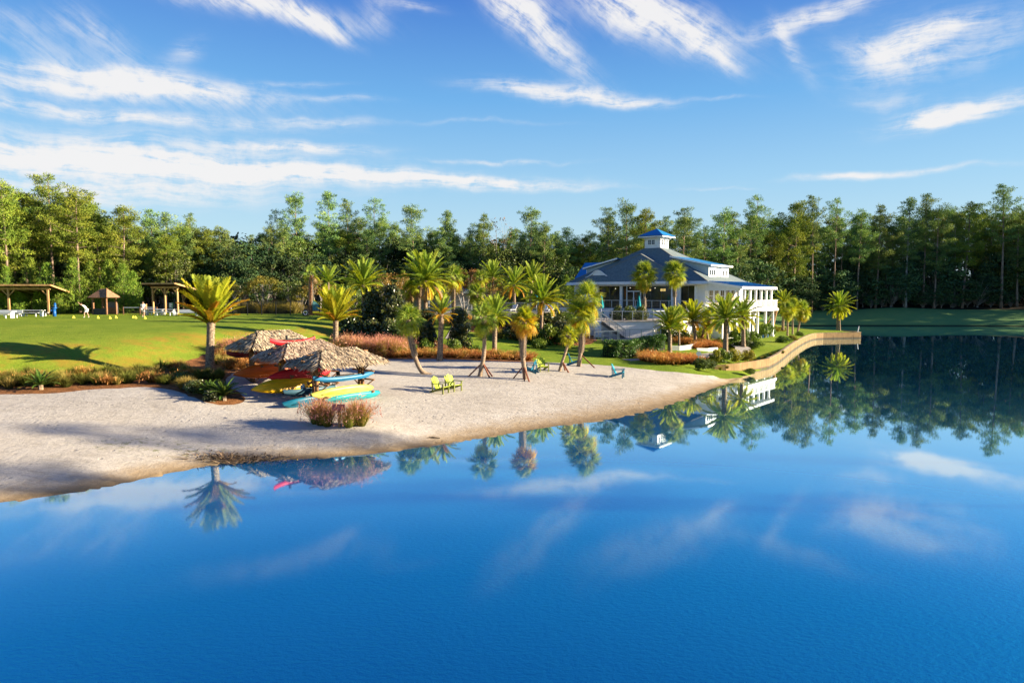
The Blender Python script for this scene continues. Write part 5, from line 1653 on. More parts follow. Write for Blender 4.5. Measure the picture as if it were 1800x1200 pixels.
# crape myrtles behind the black fence and around the grove
for (px, top, base, y, k, label) in [
    (372, 508, 550, 93, 1, 'crape myrtle behind the upswept palm head'), (405, 500, 550, 95, 1, 'crape myrtle left of the biggest one behind the black fence'), (461, 484, 550, 94, 0, 'biggest crape myrtle with forked pale stems behind the black fence'),
    (512, 492, 550, 96, 3, 'greener crape myrtle right of the biggest one'), (560, 490, 550, 96, 2, 'reddish crape myrtle behind the brown-skirted palm'), (530, 505, 550, 93, 1, 'low crape myrtle by the brown-skirted palm'),
    (690, 478, 550, 80, 2, 'rusty crape myrtle left of the largest date palm'), (705, 490, 550, 84, 1, 'olive crape myrtle behind the low cabbage palm'), (815, 470, 545, 86, 2, 'rusty orange crape myrtle right of the largest date palm'),
    (780, 488, 545, 84, 1, 'olive crape myrtle behind the largest date palm'), (858, 486, 545, 92, 2, 'dark red crape myrtle by the pool fence'), (895, 510, 548, 94, 3, 'small crape myrtle behind the pool fence'), (912, 514, 548, 96, 1, 'second small crape myrtle behind the pool fence'), (670, 500, 550, 78, 0, 'olive crape myrtle above the dark hedge'), (620, 500, 550, 88, 3, 'green crape myrtle behind the arching palm')]:
    q = AT(px, top, y); g = gz(q.x, y)
    tree('crape_myrtle', label, 'tree', MYRT[k], q.x, y, q.z - g, HT0[id(MYRT[k])])
bm_, bc = broad_meshes(14, 2.6, .5, 61, F_RUST, M_BARKG, 26, .3, 6, 2, .16)
HT0[id((bm_, bc))] = 14
q = AT(880, 376, 129)
tree('bare_tree', 'nearly leafless tree standing above the pines in the centre', 'tree', (bm_, bc), q.x, 129, q.z - gz(q.x, 129), 14, None, None, .8)
# trees on the near shore and beyond the right edge, whose shadows fall across beach and bank
# the wood goes on behind the trees one can tell apart: a deep belt of undergrowth and low crowns
T, tt = [], []
belt = [(-150, 150), (-110, 128), (-60, 122), (-20, 136), (20, 158), (60, 182), (110, 184), (150, 172), (185, 140)]
bl = resample([Vector((x, y, 0)) for x, y in belt], lambda p: 2.2)
bh = heights([(p.x, p.y) for p in bl])
for p, g0 in zip(bl, bh):
    for k in range(16):
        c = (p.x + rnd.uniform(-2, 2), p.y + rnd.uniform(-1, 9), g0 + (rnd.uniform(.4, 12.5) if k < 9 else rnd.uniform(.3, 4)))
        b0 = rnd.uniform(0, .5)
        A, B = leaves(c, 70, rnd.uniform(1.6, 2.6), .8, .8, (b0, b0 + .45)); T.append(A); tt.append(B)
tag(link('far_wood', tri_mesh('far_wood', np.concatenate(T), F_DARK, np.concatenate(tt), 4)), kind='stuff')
edge = [Vector(p) for p in [(116, 160, 0), (132, 152, 0), (138, 138, 0), (139, 122, 0), (152, 112, 0), (170, 101, 0), (176, 60, 0)]]
ep = resample(edge, lambda p: 3.0)
for i, p in enumerate(ep):
    for row in range(2):
        k = rnd.choice(PINES) if row else rnd.choice(PINES + OAKS[:2])
        tree('pine_tree' if k in PINES else 'broadleaf_tree', 'tree on the shore beyond the right edge of the view', 'tree', k, p.x + 3 + 6 * row + rnd.uniform(-1.5, 1.5), p.y + 2 + rnd.uniform(-2, 2), (rnd.uniform(18, 23) if k in PINES else rnd.uniform(11, 15)) * (1 if p.x < 145 else .55), HT0[id(k)], 'trees beyond the right edge', None, 1.25)
# pines on the near shore behind the viewpoint: their long shadows lie across the beach
for (x, y, H) in [(71.5, 17.6, 25.5), (73, 23.4, 25.5)]:
    k = rnd.choice(PINES[:4])
    tree('pine_tree', 'pine on the near shore behind the viewpoint', 'pine tree', k, x, y, H, HT0[id(k)], 'pines behind the viewpoint', None, .6)
# ------------------------------------------------------------------ thatched kayak shelters
M_THATCH = foliage('palm thatch', [(0, (.07, .05, .038)), (.25, (.28, .21, .155)), (.6, (.53, .42, .31)), (1, (.80, .61, .41))], .08, .9, .05, .05, (1, .9, .7))
M_THATB = plain('thatch underlayer', (.10, .08, .06), .95, .3, 5, .4, 12, .05)
M_LOG = plain('round timber', (.25, .135, .065), .85, .35, 4, .4, 12, .15, stretch=(1, 1, .4))
AX = Vector((.643, .766, 0)); SD = Vector((.766, -.643, 0))
def shelter(label, c, L, Wd, he, hr, ridge, rot=R(50)):
    """c: ground centre. hip roof L x Wd, eave height he, ridge height hr"""
    t = thing('thatched_shelter', label, 'kayak shelter', c, rot, None)
    hl, hw, rl = L / 2, Wd / 2, ridge / 2
    b = MB()
    b.add([(-hl, -hw, he), (hl, -hw, he), (hl, hw, he), (-hl, hw, he), (-rl, 0, hr - .06), (rl, 0, hr - .06)],
          [(0, 1, 5, 4), (1, 2, 5), (2, 3, 4, 5), (3, 0, 4), (0, 3, 2, 1)])
    b.obj('roof', M_THATB, t)
    T, tt = [], []
    g = np.random.default_rng(int(abs(c[0]) * 100))
    def slope(a, b_, c_, d_, n):
        """quad slope a-b eave, d-c ridge: strips of palm leaf hanging down the slope"""
        a, b_, c_, d_ = map(np.array, (a, b_, c_, d_))
        nr = np.cross(b_ - a, d_ - a); nr = nr / np.linalg.norm(nr)
        u = g.uniform(0, 1, n); v = 1 - np.sqrt(g.uniform(0, 1, n)) if np.allclose(c_, d_) else 1 - g.uniform(0, 1, n) ** .8 * .97
        v = np.round(v * 9) / 9 + g.uniform(-.03, .03, n); v = np.clip(v, 0.0, 1)
        p = (a + (b_ - a) * u[:, None]) * (1 - v[:, None]) + (d_ + (c_ - d_) * u[:, None]) * v[:, None]
        up = ((c_ + d_) - (a + b_)) / 2; up = up / np.linalg.norm(up)
        p = p + nr * g.uniform(.02, .13, n)[:, None]
        sd = np.cross(nr, up)
        dr = -up * g.uniform(.24, .46, n)[:, None] + nr * g.uniform(-.04, .12, n)[:, None] + sd * g.uniform(-.10, .10, n)[:, None] - np.array([0, 0, 1]) * g.uniform(.0, .16, n)[:, None]
        w = sd * g.uniform(.022, .06, n)[:, None] + nr * g.uniform(-.02, .02, n)[:, None]
        T.append(np.stack([p - w, p + w, p + dr], axis=1)); tt.append(np.clip(g.normal(.52, .32, n), 0, 1))
    q = lambda x, y, z: (x, y, z)
    A, B, C, D_ = q(-hl, -hw, he), q(hl, -hw, he), q(hl, hw, he), q(-hl, hw, he)
    E, F = q(-rl, 0, hr), q(rl, 0, hr)
    slope(A, B, F, E, 4200); slope(C, D_, E, F, 3000); slope(B, C, F, F, 2000); slope(D_, A, E, E, 2000)
    n = 900                                             # shaggy ridge roll
    p = np.column_stack([g.uniform(-rl - .15, rl + .15, n), g.normal(0, .05, n), hr + g.uniform(-.04, .10, n)])
    dr = np.column_stack([g.normal(0, .12, n), g.choice([-1, 1], n) * g.uniform(.12, .4, n), g.uniform(-.28, .05, n)])
    w = np.column_stack([g.uniform(.015, .04, n), np.zeros(n), np.zeros(n)])
    T.append(np.stack([p - w, p + w, p + dr], axis=1)); tt.append(np.clip(g.normal(.45, .25, n), 0, 1))
    tag(link('thatch', tri_mesh('thatch', np.concatenate(T), M_THATCH, np.concatenate(tt)), t), kind='stuff')
    for s in (-1, 1):
        x = s * 1.5
        for y in (-.14, .14):
            p = MB(); p.tube([(x, y, -.3), (x, y, hr - .25)], [.10, .09], 8); p.obj('post', M_LOG, t, True)
        for z in (.36, 1.02, 1.5):
            a = MB(); a.tube([(x + .16, -.95, z), (x + .16, .95, z)], .055, 6); a.obj('rack_arm', M_LOG, t, True)
        for sy in (-1, 1):
            a = MB(); a.tube([(x, sy * .12, hr - 1.3), (x, sy * hw * .8, he + .12)], .045, 6); a.obj('brace', M_LOG, t, True)
            a = MB(); a.tube([(x + .12, sy * .12, .55), (x + .12, sy * .9, .98)], .035, 6); a.obj('brace', M_LOG, t, True)
            a = MB(); a.tube([(x, sy * .1, hr - 1.2), (x - s * -.75, sy * .1, he + .25)], .045, 6); a.obj('brace', M_LOG, t, True)
            a = MB(); a.tube([(x, sy * .2, .05), (x + s * .1, sy * .95, .34)], .035, 6); a.obj('brace', M_LOG, t, True)
    for y in (-hw * .85, 0, hw * .85):
        a = MB(); a.tube([(-hl * .9, y, he - .02 + (.55 if y == 0 else .10)), (hl * .9, y, he - .02 + (.55 if y == 0 else .10))], .05, 6); a.obj('beam', M_LOG, t, True)
    return t
H1 = Vector((-9.50, 37.2, 0)); H2 = Vector((-12.05, 39.5, 0)); H3 = Vector((-14.75, 42.2, 0))
for h in (H1, H2, H3):
    h.z = gz(h.x, h.y)
shelter('nearest thatched kayak shelter with lime and blue kayaks under it', H1, 4.4, 2.8, 2.06, 2.76, 2.1)
shelter('middle thatched kayak shelter with a red kayak lying on its ridge', H2, 4.5, 2.8, 2.06, 2.86, 2.1)
shelter('farthest thatched kayak shelter nearest the upswept palm', H3, 4.5, 2.8, 2.14, 3.0, 2.0)

# ------------------------------------------------------------------ kayaks
def m_plastic(name, c, c2=None):
    m, t, out = mat(name)
    b = t.new('ShaderNodeBsdfPrincipled')
    tc = t.new('ShaderNodeTexCoord')
    n = t.noise(t.mapping(tc.outputs['Object'], (.6, 2, 2)), 2.2, 5, .6)
    t.l.new(t.ramp(n, [(.3, tuple(x * .72 for x in c)), (.7, c2 or c)]), b.inputs['Base Color'])
    b.inputs['Roughness'].default_value = .42
    b.inputs['Specular IOR Level'].default_value = .35
    t.l.new(b.outputs[0], out.inputs[0])
    return m
KM = {'orange': m_plastic('orange plastic', (.85, .15, .008)), 'red': m_plastic('red plastic', (.66, .016, .025)), 'yellow': m_plastic('yellow plastic', (.88, .46, .004), (.92, .54, .01)),
      'lime': m_plastic('lime plastic', (.58, .60, .06), (.66, .66, .14)), 'blue': m_plastic('blue plastic', (.02, .17, .33)), 'teal': m_plastic('teal plastic', (.008, .12, .19), (.01, .15, .23)),
      'turquoise': m_plastic('turquoise plastic', (.02, .30, .32)), 'slate': m_plastic('slate blue plastic', (.05, .12, .16)), 'brick': m_plastic('brick orange plastic', (.62, .19, .06)), 'shadedred': m_plastic('dark red plastic', (.22, .012, .012))}  # the darkest red is the red plastic with roof shade put into its colour
M_SEAT = plain('black seat pad', (.02, .02, .02), .8, .2, 5)
M_PALE = plain('pale grey seat', (.35, .42, .43), .7, .15, 5)
def kayak(label, colour, c, L, Wd=.72, roll=0.0, yaw=0.0, pitch=0.0, seat=M_SEAT, flip=False):
    """hull lofted along x; c is the keel centre in world space"""
    t = thing('kayak', label, 'kayak', c, R(50) + yaw)
    t.rotation_euler = (Matrix.Rotation(R(50) + yaw, 3, 'Z') @ Matrix.Rotation(-pitch, 3, 'Y') @ Matrix.Rotation(roll, 3, 'X')).to_euler()
    b = MB(); V = []; n = 17; m = 12
    for i in range(n):
        u = -1 + 2 * i / (n - 1)
        w = Wd / 2 * max(.04, (1 - abs(u) ** 2.6)) ** .75
        sheer = .33 + .17 * abs(u) ** 2.2
        keel = .02 + .20 * abs(u) ** 4
        for j in range(m):
            a = 2 * PI * j / m
            ca, sa = math.cos(a), math.sin(a)
            y = w * math.copysign(abs(ca) ** .75, ca)
            z = (keel + sheer) / 2 + (sheer - keel) / 2 * (math.copysign(abs(sa) ** (.6 if sa < 0 else .9), sa)) * (1 if sa < 0 else .62)
            V.append((u * L / 2, y, z))
    b.grid(V, n, m, True); b.add(V[:m], [tuple(range(m))]); b.add(V[-m:], [tuple(range(m - 1, -1, -1))])
    b.obj('hull', KM[colour], t, True)
    k = MB(); V = []                                    # cockpit well with rim
    for i in range(16):
        a = 2 * PI * i / 16
        V.append((math.cos(a) * .62, math.sin(a) * Wd * .33, .325))
    k.tube([Vector(v) for v in V] + [Vector(V[0])], .03, 5, cap=False)
    k.obj('cockpit_rim', M_SEAT, t, True)
    s = MB(); s.add([(v[0], v[1], .322) for v in V], [tuple(range(16))])
    s.box(-.45, -.38, -Wd * .24, Wd * .24, .3, .56); s.box(-.38, .12, -Wd * .22, Wd * .22, .30, .345)
    s.obj('seat', seat, t)
    for sx in (-1, 1):
        h = MB(); h.tube([(sx * L * .455, -.05, .43), (sx * L * .475, 0, .47), (sx * L * .455, .05, .43)], .014, 5); h.obj('grab_handle', M_SEAT, t)
    k2 = MB()
    for y in (-.13, .13):
        k2.tube([(-L * .38, y, .055), (0, y * 1.15, -.0), (L * .38, y, .055)], .022, 5)
    k2.obj('keel_ridge', KM[colour], t, True)
    return t
def KP(h, along, side, z):
    p = h + AX * along + SD * side
    return (p.x, p.y, h.z + z)
kayak('lime yellow kayak tilted towards the viewer on the nearest shelter', 'lime', KP(H1, -.05, .75, .40), 4.0, .84, roll=R(-62), seat=M_PALE)
kayak('blue kayak on the upper rack of the nearest shelter', 'blue', KP(H1, .25, .25, 1.05), 4.0, .55, roll=R(-10))
kayak('teal kayak lying low under the left end of the nearest shelter', 'teal', KP(H1, -1.75, .35, .02), 3.5, .9, roll=R(-55))
kayak('turquoise kayak low behind the pink grass at the nearest shelter', 'turquoise', KP(H1, .55, .75, .0), 3.7, .8, roll=R(-48))
kayak('slate blue kayak with pale seat behind the teal one', 'slate', KP(H1, -1.35, -.55, .42), 3.2, .75, roll=R(-30), seat=M_PALE)
kayak('amber yellow kayak on the lower rack of the middle shelter', 'yellow', KP(H2, -1.5, .80, .60), 4.2, .86, roll=R(-110))
kayak('bright red kayak on the upper rack of the middle shelter', 'red', KP(H2, -.55, .66, 1.06), 4.0, .8, roll=R(-98))
kayak('light yellow kayak on the top rack between the two farther shelters', 'yellow', KP(H2, .45, .1, 1.42), 4.2, .62, roll=R(-20))
kayak('orange kayak on the lower rack of the farthest shelter', 'orange', KP(H3, -.95, .95, .78), 4.1, .86, roll=R(-110))
kayak('brick orange kayak on the upper rack of the farthest shelter', 'brick', KP(H3, .55, .30, 1.06), 4.0, .70, roll=R(-30))
kayak('red kayak coloured darker for the shade under the farthest thatched roof', 'shadedred', KP(H3, -.9, -.6, 1.5), 3.6, .72, roll=R(-20))
kayak('slim red kayak lying along the ridge of the middle thatched roof', 'red', KP(H2, -.72, .0, 2.70), 2.9, .30, roll=R(0))

# ------------------------------------------------------------------ slatted garden chairs
def chair(label, colour, px, py, face, group='slatted chairs on the beach'):
    """fan-backed reclining garden chair; face: heading of the sitter (degrees from +x)"""
    p = ground(px, py, 1)
    t = thing('beach_chair', label, 'beach chair', p, R(face), group)
    m, dk = colour
    for i in range(5):
        y = -.25 + i * .125
        b = MB(); M = Matrix.Translation((.42 - i * 0, 0, 0))
        top = .98 - abs(i - 2) * .055
        b.beam((-.10, y * .92, .24), (-.42, y * 1.25, top), .105, .025); b.obj('back_slat', m, t)
    for i in range(6):
        x = -.08 + i * .1
        b = MB(); b.box(x - .044, x + .044, -.28, .28, .235 + i * .026, .26 + i * .026); b.obj('seat_slat', m, t)
    for s in (-1, 1):
        b = MB(); b.box(.38, .46, s * .33 - .03, s * .33 + .03, -.03, .56); b.obj('leg', dk, t)
        b = MB(); b.beam((-.52, s * .31, .02), (.44, s * .31, .36), .035, .13); b.obj('leg', dk, t)
        b = MB(); b.box(-.36, .50, s * .36 - .075, s * .36 + .075, .56, .59); b.obj('armrest', dk, t)
        b = MB(); b.box(-.34, -.28, s * .33 - .03, s * .33 + .03, .08, .56); b.obj('leg', dk, t)
    b = MB(); b.box(-.38, -.34, -.33, .33, .60, .68); b.obj('back_rail', dk, t)
    return t
C_LIME = (plain('lime chair paint', (.42, .52, .035), .5, .08, 5), plain('olive chair paint', (.17, .19, .03), .55, .1, 5))
C_AQUA = (plain('aqua chair paint', (.015, .30, .40), .5, .08, 5), plain('deep aqua chair paint', (.01, .17, .25), .55, .1, 5))
C_BLUE = (plain('teal blue chair paint', (.012, .17, .28), .5, .08, 5), plain('dark teal chair paint', (.008, .09, .15), .55, .1, 5))
chair('left of the two lime chairs side by side near the huts', C_LIME, 773, 690, -25)
chair('right of the two lime chairs side by side near the huts', C_LIME, 796, 686, -38)
chair('aqua chair alone on the open sand at the right', C_AQUA, 1085, 663, -18)
chair('blue chair just right of the golden staked palm', C_BLUE, 933, 656, 160)
chair('lime chair at the back of the beach facing the lake', C_LIME, 953, 652, -70)
chair('aqua chair half hidden behind the shortest staked palm', C_AQUA, 1008, 642, -5)

# ------------------------------------------------------------------ grasses
F_MUHLY = foliage('pink muhly grass', [(0, (.10, .11, .02)), (.35, (.33, .32, .05)), (.6, (.48, .36, .10)), (.8, (.58, .29, .19)), (1, (.68, .34, .28))], .35, .8, .25, .1, (1.1, .9, .6))
F_RED = foliage('rust orange grass', [(0, (.09, .06, .015)), (.4, (.30, .14, .025)), (.75, (.47, .23, .065)), (1, (.56, .32, .12))], .35, .8, .2, .1, (1.1, .8, .5))
F_GRASS = foliage('olive tuft grass', [(0, (.03, .045, .010)), (.5, (.11, .125, .022)), (1, (.28, .25, .06))], .3, .8, .3, .1)
F_DRY = foliage('straw grass', [(0, (.08, .07, .02)), (.5, (.26, .21, .05)), (1, (.46, .36, .11))], .3, .8, .25, .1)
def tuft(name, m, n, H, spread, w, seed, plume=0.0):
    g = np.random.default_rng(seed)
    a = g.uniform(0, 2 * PI, n); rr_ = g.uniform(0, 1, n) ** .7
    lean = rr_ * spread
    b0 = np.column_stack([np.cos(a) * rr_ * .16, np.sin(a) * rr_ * .16, np.zeros(n) - .03])
    h = H * g.uniform(.55, 1.05, n) * (1 - .25 * rr_)
    mid = b0 + np.column_stack([np.cos(a) * lean * .35, np.sin(a) * lean * .35, h * .6])
    tip = b0 + np.column_stack([np.cos(a) * lean + g.normal(0, .06, n), np.sin(a) * lean + g.normal(0, .06, n), h])
    s = np.column_stack([-np.sin(a + g.normal(0, .8, n)), np.cos(a), np.zeros(n)]) * w
    T = [np.stack([b0 - s, b0 + s, mid + s * .8], 1), np.stack([b0 - s, mid + s * .8, mid - s * .8], 1), np.stack([mid - s * .8, mid + s * .8, tip], 1)]
    j = g.uniform(-.1, .1, n)
    tc = [np.column_stack([.05 + j, .05 + j, .42 + j]), np.column_stack([.05 + j, .42 + j, .42 + j]), np.column_stack([.42 + j, .42 + j, .95 + j])]
    if plume:
        k = int(n * plume)
        c = tip[:k] - np.column_stack([np.zeros(k), np.zeros(k), g.uniform(0, H * .38, k)])
        o = g.normal(0, .05, (k, 3)); d = g.normal(0, .07, (k, 3)); d[:, 2] += .10
        sw = g.normal(0, .012, (k, 3))
        T.append(np.stack([c + o - sw, c + o + sw, c + o + d], 1)); q = g.uniform(.72, 1, k); tc.append(np.column_stack([q, q, q]))
    return tri_mesh(name, np.concatenate(T), m, np.clip(np.concatenate(tc).reshape(-1), 0, 1))
TUFT = {'pink': [tuft('pink_grass', F_MUHLY, 460, 1.35, .80, .009, i, .6) for i in (1, 2)], 'red': [tuft('rust_grass', F_RED, 240, .62, .5, .012, i, .6) for i in (3, 4)],
        'olive': [tuft('tuft_grass', F_GRASS, 260, .75, .55, .013, i) for i in (5, 6)], 'dry': [tuft('straw_grass', F_DRY, 240, .8, .55, .013, i) for i in (7, 8)]}
GMARK = [(-60, 'beyond the left edge'), (15, 'at the left edge'), (72, 'around the far left sago'), (130, 'right of the far left sago'), (190, 'at the middle of the left bed'), (245, 'below the palm shadow'), (300, 'where the left bed widens'), (345, 'left of the bed tip'), (395, 'at the bed tip by the sago'), (430, 'beside the farthest hut'), (480, 'behind the hut roofs'), (545, 'behind the nearest hut'), (600, 'behind the yellow palm'), (625, 'at the hedge left end'), (660, 'below the tall evergreens'), (695, 'below the tallest evergreen'), (730, 'behind the leaning palm'), (757, 'left of the thick palm'), (790, 'right of the thick palm'), (820, 'below the right magnolia'), (850, 'behind the ragged staked palm'), (885, 'between the two staked palms'), (920, 'behind the golden palm'), (945, 'at the right end of the edging'),
         (1130, 'at the left end of the oval bed'), (1155, 'left of the V shaped palm'), (1180, 'at the foot of the V shaped palm'), (1205, 'right of the V shaped palm'), (1228, 'at the right end of the bed'), (1255, 'by the path'), (1290, 'by the broad palm'), (1330, 'near the wall bend'), (1380, 'at the far wall bend')]
def gwhere(px):
    return min(GMARK, key=lambda m: abs(m[0] - px))[1]
def grass(kind, px, py, s, label, group=None, jit=0.0, zs=1.0):
    p = ground(px + rnd.uniform(-jit, jit), py, 1.5)
    nm = {'pink': 'pink_grass_clump', 'red': 'rust_grass_clump', 'olive': 'grass_tuft', 'dry': 'straw_grass_clump'}[kind]
    o = link(nm, rnd.choice(TUFT[kind]))
    o.location = p; o.rotation_euler = (0, 0, rnd.uniform(0, 6.28)); o.scale = (s, s, s * zs)
    return tag(o, label + (' ' + gwhere(px) if group and 'clump' not in group else ''), 'ornamental grass', group, 'thing')
for (dx, dy, s) in ((0, 0, 1.05), (-11, -2, .9), (10, 2, .85)):
    grass('pink', 566 + dx, 748 + dy, s * 1.1, 'pink plumed grass in the left clump before the nearest shelter', 'left pink grass clump')
for (dx, dy, s) in ((0, 0, 1.0), (-11, 1, .8), (11, -1, .95)):
    grass('pink', 624 + dx, 750 + dy, s * 1.1, 'pink and gold grass in the right clump before the nearest shelter', 'right pink grass clump')
for i in range(26):
    grass('pink', 600 + i * 4.6 + rnd.uniform(-2, 2), 624 - 4 * (i % 3) + rnd.uniform(-2, 2), rnd.uniform(1.0, 1.35), 'pink grass of the long bed', 'pink grass bed')
for i in range(60):
    kd = 'dry' if i % 6 == 4 else 'red'
    grass(kd, 655 + i * 4.8 + rnd.uniform(-3, 3), np.interp(655 + i * 4.8, [655, 700, 770, 870, 940], [630, 629, 629, 632, 635]) - 3.2 * (i % 3) - 1, rnd.uniform(.8, 1.15), 'rust orange edging grass' if kd == 'red' else 'straw coloured edging grass', 'rust grass edging')
for i in range(34):
    grass(rnd.choice(['red', 'red', 'dry']), rnd.uniform(385, 440), rnd.uniform(628, 652), rnd.uniform(.9, 1.3), 'orange grass near the upswept palm', 'orange grass left of the huts')
for i in range(16):
    grass(rnd.choice(['pink', 'olive', 'dry']), rnd.uniform(395, 445), rnd.uniform(612, 632), rnd.uniform(.9, 1.25), 'mixed tall grass behind the farthest hut', 'mixed grass behind the huts')
for i in range(70):
    px = -8 + i * 4.9 + rnd.uniform(-4, 4)
    lo_, hi_ = np.interp(px, [0, 110, 200, 300, 350], [686, 683, 677, 678, 696]), np.interp(px, [0, 150, 270, 350], [666, 661, 652, 642])
    grass(rnd.choice(['olive', 'olive', 'dry', 'red', 'olive']), px, rnd.uniform(hi_, lo_), rnd.uniform(.75, 1.25), 'olive tuft in the straw bed', 'tufts in the left straw bed')
for i in range(26):
    px = rnd.uniform(300, 400)
    grass(rnd.choice(['olive', 'olive', 'dry']), px, rnd.uniform(np.interp(px, [300, 400], [655, 664]), np.interp(px, [300, 400], [684, 704])), rnd.uniform(.7, 1.15), 'olive tuft below the upswept palm', 'tufts below the upswept palm')
for i in range(34):
    grass('red', 1128 + i * 2.9 + rnd.uniform(-2, 2), np.interp(i, [0, 12, 33], [634, 640, 640]) - 3.5 * (i % 3), rnd.uniform(1.1, 1.5), 'rust grass in the oval bed', 'rust grass oval bed')
for i in range(26):
    grass('red', 1222 + rnd.uniform(0, 42), 613 - rnd.uniform(0, 9), rnd.uniform(1.0, 1.4), 'rust grass of the mound', 'rust grass mound')
for i in range(16):
    grass('red', 1184 + rnd.uniform(0, 40), 606 - rnd.uniform(0, 12), rnd.uniform(1.2, 1.6), 'rust grass in the walled bed', 'rust grass in the walled bed')
for i in range(22):
    grass('dry', 425 + rnd.uniform(0, 110), 550.5 + rnd.uniform(-1.2, .8), rnd.uniform(2.0, 2.9), 'tall straw grass behind the black fence', 'straw grass behind the fence')
for i in range(14):
    grass('red', 795 + rnd.uniform(0, 30), 566 + rnd.uniform(-2, 5), rnd.uniform(1.2, 1.7), 'orange grass beside the rising garden path', 'orange grass by the garden path')
for i in range(12):
    grass(rnd.choice(['dry', 'red', 'olive']), 868 + rnd.uniform(0, 45), 588 + rnd.uniform(-8, 8), rnd.uniform(1.0, 1.5), 'mixed slope grass', 'mixed grass on the pool slope')
for i in range(12):
    grass(rnd.choice(['dry', 'olive']), 1268 + i * 10 + rnd.uniform(-4, 4), 650 - i * 2.6, rnd.uniform(.4, .6), 'short dry grass along the top of the lake wall', 'dry grass on the lake wall')

# ------------------------------------------------------------------ shrubs
def shrub_mesh(wid, H, leaf, seed, n=46, per=52, L=.16, box=False, base=0.0):
    r = random.Random(seed); T, tt = [], []
    for i in range(n):
        if box:
            c = (r.uniform(-wid, wid), r.uniform(-wid * .35, wid * .35), r.uniform(.1, H - .1))
        else:
            a = r.uniform(0, 2 * PI); z = r.random()
            pr_ = math.sin(PI * (.16 + .80 * z)) ** .7 if H < 2.4 else (1.0 - .62 * z ** 1.6) * (.8 + .2 * min(1, z * 5))
            q = wid * pr_ * r.uniform(.35, .95)
            c = (math.cos(a) * q, math.sin(a) * q, base + z * (H - base) * .93 + .05)
        b0 = r.uniform(0, .55)
        A, B = leaves(c, per, min(wid * .42, .6) * r.uniform(.6, 1.1), L, .8, (b0, min(1, b0 + .5)))
        T.append(A); tt.append(B)
    return tri_mesh('foliage', np.concatenate(T), leaf, np.concatenate(tt), 4)
M_TWIG = plain('woody stem', (.12, .085, .055), .9, .3, 5)
SH = {'mag': [shrub_mesh(1.25, 4.4, F_MAG, i, 130, 60, .24) for i in (1, 2)], 'dark': [shrub_mesh(1.2, 1.7, F_MAG, i, 60, 60, .2) for i in (3, 4)],
      'green': [shrub_mesh(.9, 1.0, F_BUSH, i, 40, 60, .15) for i in (5, 6)], 'yellow': [shrub_mesh(.9, .9, F_BUSHY, i, 40, 60, .14) for i in (7, 8)], 'oak': [shrub_mesh(1.1, 1.5, F_OAK, i, 50, 60, .18) for i in (9, 10)]}
SHS = {'mag': (2.5, 4.4), 'dark': (2.4, 1.7), 'green': (1.8, 1.0), 'yellow': (1.8, .9), 'oak': (2.2, 1.5)}
def shrub(kind, px, py, wpx, hpx, label, name='shrub', group=None, cat='shrub'):
    p = ground(px, py, 2)
    t = thing(name, label, cat, p - Vector((0, 0, .05)), rnd.uniform(0, 6.28), group)
    w0, h0 = SHS[kind]
    k = p.y / FPX
    t.scale = (wpx * k / w0, wpx * k / w0, hpx * k / h0)
    link('foliage', rnd.choice(SH[kind]), t)
    b = MB()
    if 'stem_mesh' not in globals():
        globals()['stem_mesh'] = None
    return t
_stem = None
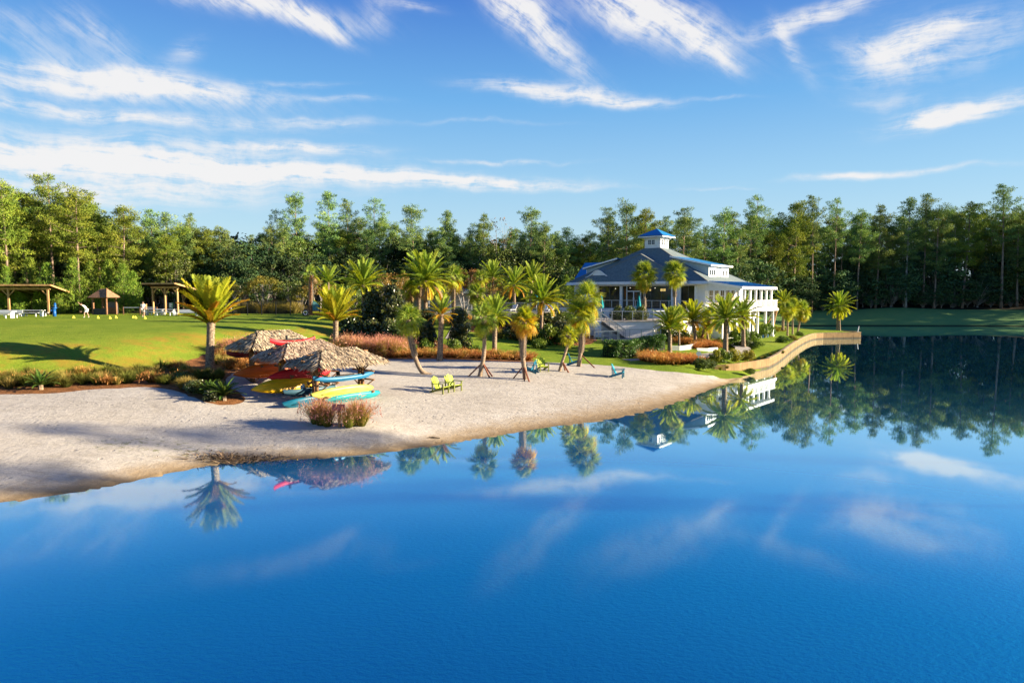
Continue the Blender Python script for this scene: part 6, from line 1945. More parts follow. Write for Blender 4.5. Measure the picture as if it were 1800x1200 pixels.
for (k, px, py, w, h, lab, nm) in [
    ('mag', 748, 613, 44, 72, 'dark conical magnolia between leaning palm and thick palm', 'magnolia'), ('mag', 808, 614, 42, 76, 'dark conical magnolia right of the garden path', 'magnolia'),
    ('mag', 655, 600, 46, 98, 'tall glossy evergreen left in the dark hedge group', 'magnolia'), ('mag', 690, 602, 44, 104, 'tallest glossy evergreen of the dark hedge group', 'magnolia'), ('mag', 722, 604, 34, 70, 'glossy evergreen behind the leaning palm', 'magnolia'),
    ('dark', 618, 596, 48, 42, 'dark low shrub at the left end of the hedge group', 'shrub'), ('dark', 648, 603, 52, 40, 'dark broad shrub in front of the tall evergreens', 'shrub'), ('dark', 684, 606, 50, 44, 'dark shrub below the tallest evergreen', 'shrub'), ('oak', 712, 606, 46, 34, 'olive shrub beside the leaning palm', 'shrub'),
    ('yellow', 628, 578, 44, 30, 'yellow-green shrub behind the dark hedge left end', 'shrub'), ('oak', 672, 596, 40, 50, 'olive shrub filling the hedge group', 'shrub'),
    ('green', 694, 613, 20, 15, 'bright green low plant at the hedge foot', 'shrub'), ('green', 748, 618, 26, 20, 'bright green plant below the left magnolia', 'shrub'), ('green', 800, 619, 26, 20, 'bright green plant below the right magnolia', 'shrub'), ('green', 838, 620, 24, 12, 'low green plant on the grass edge', 'shrub'), ('green', 725, 620, 22, 16, 'bright green plant left of the thick palm', 'shrub'),
    ('green', 937, 604, 40, 30, 'bright shrub on the pool slope left of the date palm', 'shrub'), ('green', 968, 606, 46, 32, 'bright shrub on the pool slope right of the date palm', 'shrub'), ('dark', 905, 596, 44, 32, 'dark shrub on the pool slope behind the golden palm', 'shrub'), ('dark', 985, 600, 46, 36, 'dark shrub beside the terrace end', 'shrub'), ('dark', 960, 585, 60, 34, 'dark shrub under the pool edge', 'shrub'), ('oak', 985, 582, 50, 34, 'olive shrub under the pool edge near the terrace', 'shrub'), ('dark', 920, 578, 60, 26, 'dark shrub along the pool edge', 'shrub'), ('oak', 880, 575, 50, 24, 'olive shrub at the left of the pool edge', 'shrub'), ('oak', 850, 572, 40, 26, 'olive shrub beside the garden path', 'shrub'), ('dark', 1002, 608, 30, 40, 'dark shrub behind the shortest staked palm', 'shrub'), ('green', 948, 612, 26, 16, 'low green shrub at the foot of the pool slope', 'shrub'),
    ('oak', 1195, 601, 40, 26, 'bronze shrub behind the walled bed', 'shrub'), ('oak', 1170, 600, 30, 28, 'bronze shrub at the right end of the clipped hedge', 'shrub'), ('yellow', 1232, 596, 40, 18, 'yellow shrub at the foot of the house wall', 'shrub'),
    ('yellow', 1258, 633, 24, 17, 'dark-based yellow shrub left of the broad palm by the path', 'shrub'), ('yellow', 1290, 633, 30, 18, 'yellow shrub right of the broad palm', 'shrub'), ('yellow', 1315, 631, 26, 15, 'small yellow shrub near the lake wall', 'shrub'), ('green', 1272, 634, 26, 18, 'green shrub at the foot of the broad palm', 'shrub'),
    ('oak', 1232, 646, 30, 16, 'dark low shrub at the right end of the oval rust bed', 'shrub'), ('oak', 1246, 645, 26, 14, 'flat dark shrub near the dry wall end', 'shrub'), ('green', 1318, 656, 20, 8, 'small green plant by the dry end of the lake wall', 'shrub'),
    ('green', 1265, 607, 26, 12, 'green shrub along the inner bend of the path', 'shrub'), ('green', 1290, 607, 26, 12, 'green shrub below the balcony', 'shrub'), ('dark', 1312, 609, 28, 11, 'dark low shrub at the foot of the palm by the path', 'shrub'), ('green', 1330, 609, 24, 10, 'low green shrub at the path end', 'shrub'),
    ('green', 1325, 598, 26, 14, 'bright green shrub in the balcony bed, near end', 'shrub'), ('green', 1338, 593, 26, 14, 'bright green shrub in the balcony bed, middle', 'shrub'), ('green', 1350, 589, 24, 14, 'bright green shrub in the balcony bed, far end', 'shrub'), ('yellow', 1362, 583, 20, 9, 'pale shrub before the small palm clump', 'shrub'), ('yellow', 1374, 582, 18, 7, 'second pale shrub before the small palm clump', 'shrub'), ('green', 1377, 602, 26, 11, 'green shrub on the lawn nearest the lake wall bend', 'shrub'), ('yellow', 1392, 598, 20, 8, 'yellow shrub beside the lake wall bend', 'shrub'), ('green', 1405, 590, 16, 7, 'small shrub at the foot of the outer clump palm', 'shrub'),
    ('dark', 375, 706, 34, 20, 'dark spiky shrub at the point of the straw bed', 'shrub'), ('dark', 345, 690, 40, 22, 'dark low shrub below the upswept palm', 'shrub'), ('oak', 320, 672, 40, 18, 'dim olive shrub in the straw bed', 'shrub'),
    ('dark', 1108, 566, 46, 14, 'low shrub in the terrace planter left of the terrace palm', 'shrub'), ]:
    t = shrub(k, px, py, w, h, lab, nm)
    t.rotation_euler.z = rnd.uniform(0, 6.28)
# planter shrubs on the middle terrace
for i, (x, y) in enumerate([(12.0, 77.6), (13.3, 77.4), (14.6, 77.5)]):
    t = thing('shrub', ['left', 'middle', 'right'][i] + ' bronze-green shrub in the planter on the middle terrace', 'shrub', (x, y, ZM)); t.scale = (.75, .6, 1.0)
    link('foliage', SH['oak'][i % 2], t)
# clipped hedge
hg = thing('hedge', 'clipped dark green hedge before the lower terrace', 'hedge', (0, 0, 0))
hp = [ground(1062, 627), ground(1085, 629), ground(1110, 628), ground(1135, 621), ground(1165, 616)]
T, tt = [], []
for a, b in zip(hp[:-1], hp[1:]):
    for i in range(int((b - a).length * 60)):
        q = a.lerp(b, rnd.random()) + Vector((rnd.uniform(-.2, .2), rnd.uniform(-.65, .65), 0))
        side = rnd.random()
        z = rnd.uniform(.05, 1.35) if side < .7 else 1.35
        b0 = rnd.uniform(0, .5)
        A, B = leaves((q.x, q.y, q.z + z), 40, .27, .13, 1, (b0, b0 + .5)); T.append(A); tt.append(B)
link('foliage', tri_mesh('foliage', np.concatenate(T), F_HEDGE, np.concatenate(tt), 4), hg)
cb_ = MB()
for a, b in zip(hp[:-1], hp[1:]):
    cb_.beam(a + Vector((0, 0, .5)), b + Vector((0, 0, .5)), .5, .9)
cb_.obj('branches', plain('hedge interior', (.012, .02, .008), .95, .3, 6), hg)  # near-black core boxes, the dark inside of the hedge put in as colour
# sago plants in the left straw bed
sg = [frond_mesh('frond', d, foliage('sago leaves', [(0, (.015, .04, .008)), (.5, (.05, .10, .014)), (1, (.12, .20, .03))], .2) if i == 0 else bpy.data.materials['sago leaves'], 90 + i, .024, 20, .16) for i, d in enumerate((.5, .9))]
for (px, py, L, lab) in [(394, 704, 1.25, 'dark green sago plant at the tip of the straw bed'), (72, 685, 1.1, 'green sago plant in the straw bed at the far left'), (368, 698, .9, 'smaller sago plant beside the one at the bed tip')]:
    p = ground(px, py)
    t = thing('sago_palm', lab, 'sago plant', p)
    tb = MB(); tb.tube([(0, 0, -.1), (0, 0, .25)], [.14, .12], 8); tb.obj('trunk', M_TRUNK, t)
    for i in range(26):
        put_frond(t, sg[i % 2], Vector((0, 0, .22)), i * 2.4, R(70 - 62 * i / 26), L * rnd.uniform(.75, 1.05))
# ------------------------------------------------------------------ playing field: pavilions, hut, tables, fountain
M_PINEW = plain('golden pavilion timber', (.50, .30, .13), .7, .25, 3, .3, 12, .2, stretch=(1, 1, .3))
M_DECK = plain('dark roof underside', (.10, .06, .04), .85, .3, 2, .3, 10, .1)
M_TIN = plain('weathered tin roof', (.23, .19, .16), .6, .2, 2, .2, 14, .3)
M_TABLE = plain('white table plastic', (.78, .78, .78), .5, .05, 3)
M_BLUEP = plain('blue fountain enamel', (.012, .11, .36), .4, .1, 5)
M_GREYP = plain('grey board', (.16, .16, .16), .8, .2, 3, .2, 10)
M_BLACK = plain('black metal', (.02, .02, .022), .5, .1, 5)
M_BROWNP = plain('brown post', (.24, .12, .06), .85, .25, 4, .2, 12)
M_RUSTY = plain('cedar shingles', (.34, .19, .11), .9, .35, 6, .5, 20, .1)

def wbox(t, name, m, x0, x1, y0, y1, z0, z1):
    b = MB(); b.box(x0, x1, y0, y1, z0, z1); return b.obj(name, m, t)
def wbeam(t, name, m, a, b_, w, h=None):
    b = MB(); b.beam(a, b_, w, h); return b.obj(name, m, t)
# left pavilion: mono-pitch roof on timber posts; origin below its right front post
def pavilion(label, org, rz, W, Dp, hf, hb, m_roof):
    t = thing('timber_pavilion', label, 'pavilion', org, rz)
    for x in (0, -W / 2, -W):
        wbox(t, 'post', M_PINEW, x - .1, x + .1, -.1, .1, -.3, hf - .12)
        wbox(t, 'post', M_PINEW, x - .1, x + .1, Dp - .1, Dp + .1, -.3, hb - .12)
    wbox(t, 'beam', M_PINEW, -W - .3, .3, -.07, .07, hf - .118, hf + .12)
    wbox(t, 'beam', M_PINEW, -W - .3, .3, Dp - .07, Dp + .07, hb - .118, hb + .12)
    for x in (0, -W / 2, -W):
        for s in (-1, 1):
            if (x == 0 and s > 0) or (x == -W and s < 0): continue
            wbeam(t, 'knee_brace', M_PINEW, (x + s * .08, 0, hf - .85), (x + s * .75, 0, hf - .15), .1)
            wbeam(t, 'knee_brace', M_PINEW, (x + s * .08, Dp, hb - .7), (x + s * .6, Dp, hb - .15), .1)
    sl = (hb - hf) / Dp
    zf = lambda y: hf + .12 + sl * y
    for i in range(9):
        x = -W - .4 + i * (W + .8) / 8
        wbeam(t, 'rafter', M_DECK, (x, -.9, zf(-.9) + .075), (x, Dp + .7, zf(Dp + .7) + .075), .06, .14)
    b = MB(); V = [(-W - .7, -1.1, zf(-1.1) + .16), (.9, -1.1, zf(-1.1) + .16), (.9, Dp + .9, zf(Dp + .9) + .16), (-W - .7, Dp + .9, zf(Dp + .9) + .16)]
    b.add(V + [(x, y, z + .05) for x, y, z in V], [(0, 3, 2, 1), (4, 5, 6, 7), (0, 1, 5, 4), (1, 2, 6, 5), (2, 3, 7, 6), (3, 0, 4, 7)])
    b.obj('roof', m_roof, t)
    wbox(t, 'fascia', M_PINEW, -W - .7, .9, -1.16, -1.11, zf(-1.1) + .02, zf(-1.1) + .22)
    wbeam(t, 'fascia', M_PINEW, (.93, -1.1, zf(-1.1) + .13), (.93, Dp + .9, zf(Dp + .9) + .13), .05, .2)
    return t
pa = AT(86, 553, 88)
pavilion('left timber pavilion with tilted tin roof over white tables', (pa.x, 88, gz(pa.x, 88)), R(6), 9.5, 5.0, 3.35, 2.35, M_TIN)
pb = AT(313, 553, 90)
pavilion('right timber pavilion with dark sloping roof behind the upswept palm', (pb.x, 90, gz(pb.x, 90)), R(-24), 4.6, 4.8, 3.5, 2.4, M_DECK)

def table(label, px, py, L, rz=0.0, cloth=False, group='white tables on the field'):
    p = ground(px, py, 4)
    t = thing('table_set', label, 'picnic table', p, rz, group)
    wbox(t, 'table_top', M_TABLE, -L / 2, L / 2, -.38, .38, .70, .76)
    if cloth:
        b = MB(); b.box(-L / 2 - .02, L / 2 + .02, -.42, -.385, .38, .765); b.obj('cloth_side', M_TABLE, t)
    for s in (-1, 1):
        wbox(t, 'leg', M_TABLE, s * L * .42 - .04, s * L * .42 + .04, -.3, .3, -.05, .70)
        wbox(t, 'bench', M_TABLE, -L / 2, L / 2, s * .85 - .14, s * .85 + .14, .41, .45)
        for q in (-1, 1):
            wbox(t, 'leg', M_TABLE, q * L * .38 - .05, q * L * .38 + .05, s * .85 - .05, s * .85 + .05, -.05, .41)
    return t
table('long white table with cloth under the left pavilion', 18, 556, 3.6, 0, True)
table('white bench table at the left pavilion, nearer one cut by the edge', 2, 559, 3.0)
table('low white bench table right of the clothed table', 55, 556, 3.0)
table('white table with pale cloth at the right pavilion corner', 337, 555, 2.6, 0, True)
table('white bench table under the right pavilion, middle', 292, 554, 2.4)
table('white bench table under the right pavilion, left', 272, 553.5, 2.2)
table('small white bench right of the clothed table by the palm', 358, 555, 1.4)

# blue drinking fountain
p = ground(96, 556, 4)
t = thing('drinking_fountain', 'blue drinking fountain beside the left pavilion post', 'drinking fountain', p)
b = MB(); b.tube([(0, 0, -.1), (0, 0, .9)], [.2, .17], 10); b.obj('pedestal', M_BLUEP, t, True)
b = MB(); b.tube([(0, 0, .9), (0, 0, 1.05)], [.2, .34], 10); b.obj('bowl', M_BLUEP, t, True)
b = MB(); b.tube([(-.32, 0, .55), (-.32, 0, .78)], [.12, .24], 10); b.obj('side_bowl', M_BLUEP, t, True)
b = MB(); b.tube([(0, .16, .9), (0, .16, 1.5)], [.15, .13], 8); b.tube([(0, .16, 1.5), (0, .16, 1.66)], [.13, .03], 8); b.obj('bottle_filler', M_BLUEP, t, True)
# gabled hut
p = ground(176, 553, 4)
t = thing('gabled_hut', 'small gabled hut with shingle roof and dark posts at the wood edge', 'hut', p, R(-12))
for x in (-1.0, 1.0):
    for y in (0, 1.6):
        wbox(t, 'post', M_BROWNP, x - .1, x + .1, y - .1, y + .1, -.2, 2.25)
b = MB(); b.add([(-1.5, -.4, 2.2), (1.5, -.4, 2.2), (1.5, 2.0, 2.2), (-1.5, 2.0, 2.2), (-.45, .8, 3.35), (.45, .8, 3.35)], [(0, 1, 5, 4), (1, 2, 5), (2, 3, 4, 5), (3, 0, 4), (0, 3, 2, 1)]); b.obj('roof', M_RUSTY, t)
wbox(t, 'counter', M_BLACK, -.95, .95, -.06, .3, 0, .78)
wbox(t, 'back_panel', M_BROWNP, -.95, .95, 1.5, 1.6, 0, .9)
wbeam(t, 'barge_board', M_TAN, (1.5, -.42, 2.2), (.45, .78, 3.38), .06, .14)
wbox(t, 'beam', M_BROWNP, -1.2, 1.2, -.08, .08, 2.1, 2.25)
p = ground(198, 552, 4)
t = thing('grey_board', 'grey practice board right of the gabled hut', 'board', p, R(-6))
wbox(t, 'panel', M_GREYP, -.72, .72, 0, .06, .15, 1.6)
for x in (-.66, .66): wbox(t, 'post', M_BLACK, x - .05, x + .05, .065, .14, -.1, 1.65)
# green notice sign with white print
p = ground(309, 553, 4)
t = thing('notice_sign', 'green notice board with white print at the right pavilion', 'sign', (p.x, p.y - 1.2, p.z))
wbox(t, 'panel', plain('green sign face', (.03, .10, .06), .6, .1, 4), -.26, .26, 0, .04, .75, 1.55)
for i, w in enumerate((.3, .36, .22, .34)):
    wbox(t, 'print_line', M_TABLE, -.18, -.18 + w, -.006, -.001, 1.42 - i * .15, 1.47 - i * .15)
for x in (-.2, .2): wbox(t, 'post', M_BROWNP, x - .03, x + .03, .045, .1, -.1, 1.5)
# volleyball-style net: post and tape
p1, p2 = ground(217, 553, 4), ground(276, 553, 4)
t = thing('net', 'low practice net with white tape left of the right pavilion', 'net', p1)
d = p2 - p1
wbeam(t, 'tape', M_TABLE, (0, 0, .92), (d.x, d.y, .92 + d.z), .04, .07)
for f in (0, .5, 1): wbox(t, 'post', M_BROWNP, d.x * f - .05, d.x * f + .05, d.y * f - .05, d.y * f + .05, -.1, .98)
b = MB()
for i in range(14):
    f = (i + .5) / 14; b.box(d.x * f - .008, d.x * f + .008, d.y * f - .008, d.y * f + .008, .05, .9)
for z in (.2, .4, .6): b.beam((0, 0, z), (d.x, d.y, z + d.z), .012)
tag(b.obj('mesh', M_BLACK, t), kind='stuff')
p = ground(257, 552.5, 4)
t = thing('wooden_post', 'short orange-brown post beside the second player', 'post', p)
wbox(t, 'shaft', M_PINEW, -.09, .09, -.09, .09, -.1, 1.3); wbox(t, 'cap', M_PINEW, -.11, .11, -.11, .11, 1.301, 1.35)
# field markers
M_CONE = plain('yellow marker plastic', (.85, .72, .06), .5, .05, 5)
for i, (px, py) in enumerate([(129, 559), (172, 559.5), (193, 560), (203.5, 559), (234, 559), (238, 559.5), (254.5, 560)]):
    p = ground(px, py, 4)
    b = MB(); b.tube([(0, 0, -.02), (0, 0, .05), (0, 0, .26)], [.2, .17, .05], 8)
    o = b.obj('field_marker', M_CONE); o.location = p
    tag(o, ['yellow field marker nearest the blue fountain', 'yellow field marker right of the bending player', 'yellow field marker below the gabled hut', 'yellow field marker right of the one below the hut', 'left of the two touching yellow field markers', 'right of the two touching yellow field markers', 'yellow field marker at the feet of the second player'][i], 'field marker', 'field markers')

# black fence behind the lawn
fa, fb_ = ground(362, 553, 4), ground(562, 554, 4)
t = thing('black_fence', 'thin black metal fence along the back of the lawn', 'fence', fa)
d = fb_ - fa
for i in range(9):
    f = i / 8
    q = Vector((d.x * f, d.y * f, gz(fa.x + d.x * f, fa.y + d.y * f) - fa.z))
    wbox(t, 'post', M_BLACK, q.x - .04, q.x + .04, q.y - .04, q.y + .04, q.z - .2, q.z + 1.75)
wbeam(t, 'rail', M_BLACK, (0, 0, 1.70), (d.x, d.y, 1.70 + d.z), .04); wbeam(t, 'rail', M_BLACK, (0, 0, .15), (d.x, d.y, .15 + d.z), .03)
b = MB()
for i in range(110):
    f = (i + .5) / 110; b.box(d.x * f - .006, d.x * f + .006, d.y * f - .006, d.y * f + .006, .16 + d.z * f, 1.69 + d.z * f)
tag(b.obj('picket', M_BLACK, t), kind='stuff')
# teal sign with sloping top and white wheel by the brown-skirted palm
p = ground(552, 554, 4)
t = thing('teal_sign', 'pale teal sign board on a brown post right of the brown-skirted palm', 'sign', p, R(10))
b = MB(); b.add([(-.5, 0, .6), (.75, 0, .6), (.75, 0, 1.45), (-.5, 0, 1.95), (-.5, .05, .6), (.75, .05, .6), (.75, .05, 1.45), (-.5, .05, 1.95)], [(0, 1, 2, 3), (7, 6, 5, 4), (0, 4, 5, 1), (1, 5, 6, 2), (2, 6, 7, 3), (3, 7, 4, 0)])
b.obj('panel', plain('teal sign face', (.10, .30, .33), .6, .12, 3), t)
for x in (-.42, .68): wbox(t, 'post', M_BROWNP, x - .07, x + .07, .055, .19, -.1, 1.4)
p = ground(537, 555, 4)
t = thing('hose_reel', 'round black and white hose reel at the foot of the brown-skirted palm', 'hose reel', p)
b = MB()
b.tube([Vector((math.cos(a) * .36, 0, .38 + math.sin(a) * .36)) for a in np.linspace(0, 2 * PI, 17)], .07, 6, cap=False); b.obj('hose', M_BLACK, t)
b = MB(); b.tube([Vector((math.cos(a) * .22, -.02, .38 + math.sin(a) * .22)) for a in np.linspace(0, 2 * PI, 13)], .05, 6, cap=False); b.obj('drum', M_TABLE, t)
wbox(t, 'stand', M_BLACK, -.3, .3, .08, .14, -.05, .4)

# ------------------------------------------------------------------ people on the field
M_SKIN = plain('skin', (.50, .30, .20), .6, .06, 6)
M_WHT = plain('white shirt cloth', (.80, .79, .78), .85, .05, 5)
M_SHORT = plain('pale shorts cloth', (.62, .57, .50), .85, .08, 5)
M_HAIR = plain('brown hair', (.10, .06, .035), .7, .2, 14)
def skin_mesh(name, verts, edges, radii, m, parent, sub=1, root=0):
    me = bpy.data.meshes.new(name)
    me.from_pydata(verts, edges, [])
    o = link(name, me, parent)
    md = o.modifiers.new('skin', 'SKIN')
    sv = me.skin_vertices[0].data
    for i, r_ in enumerate(radii):
        sv[i].radius = (r_, r_) if np.isscalar(r_) else r_
    sv[root].use_root = True
    o.modifiers.new('sub', 'SUBSURF').levels = sub
    o.modifiers['sub'].render_levels = sub
    dg = bpy.context.evaluated_depsgraph_get()
    ev = bpy.data.meshes.new_from_object(o.evaluated_get(dg))
    ev.name = name
    o.modifiers.clear()
    o.data = ev
    ev.materials.clear(); ev.materials.append(m)
    ev.polygons.foreach_set('use_smooth', [True] * len(ev.polygons))
    return o
def person(label, p, rz, J, shirt, shorts, H=1.72):
    """J: joint positions as fractions of a standing figure, x forward, y left, z up"""
    t = thing('person', label, 'person', p, rz)
    s = H / 1.72
    N = list(J)
    idx = {n: i for i, n in enumerate(N)}
    V = [tuple(c * s for c in J[n]) for n in N]
    E = [('pelvis', 'waist'), ('waist', 'chest'), ('chest', 'neck'), ('neck', 'head'), ('head', 'crown'),
         ('chest', 'shL'), ('shL', 'elL'), ('elL', 'wrL'), ('wrL', 'hdL'), ('chest', 'shR'), ('shR', 'elR'), ('elR', 'wrR'), ('wrR', 'hdR'),
         ('pelvis', 'hiL'), ('hiL', 'knL'), ('knL', 'anL'), ('anL', 'toL'), ('pelvis', 'hiR'), ('hiR', 'knR'), ('knR', 'anR'), ('anR', 'toR')]
    rad = dict(pelvis=.13, waist=.115, chest=.14, neck=.055, head=.092, crown=.07, shL=.065, shR=.065, elL=.042, elR=.042, wrL=.03, wrR=.03, hdL=.036, hdR=.036,
               hiL=.088, hiR=.088, knL=.058, knR=.058, anL=.04, anR=.04, toL=.038, toR=.038)
    skin_mesh('body', V, [(idx[a], idx[b]) for a, b in E], [rad[n] * s for n in N], M_SKIN, t)
    def sub(name, chain, edges, rr_, m):
        vv = [tuple(c * s for c in (J[n] if isinstance(n, str) else n)) for n in chain]
        skin_mesh(name, vv, edges, [x * s for x in rr_], m, t)
    def lerp(a, b, f): return tuple(J[a][i] * (1 - f) + J[b][i] * f for i in range(3))
    sub('shirt', ['pelvis', 'waist', 'chest', 'shL', lerp('shL', 'elL', .6), 'shR', lerp('shR', 'elR', .6), lerp('chest', 'neck', .6)], [(0, 1), (1, 2), (2, 3), (3, 4), (2, 5), (5, 6), (2, 7)], [.15, .135, .16, .088, .07, .088, .07, .085], shirt)
    sub('shorts', ['pelvis', 'hiL', lerp('hiL', 'knL', .8), 'hiR', lerp('hiR', 'knR', .8)], [(0, 1), (1, 2), (0, 3), (3, 4)], [.145, .105, .088, .105, .088], shorts)
    for side in 'LR':
        f = 'an' + side; g = 'to' + side
        sub('shoe', [f, g], [(0, 1)], [.05, .046], M_WHT)
    hd, cr = Vector(J['head']) * s, Vector(J['crown']) * s
    up = (cr - hd).normalized()
    b = MB(); V = []
    fwd = Vector((1, 0, 0)); fwd = (fwd - up * fwd.dot(up)).normalized(); sd = up.cross(fwd)
    c = hd + up * .035 * s
    for i in range(5):
        th = (PI / 2) * i / 4.0 * 1.15
        for j in range(10):
            a = 2 * PI * j / 10
            k = .112 * s
            q = up * math.cos(th) * k * 1.1 + (fwd * math.cos(a) + sd * math.sin(a)) * math.sin(th) * k
            V.append(tuple(c + q - fwd * .018 * s))
    b.grid(V, 5, 10, True); b.obj('hair', M_HAIR, t, True)
    for sg in (-1, 1):
        e = MB(); q = hd + fwd * .088 * s + sd * sg * .034 * s + up * .015 * s; e.tube([q - sd * .012 * s, q + sd * .012 * s], .008 * s, 5); e.obj('eye', M_BLACK, t)
        e = MB(); q = hd + sd * sg * .094 * s; e.tube([q - up * .028 * s, q, q + up * .028 * s], [.008 * s, .018 * s, .012 * s], 5); e.obj('ear', M_SKIN, t)
    e = MB(); q = hd + fwd * .088 * s; e.tube([q + up * .02 * s, q + fwd * .026 * s - up * .018 * s], [.009 * s, .017 * s], 5); e.obj('nose', M_SKIN, t)
    e = MB(); q = hd + fwd * .085 * s - up * .05 * s; e.tube([q - sd * .022 * s, q + sd * .022 * s], .006 * s, 5); e.obj('mouth', plain('lips', (.35, .12, .10), .6, .05, 5) if 'lips' not in bpy.data.materials else bpy.data.materials['lips'], t)
    for side in 'LR':
        w = Vector(J['wr' + side]) * s; h = Vector(J['hd' + side]) * s
        d = (h - w).normalized(); x = d.cross(Vector((.3, .9, .2))).normalized(); y = d.cross(x)
        for k in range(4):
            b = MB(); a = h + x * (k - 1.5) * .02 * s; L = (.075, .085, .08, .065)[k] * s
            b.tube([a, a + d * L * .55 + y * .008, a + d * L + y * .03], [.0095 * s, .009 * s, .007 * s], 5); b.obj('finger', M_SKIN, t, True)
        b = MB(); a = w.lerp(h, .55) + x * .03 * s; b.tube([a, a + x * .028 * s + d * .03 * s, a + x * .032 * s + d * .065 * s + y * .01], [.012 * s, .011 * s, .008 * s], 5); b.obj('thumb', M_SKIN, t, True)
    return t
STAND = dict(pelvis=(0, 0, .93), waist=(.01, 0, 1.08), chest=(0, 0, 1.30), neck=(0, 0, 1.46), head=(.01, 0, 1.58), crown=(.005, 0, 1.66),
          shL=(0, .17, 1.38), elL=(.02, .22, 1.10), wrL=(.12, .20, .88), hdL=(.15, .19, .81), shR=(0, -.17, 1.38), elR=(-.05, -.23, 1.11), wrR=(.06, -.25, .87), hdR=(.09, -.25, .80),
          hiL=(0, .09, .88), knL=(.06, .10, .48), anL=(.10, .10, .06), toL=(.24, .11, .03), hiR=(0, -.09, .88), knR=(-.01, -.10, .48), anR=(-.10, -.10, .06), toR=(.04, -.11, .03))
p = ground(252, 557, 4)
person('person in white shirt and pale shorts walking by the field markers', p, R(-75), STAND, M_WHT, M_SHORT, 1.78)
BD = dict(pelvis=(-.12, 0, .90), waist=(.0, 0, 1.06), chest=(.16, 0, 1.26), neck=(.30, 0, 1.38), head=(.40, 0, 1.46), crown=(.44, 0, 1.54),
          shL=(.2, .17, 1.33), elL=(.42, .2, 1.42), wrL=(.60, .18, 1.62), hdL=(.66, .17, 1.69), shR=(.15, -.17, 1.31), elR=(-.03, -.30, 1.12), wrR=(-.18, -.36, .92), hdR=(-.22, -.37, .86),
          hiL=(-.1, .09, .86), knL=(.14, .11, .48), anL=(.10, .12, .06), toL=(.24, .13, .03), hiR=(-.12, -.09, .86), knR=(-.14, -.12, .46), anR=(-.30, -.13, .06), toR=(-.17, -.14, .03))
p = ground(151, 558, 4)
person('person in white leaning forward with one arm raised near the blue fountain', p, R(205), BD, M_WHT, M_WHT, 1.75)

# ------------------------------------------------------------------ pool deck behind the shrubs
pd = prism([(-9.5, 83.2), (7.6, 83.2), (7.4, 97), (-9.5, 97)], 3.4, 4.42, M_CONC, 'pool_deck', None)
tag(pd, kind='structure')
t = thing('pool_fence', 'grey pool fence with thin bars above the shrubby slope', 'fence', (0, 0, 4.42))
for i in range(10):
    x = -9 + i * 1.82
    wbox(t, 'post', M_ALU, x - .04, x + .04, 83.36, 83.44, 0, 1.25)
for z in (.15, 1.2): wbox(t, 'rail', M_ALU, -9, 7.4, 83.38, 83.42, z - .025, z + .025)
b = MB()
for i in range(120):
    x = -9 + (i + .5) * 16.4 / 120; b.box(x - .01, x + .01, 83.39, 83.41, .17, 1.18)
tag(b.obj('picket', M_ALU, t), kind='stuff')
def umbrella(label, p, m=M_TEAL, H=2.5):
    t = thing('closed_parasol', label, 'parasol', p)
    b = MB(); b.tube([(0, 0, 0), (0, 0, H)], .025, 6); b.obj('pole', M_ALU, t)
    b = MB(); n = 14; V = []
    for z, r_ in ((.95, .20), (1.15, .27), (1.6, .20), (2.1, .12), (H, .02)):
        for j in range(n):
            a = 2 * PI * j / n; k = r_ * (1 + .22 * (j % 2))
            V.append((math.cos(a) * k, math.sin(a) * k, z))
    b.grid(V, 5, n, True); b.obj('canopy', m, t, True)
    b = MB(); b.tube([(0, 0, 0), (0, 0, .08)], [.28, .24], 10); b.obj('base', M_CONC, t)
    return t
q = AT(943, 550, 86); umbrella('closed teal parasol by the pool above the slope', (q.x, 86, 4.42), H=2.75)
q = AT(1057, 545, 84.5); umbrella('closed teal parasol at the left glass bay of the house', (q.x, 84.5, 4.0), H=2.6)
q = AT(1123, 545, 81); umbrella('closed teal parasol beside the glass entrance doors', (q.x, 81.0, 3.9), H=2.6)
def lounger(label, p, rz, group='loungers by the pool'):
    t = thing('sun_lounger', label, 'sun lounger', p, rz, group)
    wbox(t, 'seat', M_TABLE, -.9, .45, -.32, .32, .30, .36)
    wbeam(t, 'backrest', M_TABLE, (.42, 0, .36), (.95, 0, .95), .62, .05)
    for x in (-.8, .35):
        for y in (-.28, .28): wbox(t, 'leg', M_ALU, x - .03, x + .03, y - .03, y + .03, 0, .30)
for i, (px, lab) in enumerate([(955, 'white lounger right of the closed pool parasol'), (966, 'second white lounger right of the closed pool parasol'), (900, 'white lounger at the left end of the pool deck')]):
    q = AT(px, 550, 85.2); lounger(lab, (q.x, 85.2, 4.42), R(60))
# white chairs and table on the middle terrace (teal seats)
for i, (x, y, lab) in enumerate([(9.6, 77.6, 'teal patio chair at the left of the middle terrace'), (10.5, 77.9, 'teal patio chair right of the left one on the middle terrace')]):
    t = thing('patio_chair', lab, 'chair', (x, y, ZM), R(-60 + 90 * i))
    wbox(t, 'seat', M_TEAL, -.25, .25, -.25, .25, .40, .45); wbox(t, 'backrest', M_TEAL, -.27, -.22, -.25, .25, .452, .95)
    for a in (-.2, .2):
        for c in (-.2, .2): wbox(t, 'leg', M_ALU, a - .02, a + .02, c - .02, c + .02, 0, .40)
t = thing('patio_table', 'small white table between the teal patio chairs', 'table', (11.3, 77.4, ZM))
b = MB(); b.tube([(0, 0, .70), (0, 0, .73)], .45, 14); b.obj('table_top', M_TABLE, t); b = MB(); b.tube([(0, 0, 0), (0, 0, .70)], .04, 8); b.obj('leg', M_ALU, t)

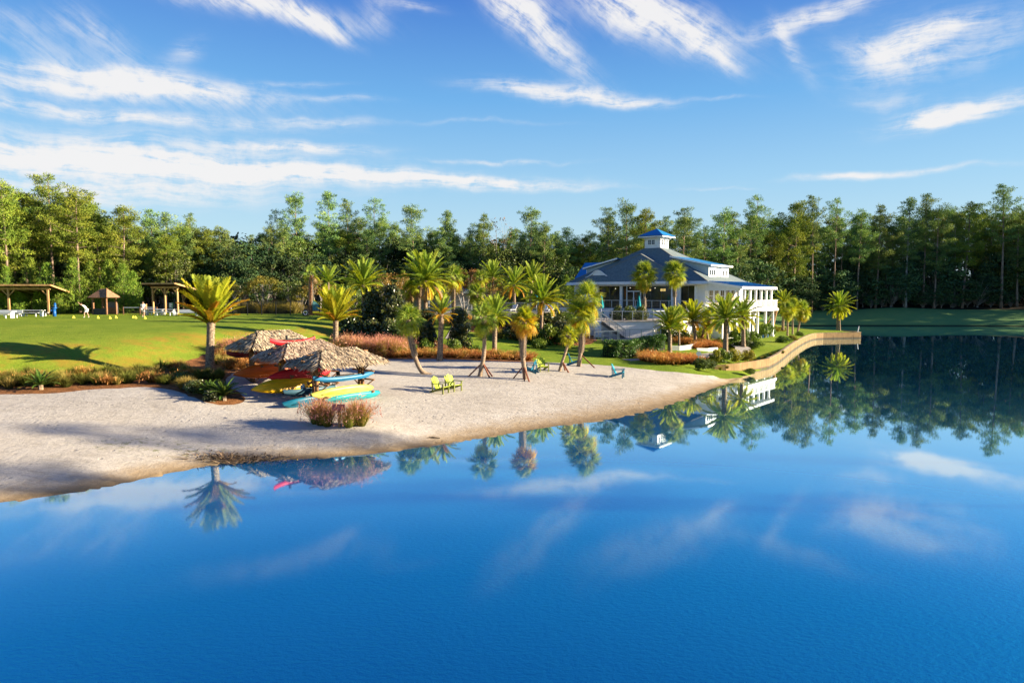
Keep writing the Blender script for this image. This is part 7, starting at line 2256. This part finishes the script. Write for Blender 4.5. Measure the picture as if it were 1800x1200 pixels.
# pale pavilion of the bath house behind the grove: slim posts under a low roof
t = thing('bath_house', 'pale grey open building with slim posts behind the palm grove', 'building', (-9.5, 90, gz(-9.5, 90)), R(6))
for i in range(9):
    wbox(t, 'post', plain('blue grey post', (.33, .36, .40), .6, .1, 3) if 'blue grey post' not in bpy.data.materials else bpy.data.materials['blue grey post'], -7.0 + i * 1.4 - .1, -7.0 + i * 1.4 + .1, -.1, .1, -.2, 2.5)
wbox(t, 'back_wall', bpy.data.materials['blue grey post'], -7.2, 4.4, 3.0, 3.2, -.2, 2.5)
b = MB(); b.add([(-7.8, -.7, 2.5), (5.0, -.7, 2.5), (5.0, 4.0, 2.5), (-7.8, 4.0, 2.5), (-5, 1.6, 3.5), (2.4, 1.6, 3.5)], [(0, 1, 5, 4), (1, 2, 5), (2, 3, 4, 5), (3, 0, 4), (0, 3, 2, 1)]); b.obj('roof', M_SHINGLE, t)

# ------------------------------------------------------------------ bits on the beach and lawn
p = ground(596, 752, .7)
t = thing('small_sign', 'small faded pink sign board between the pink grass clumps', 'sign', p, R(-5))
wbox(t, 'panel', plain('faded pink sign', (.42, .17, .17), .8, .12, 5), -.30, .30, -.03, 0, .78, 1.08); wbox(t, 'post', M_TAN, -.06, .06, .003, .09, -.1, 1.0)
p = ground(1222, 641, 1)
t = thing('round_sign', 'small round grey sign on a thin post in the oval rust bed', 'sign', p + Vector((0, -1.0, 0)))
b = MB(); b.tube([(0, -.02, .98), (0, .02, .98)], .20, 12); b.obj('disc', M_GREY, t); wbox(t, 'post', M_ALU, -.02, .02, .022, .06, -.1, 1.1)
# blue garden pots and ice chests beside the house
M_POT = plain('blue glazed pot', (.01, .10, .34), .3, .12, 4)
for i, (px, py, y, lab) in enumerate([(1293, 597, 74, 'left blue glazed pot of the pair below the balcony'), (1301, 596, 74.6, 'right blue glazed pot of the pair below the balcony'), (1341, 577, 88, 'left blue glazed pot of the far pair by the balcony corner'), (1349, 576, 89, 'right blue glazed pot of the far pair by the balcony corner')]):
    q = AT(px, py, y)
    t = thing('glazed_pot', lab, 'plant pot', (q.x, y, gz(q.x, y)), 0, 'blue glazed pots')
    b = MB(); V = []
    for z, r_ in ((-.05, .22), (.2, .36), (.5, .40), (.72, .30), (.80, .34), (.74, .27)):
        for j in range(14): V.append((math.cos(2 * PI * j / 14) * r_, math.sin(2 * PI * j / 14) * r_, z))
    b.grid(V, 6, 14, True); b.add(V[-14:], [tuple(range(14))]); b.obj('pot', M_POT, t, True)
    link('foliage', SH['green'][i % 2], t).location = (0, 0, .72); t.children[-1].scale = (.42, .42, .5)
# driftwood and wrack along the near shore
M_WRACK = plain('dry wrack', (.24, .16, .09), .9, .5, 4)
for i, (px, py, lab) in enumerate([(430, 803, 'dark wrack line at the left end of the hut reflections'), (395, 806, 'brown weed patch on the near shore')]):
    p = P(px, py, .12)
    T = []
    g = np.random.default_rng(i)
    for k in range(260):
        c = np.array([p.x + g.normal(0, 1.0 - .3 * i), p.y + g.normal(0, .22), .0]); c[2] = max(.01, gz(c[0], c[1])) + g.uniform(0, .05)
        d = g.normal(0, .16, 3); d[2] = abs(d[2]) * .5; w = np.array([d[1], -d[0], .02]) * .15
        T.append([c - w, c + w, c + d])
    o = link('shore_wrack', tri_mesh('shore_wrack', T, M_WRACK)); tag(o, lab, 'washed up weed', None, 'stuff')
t = thing('driftwood', 'short stick lying near the waterline below the sand slope', 'driftwood', P(760, 771, .12))
b = MB(); b.tube([(-.3, 0, .03), (0, .05, .07), (.35, 0, .03)], [.03, .04, .02], 6); b.obj('stick', M_TWIG, t)
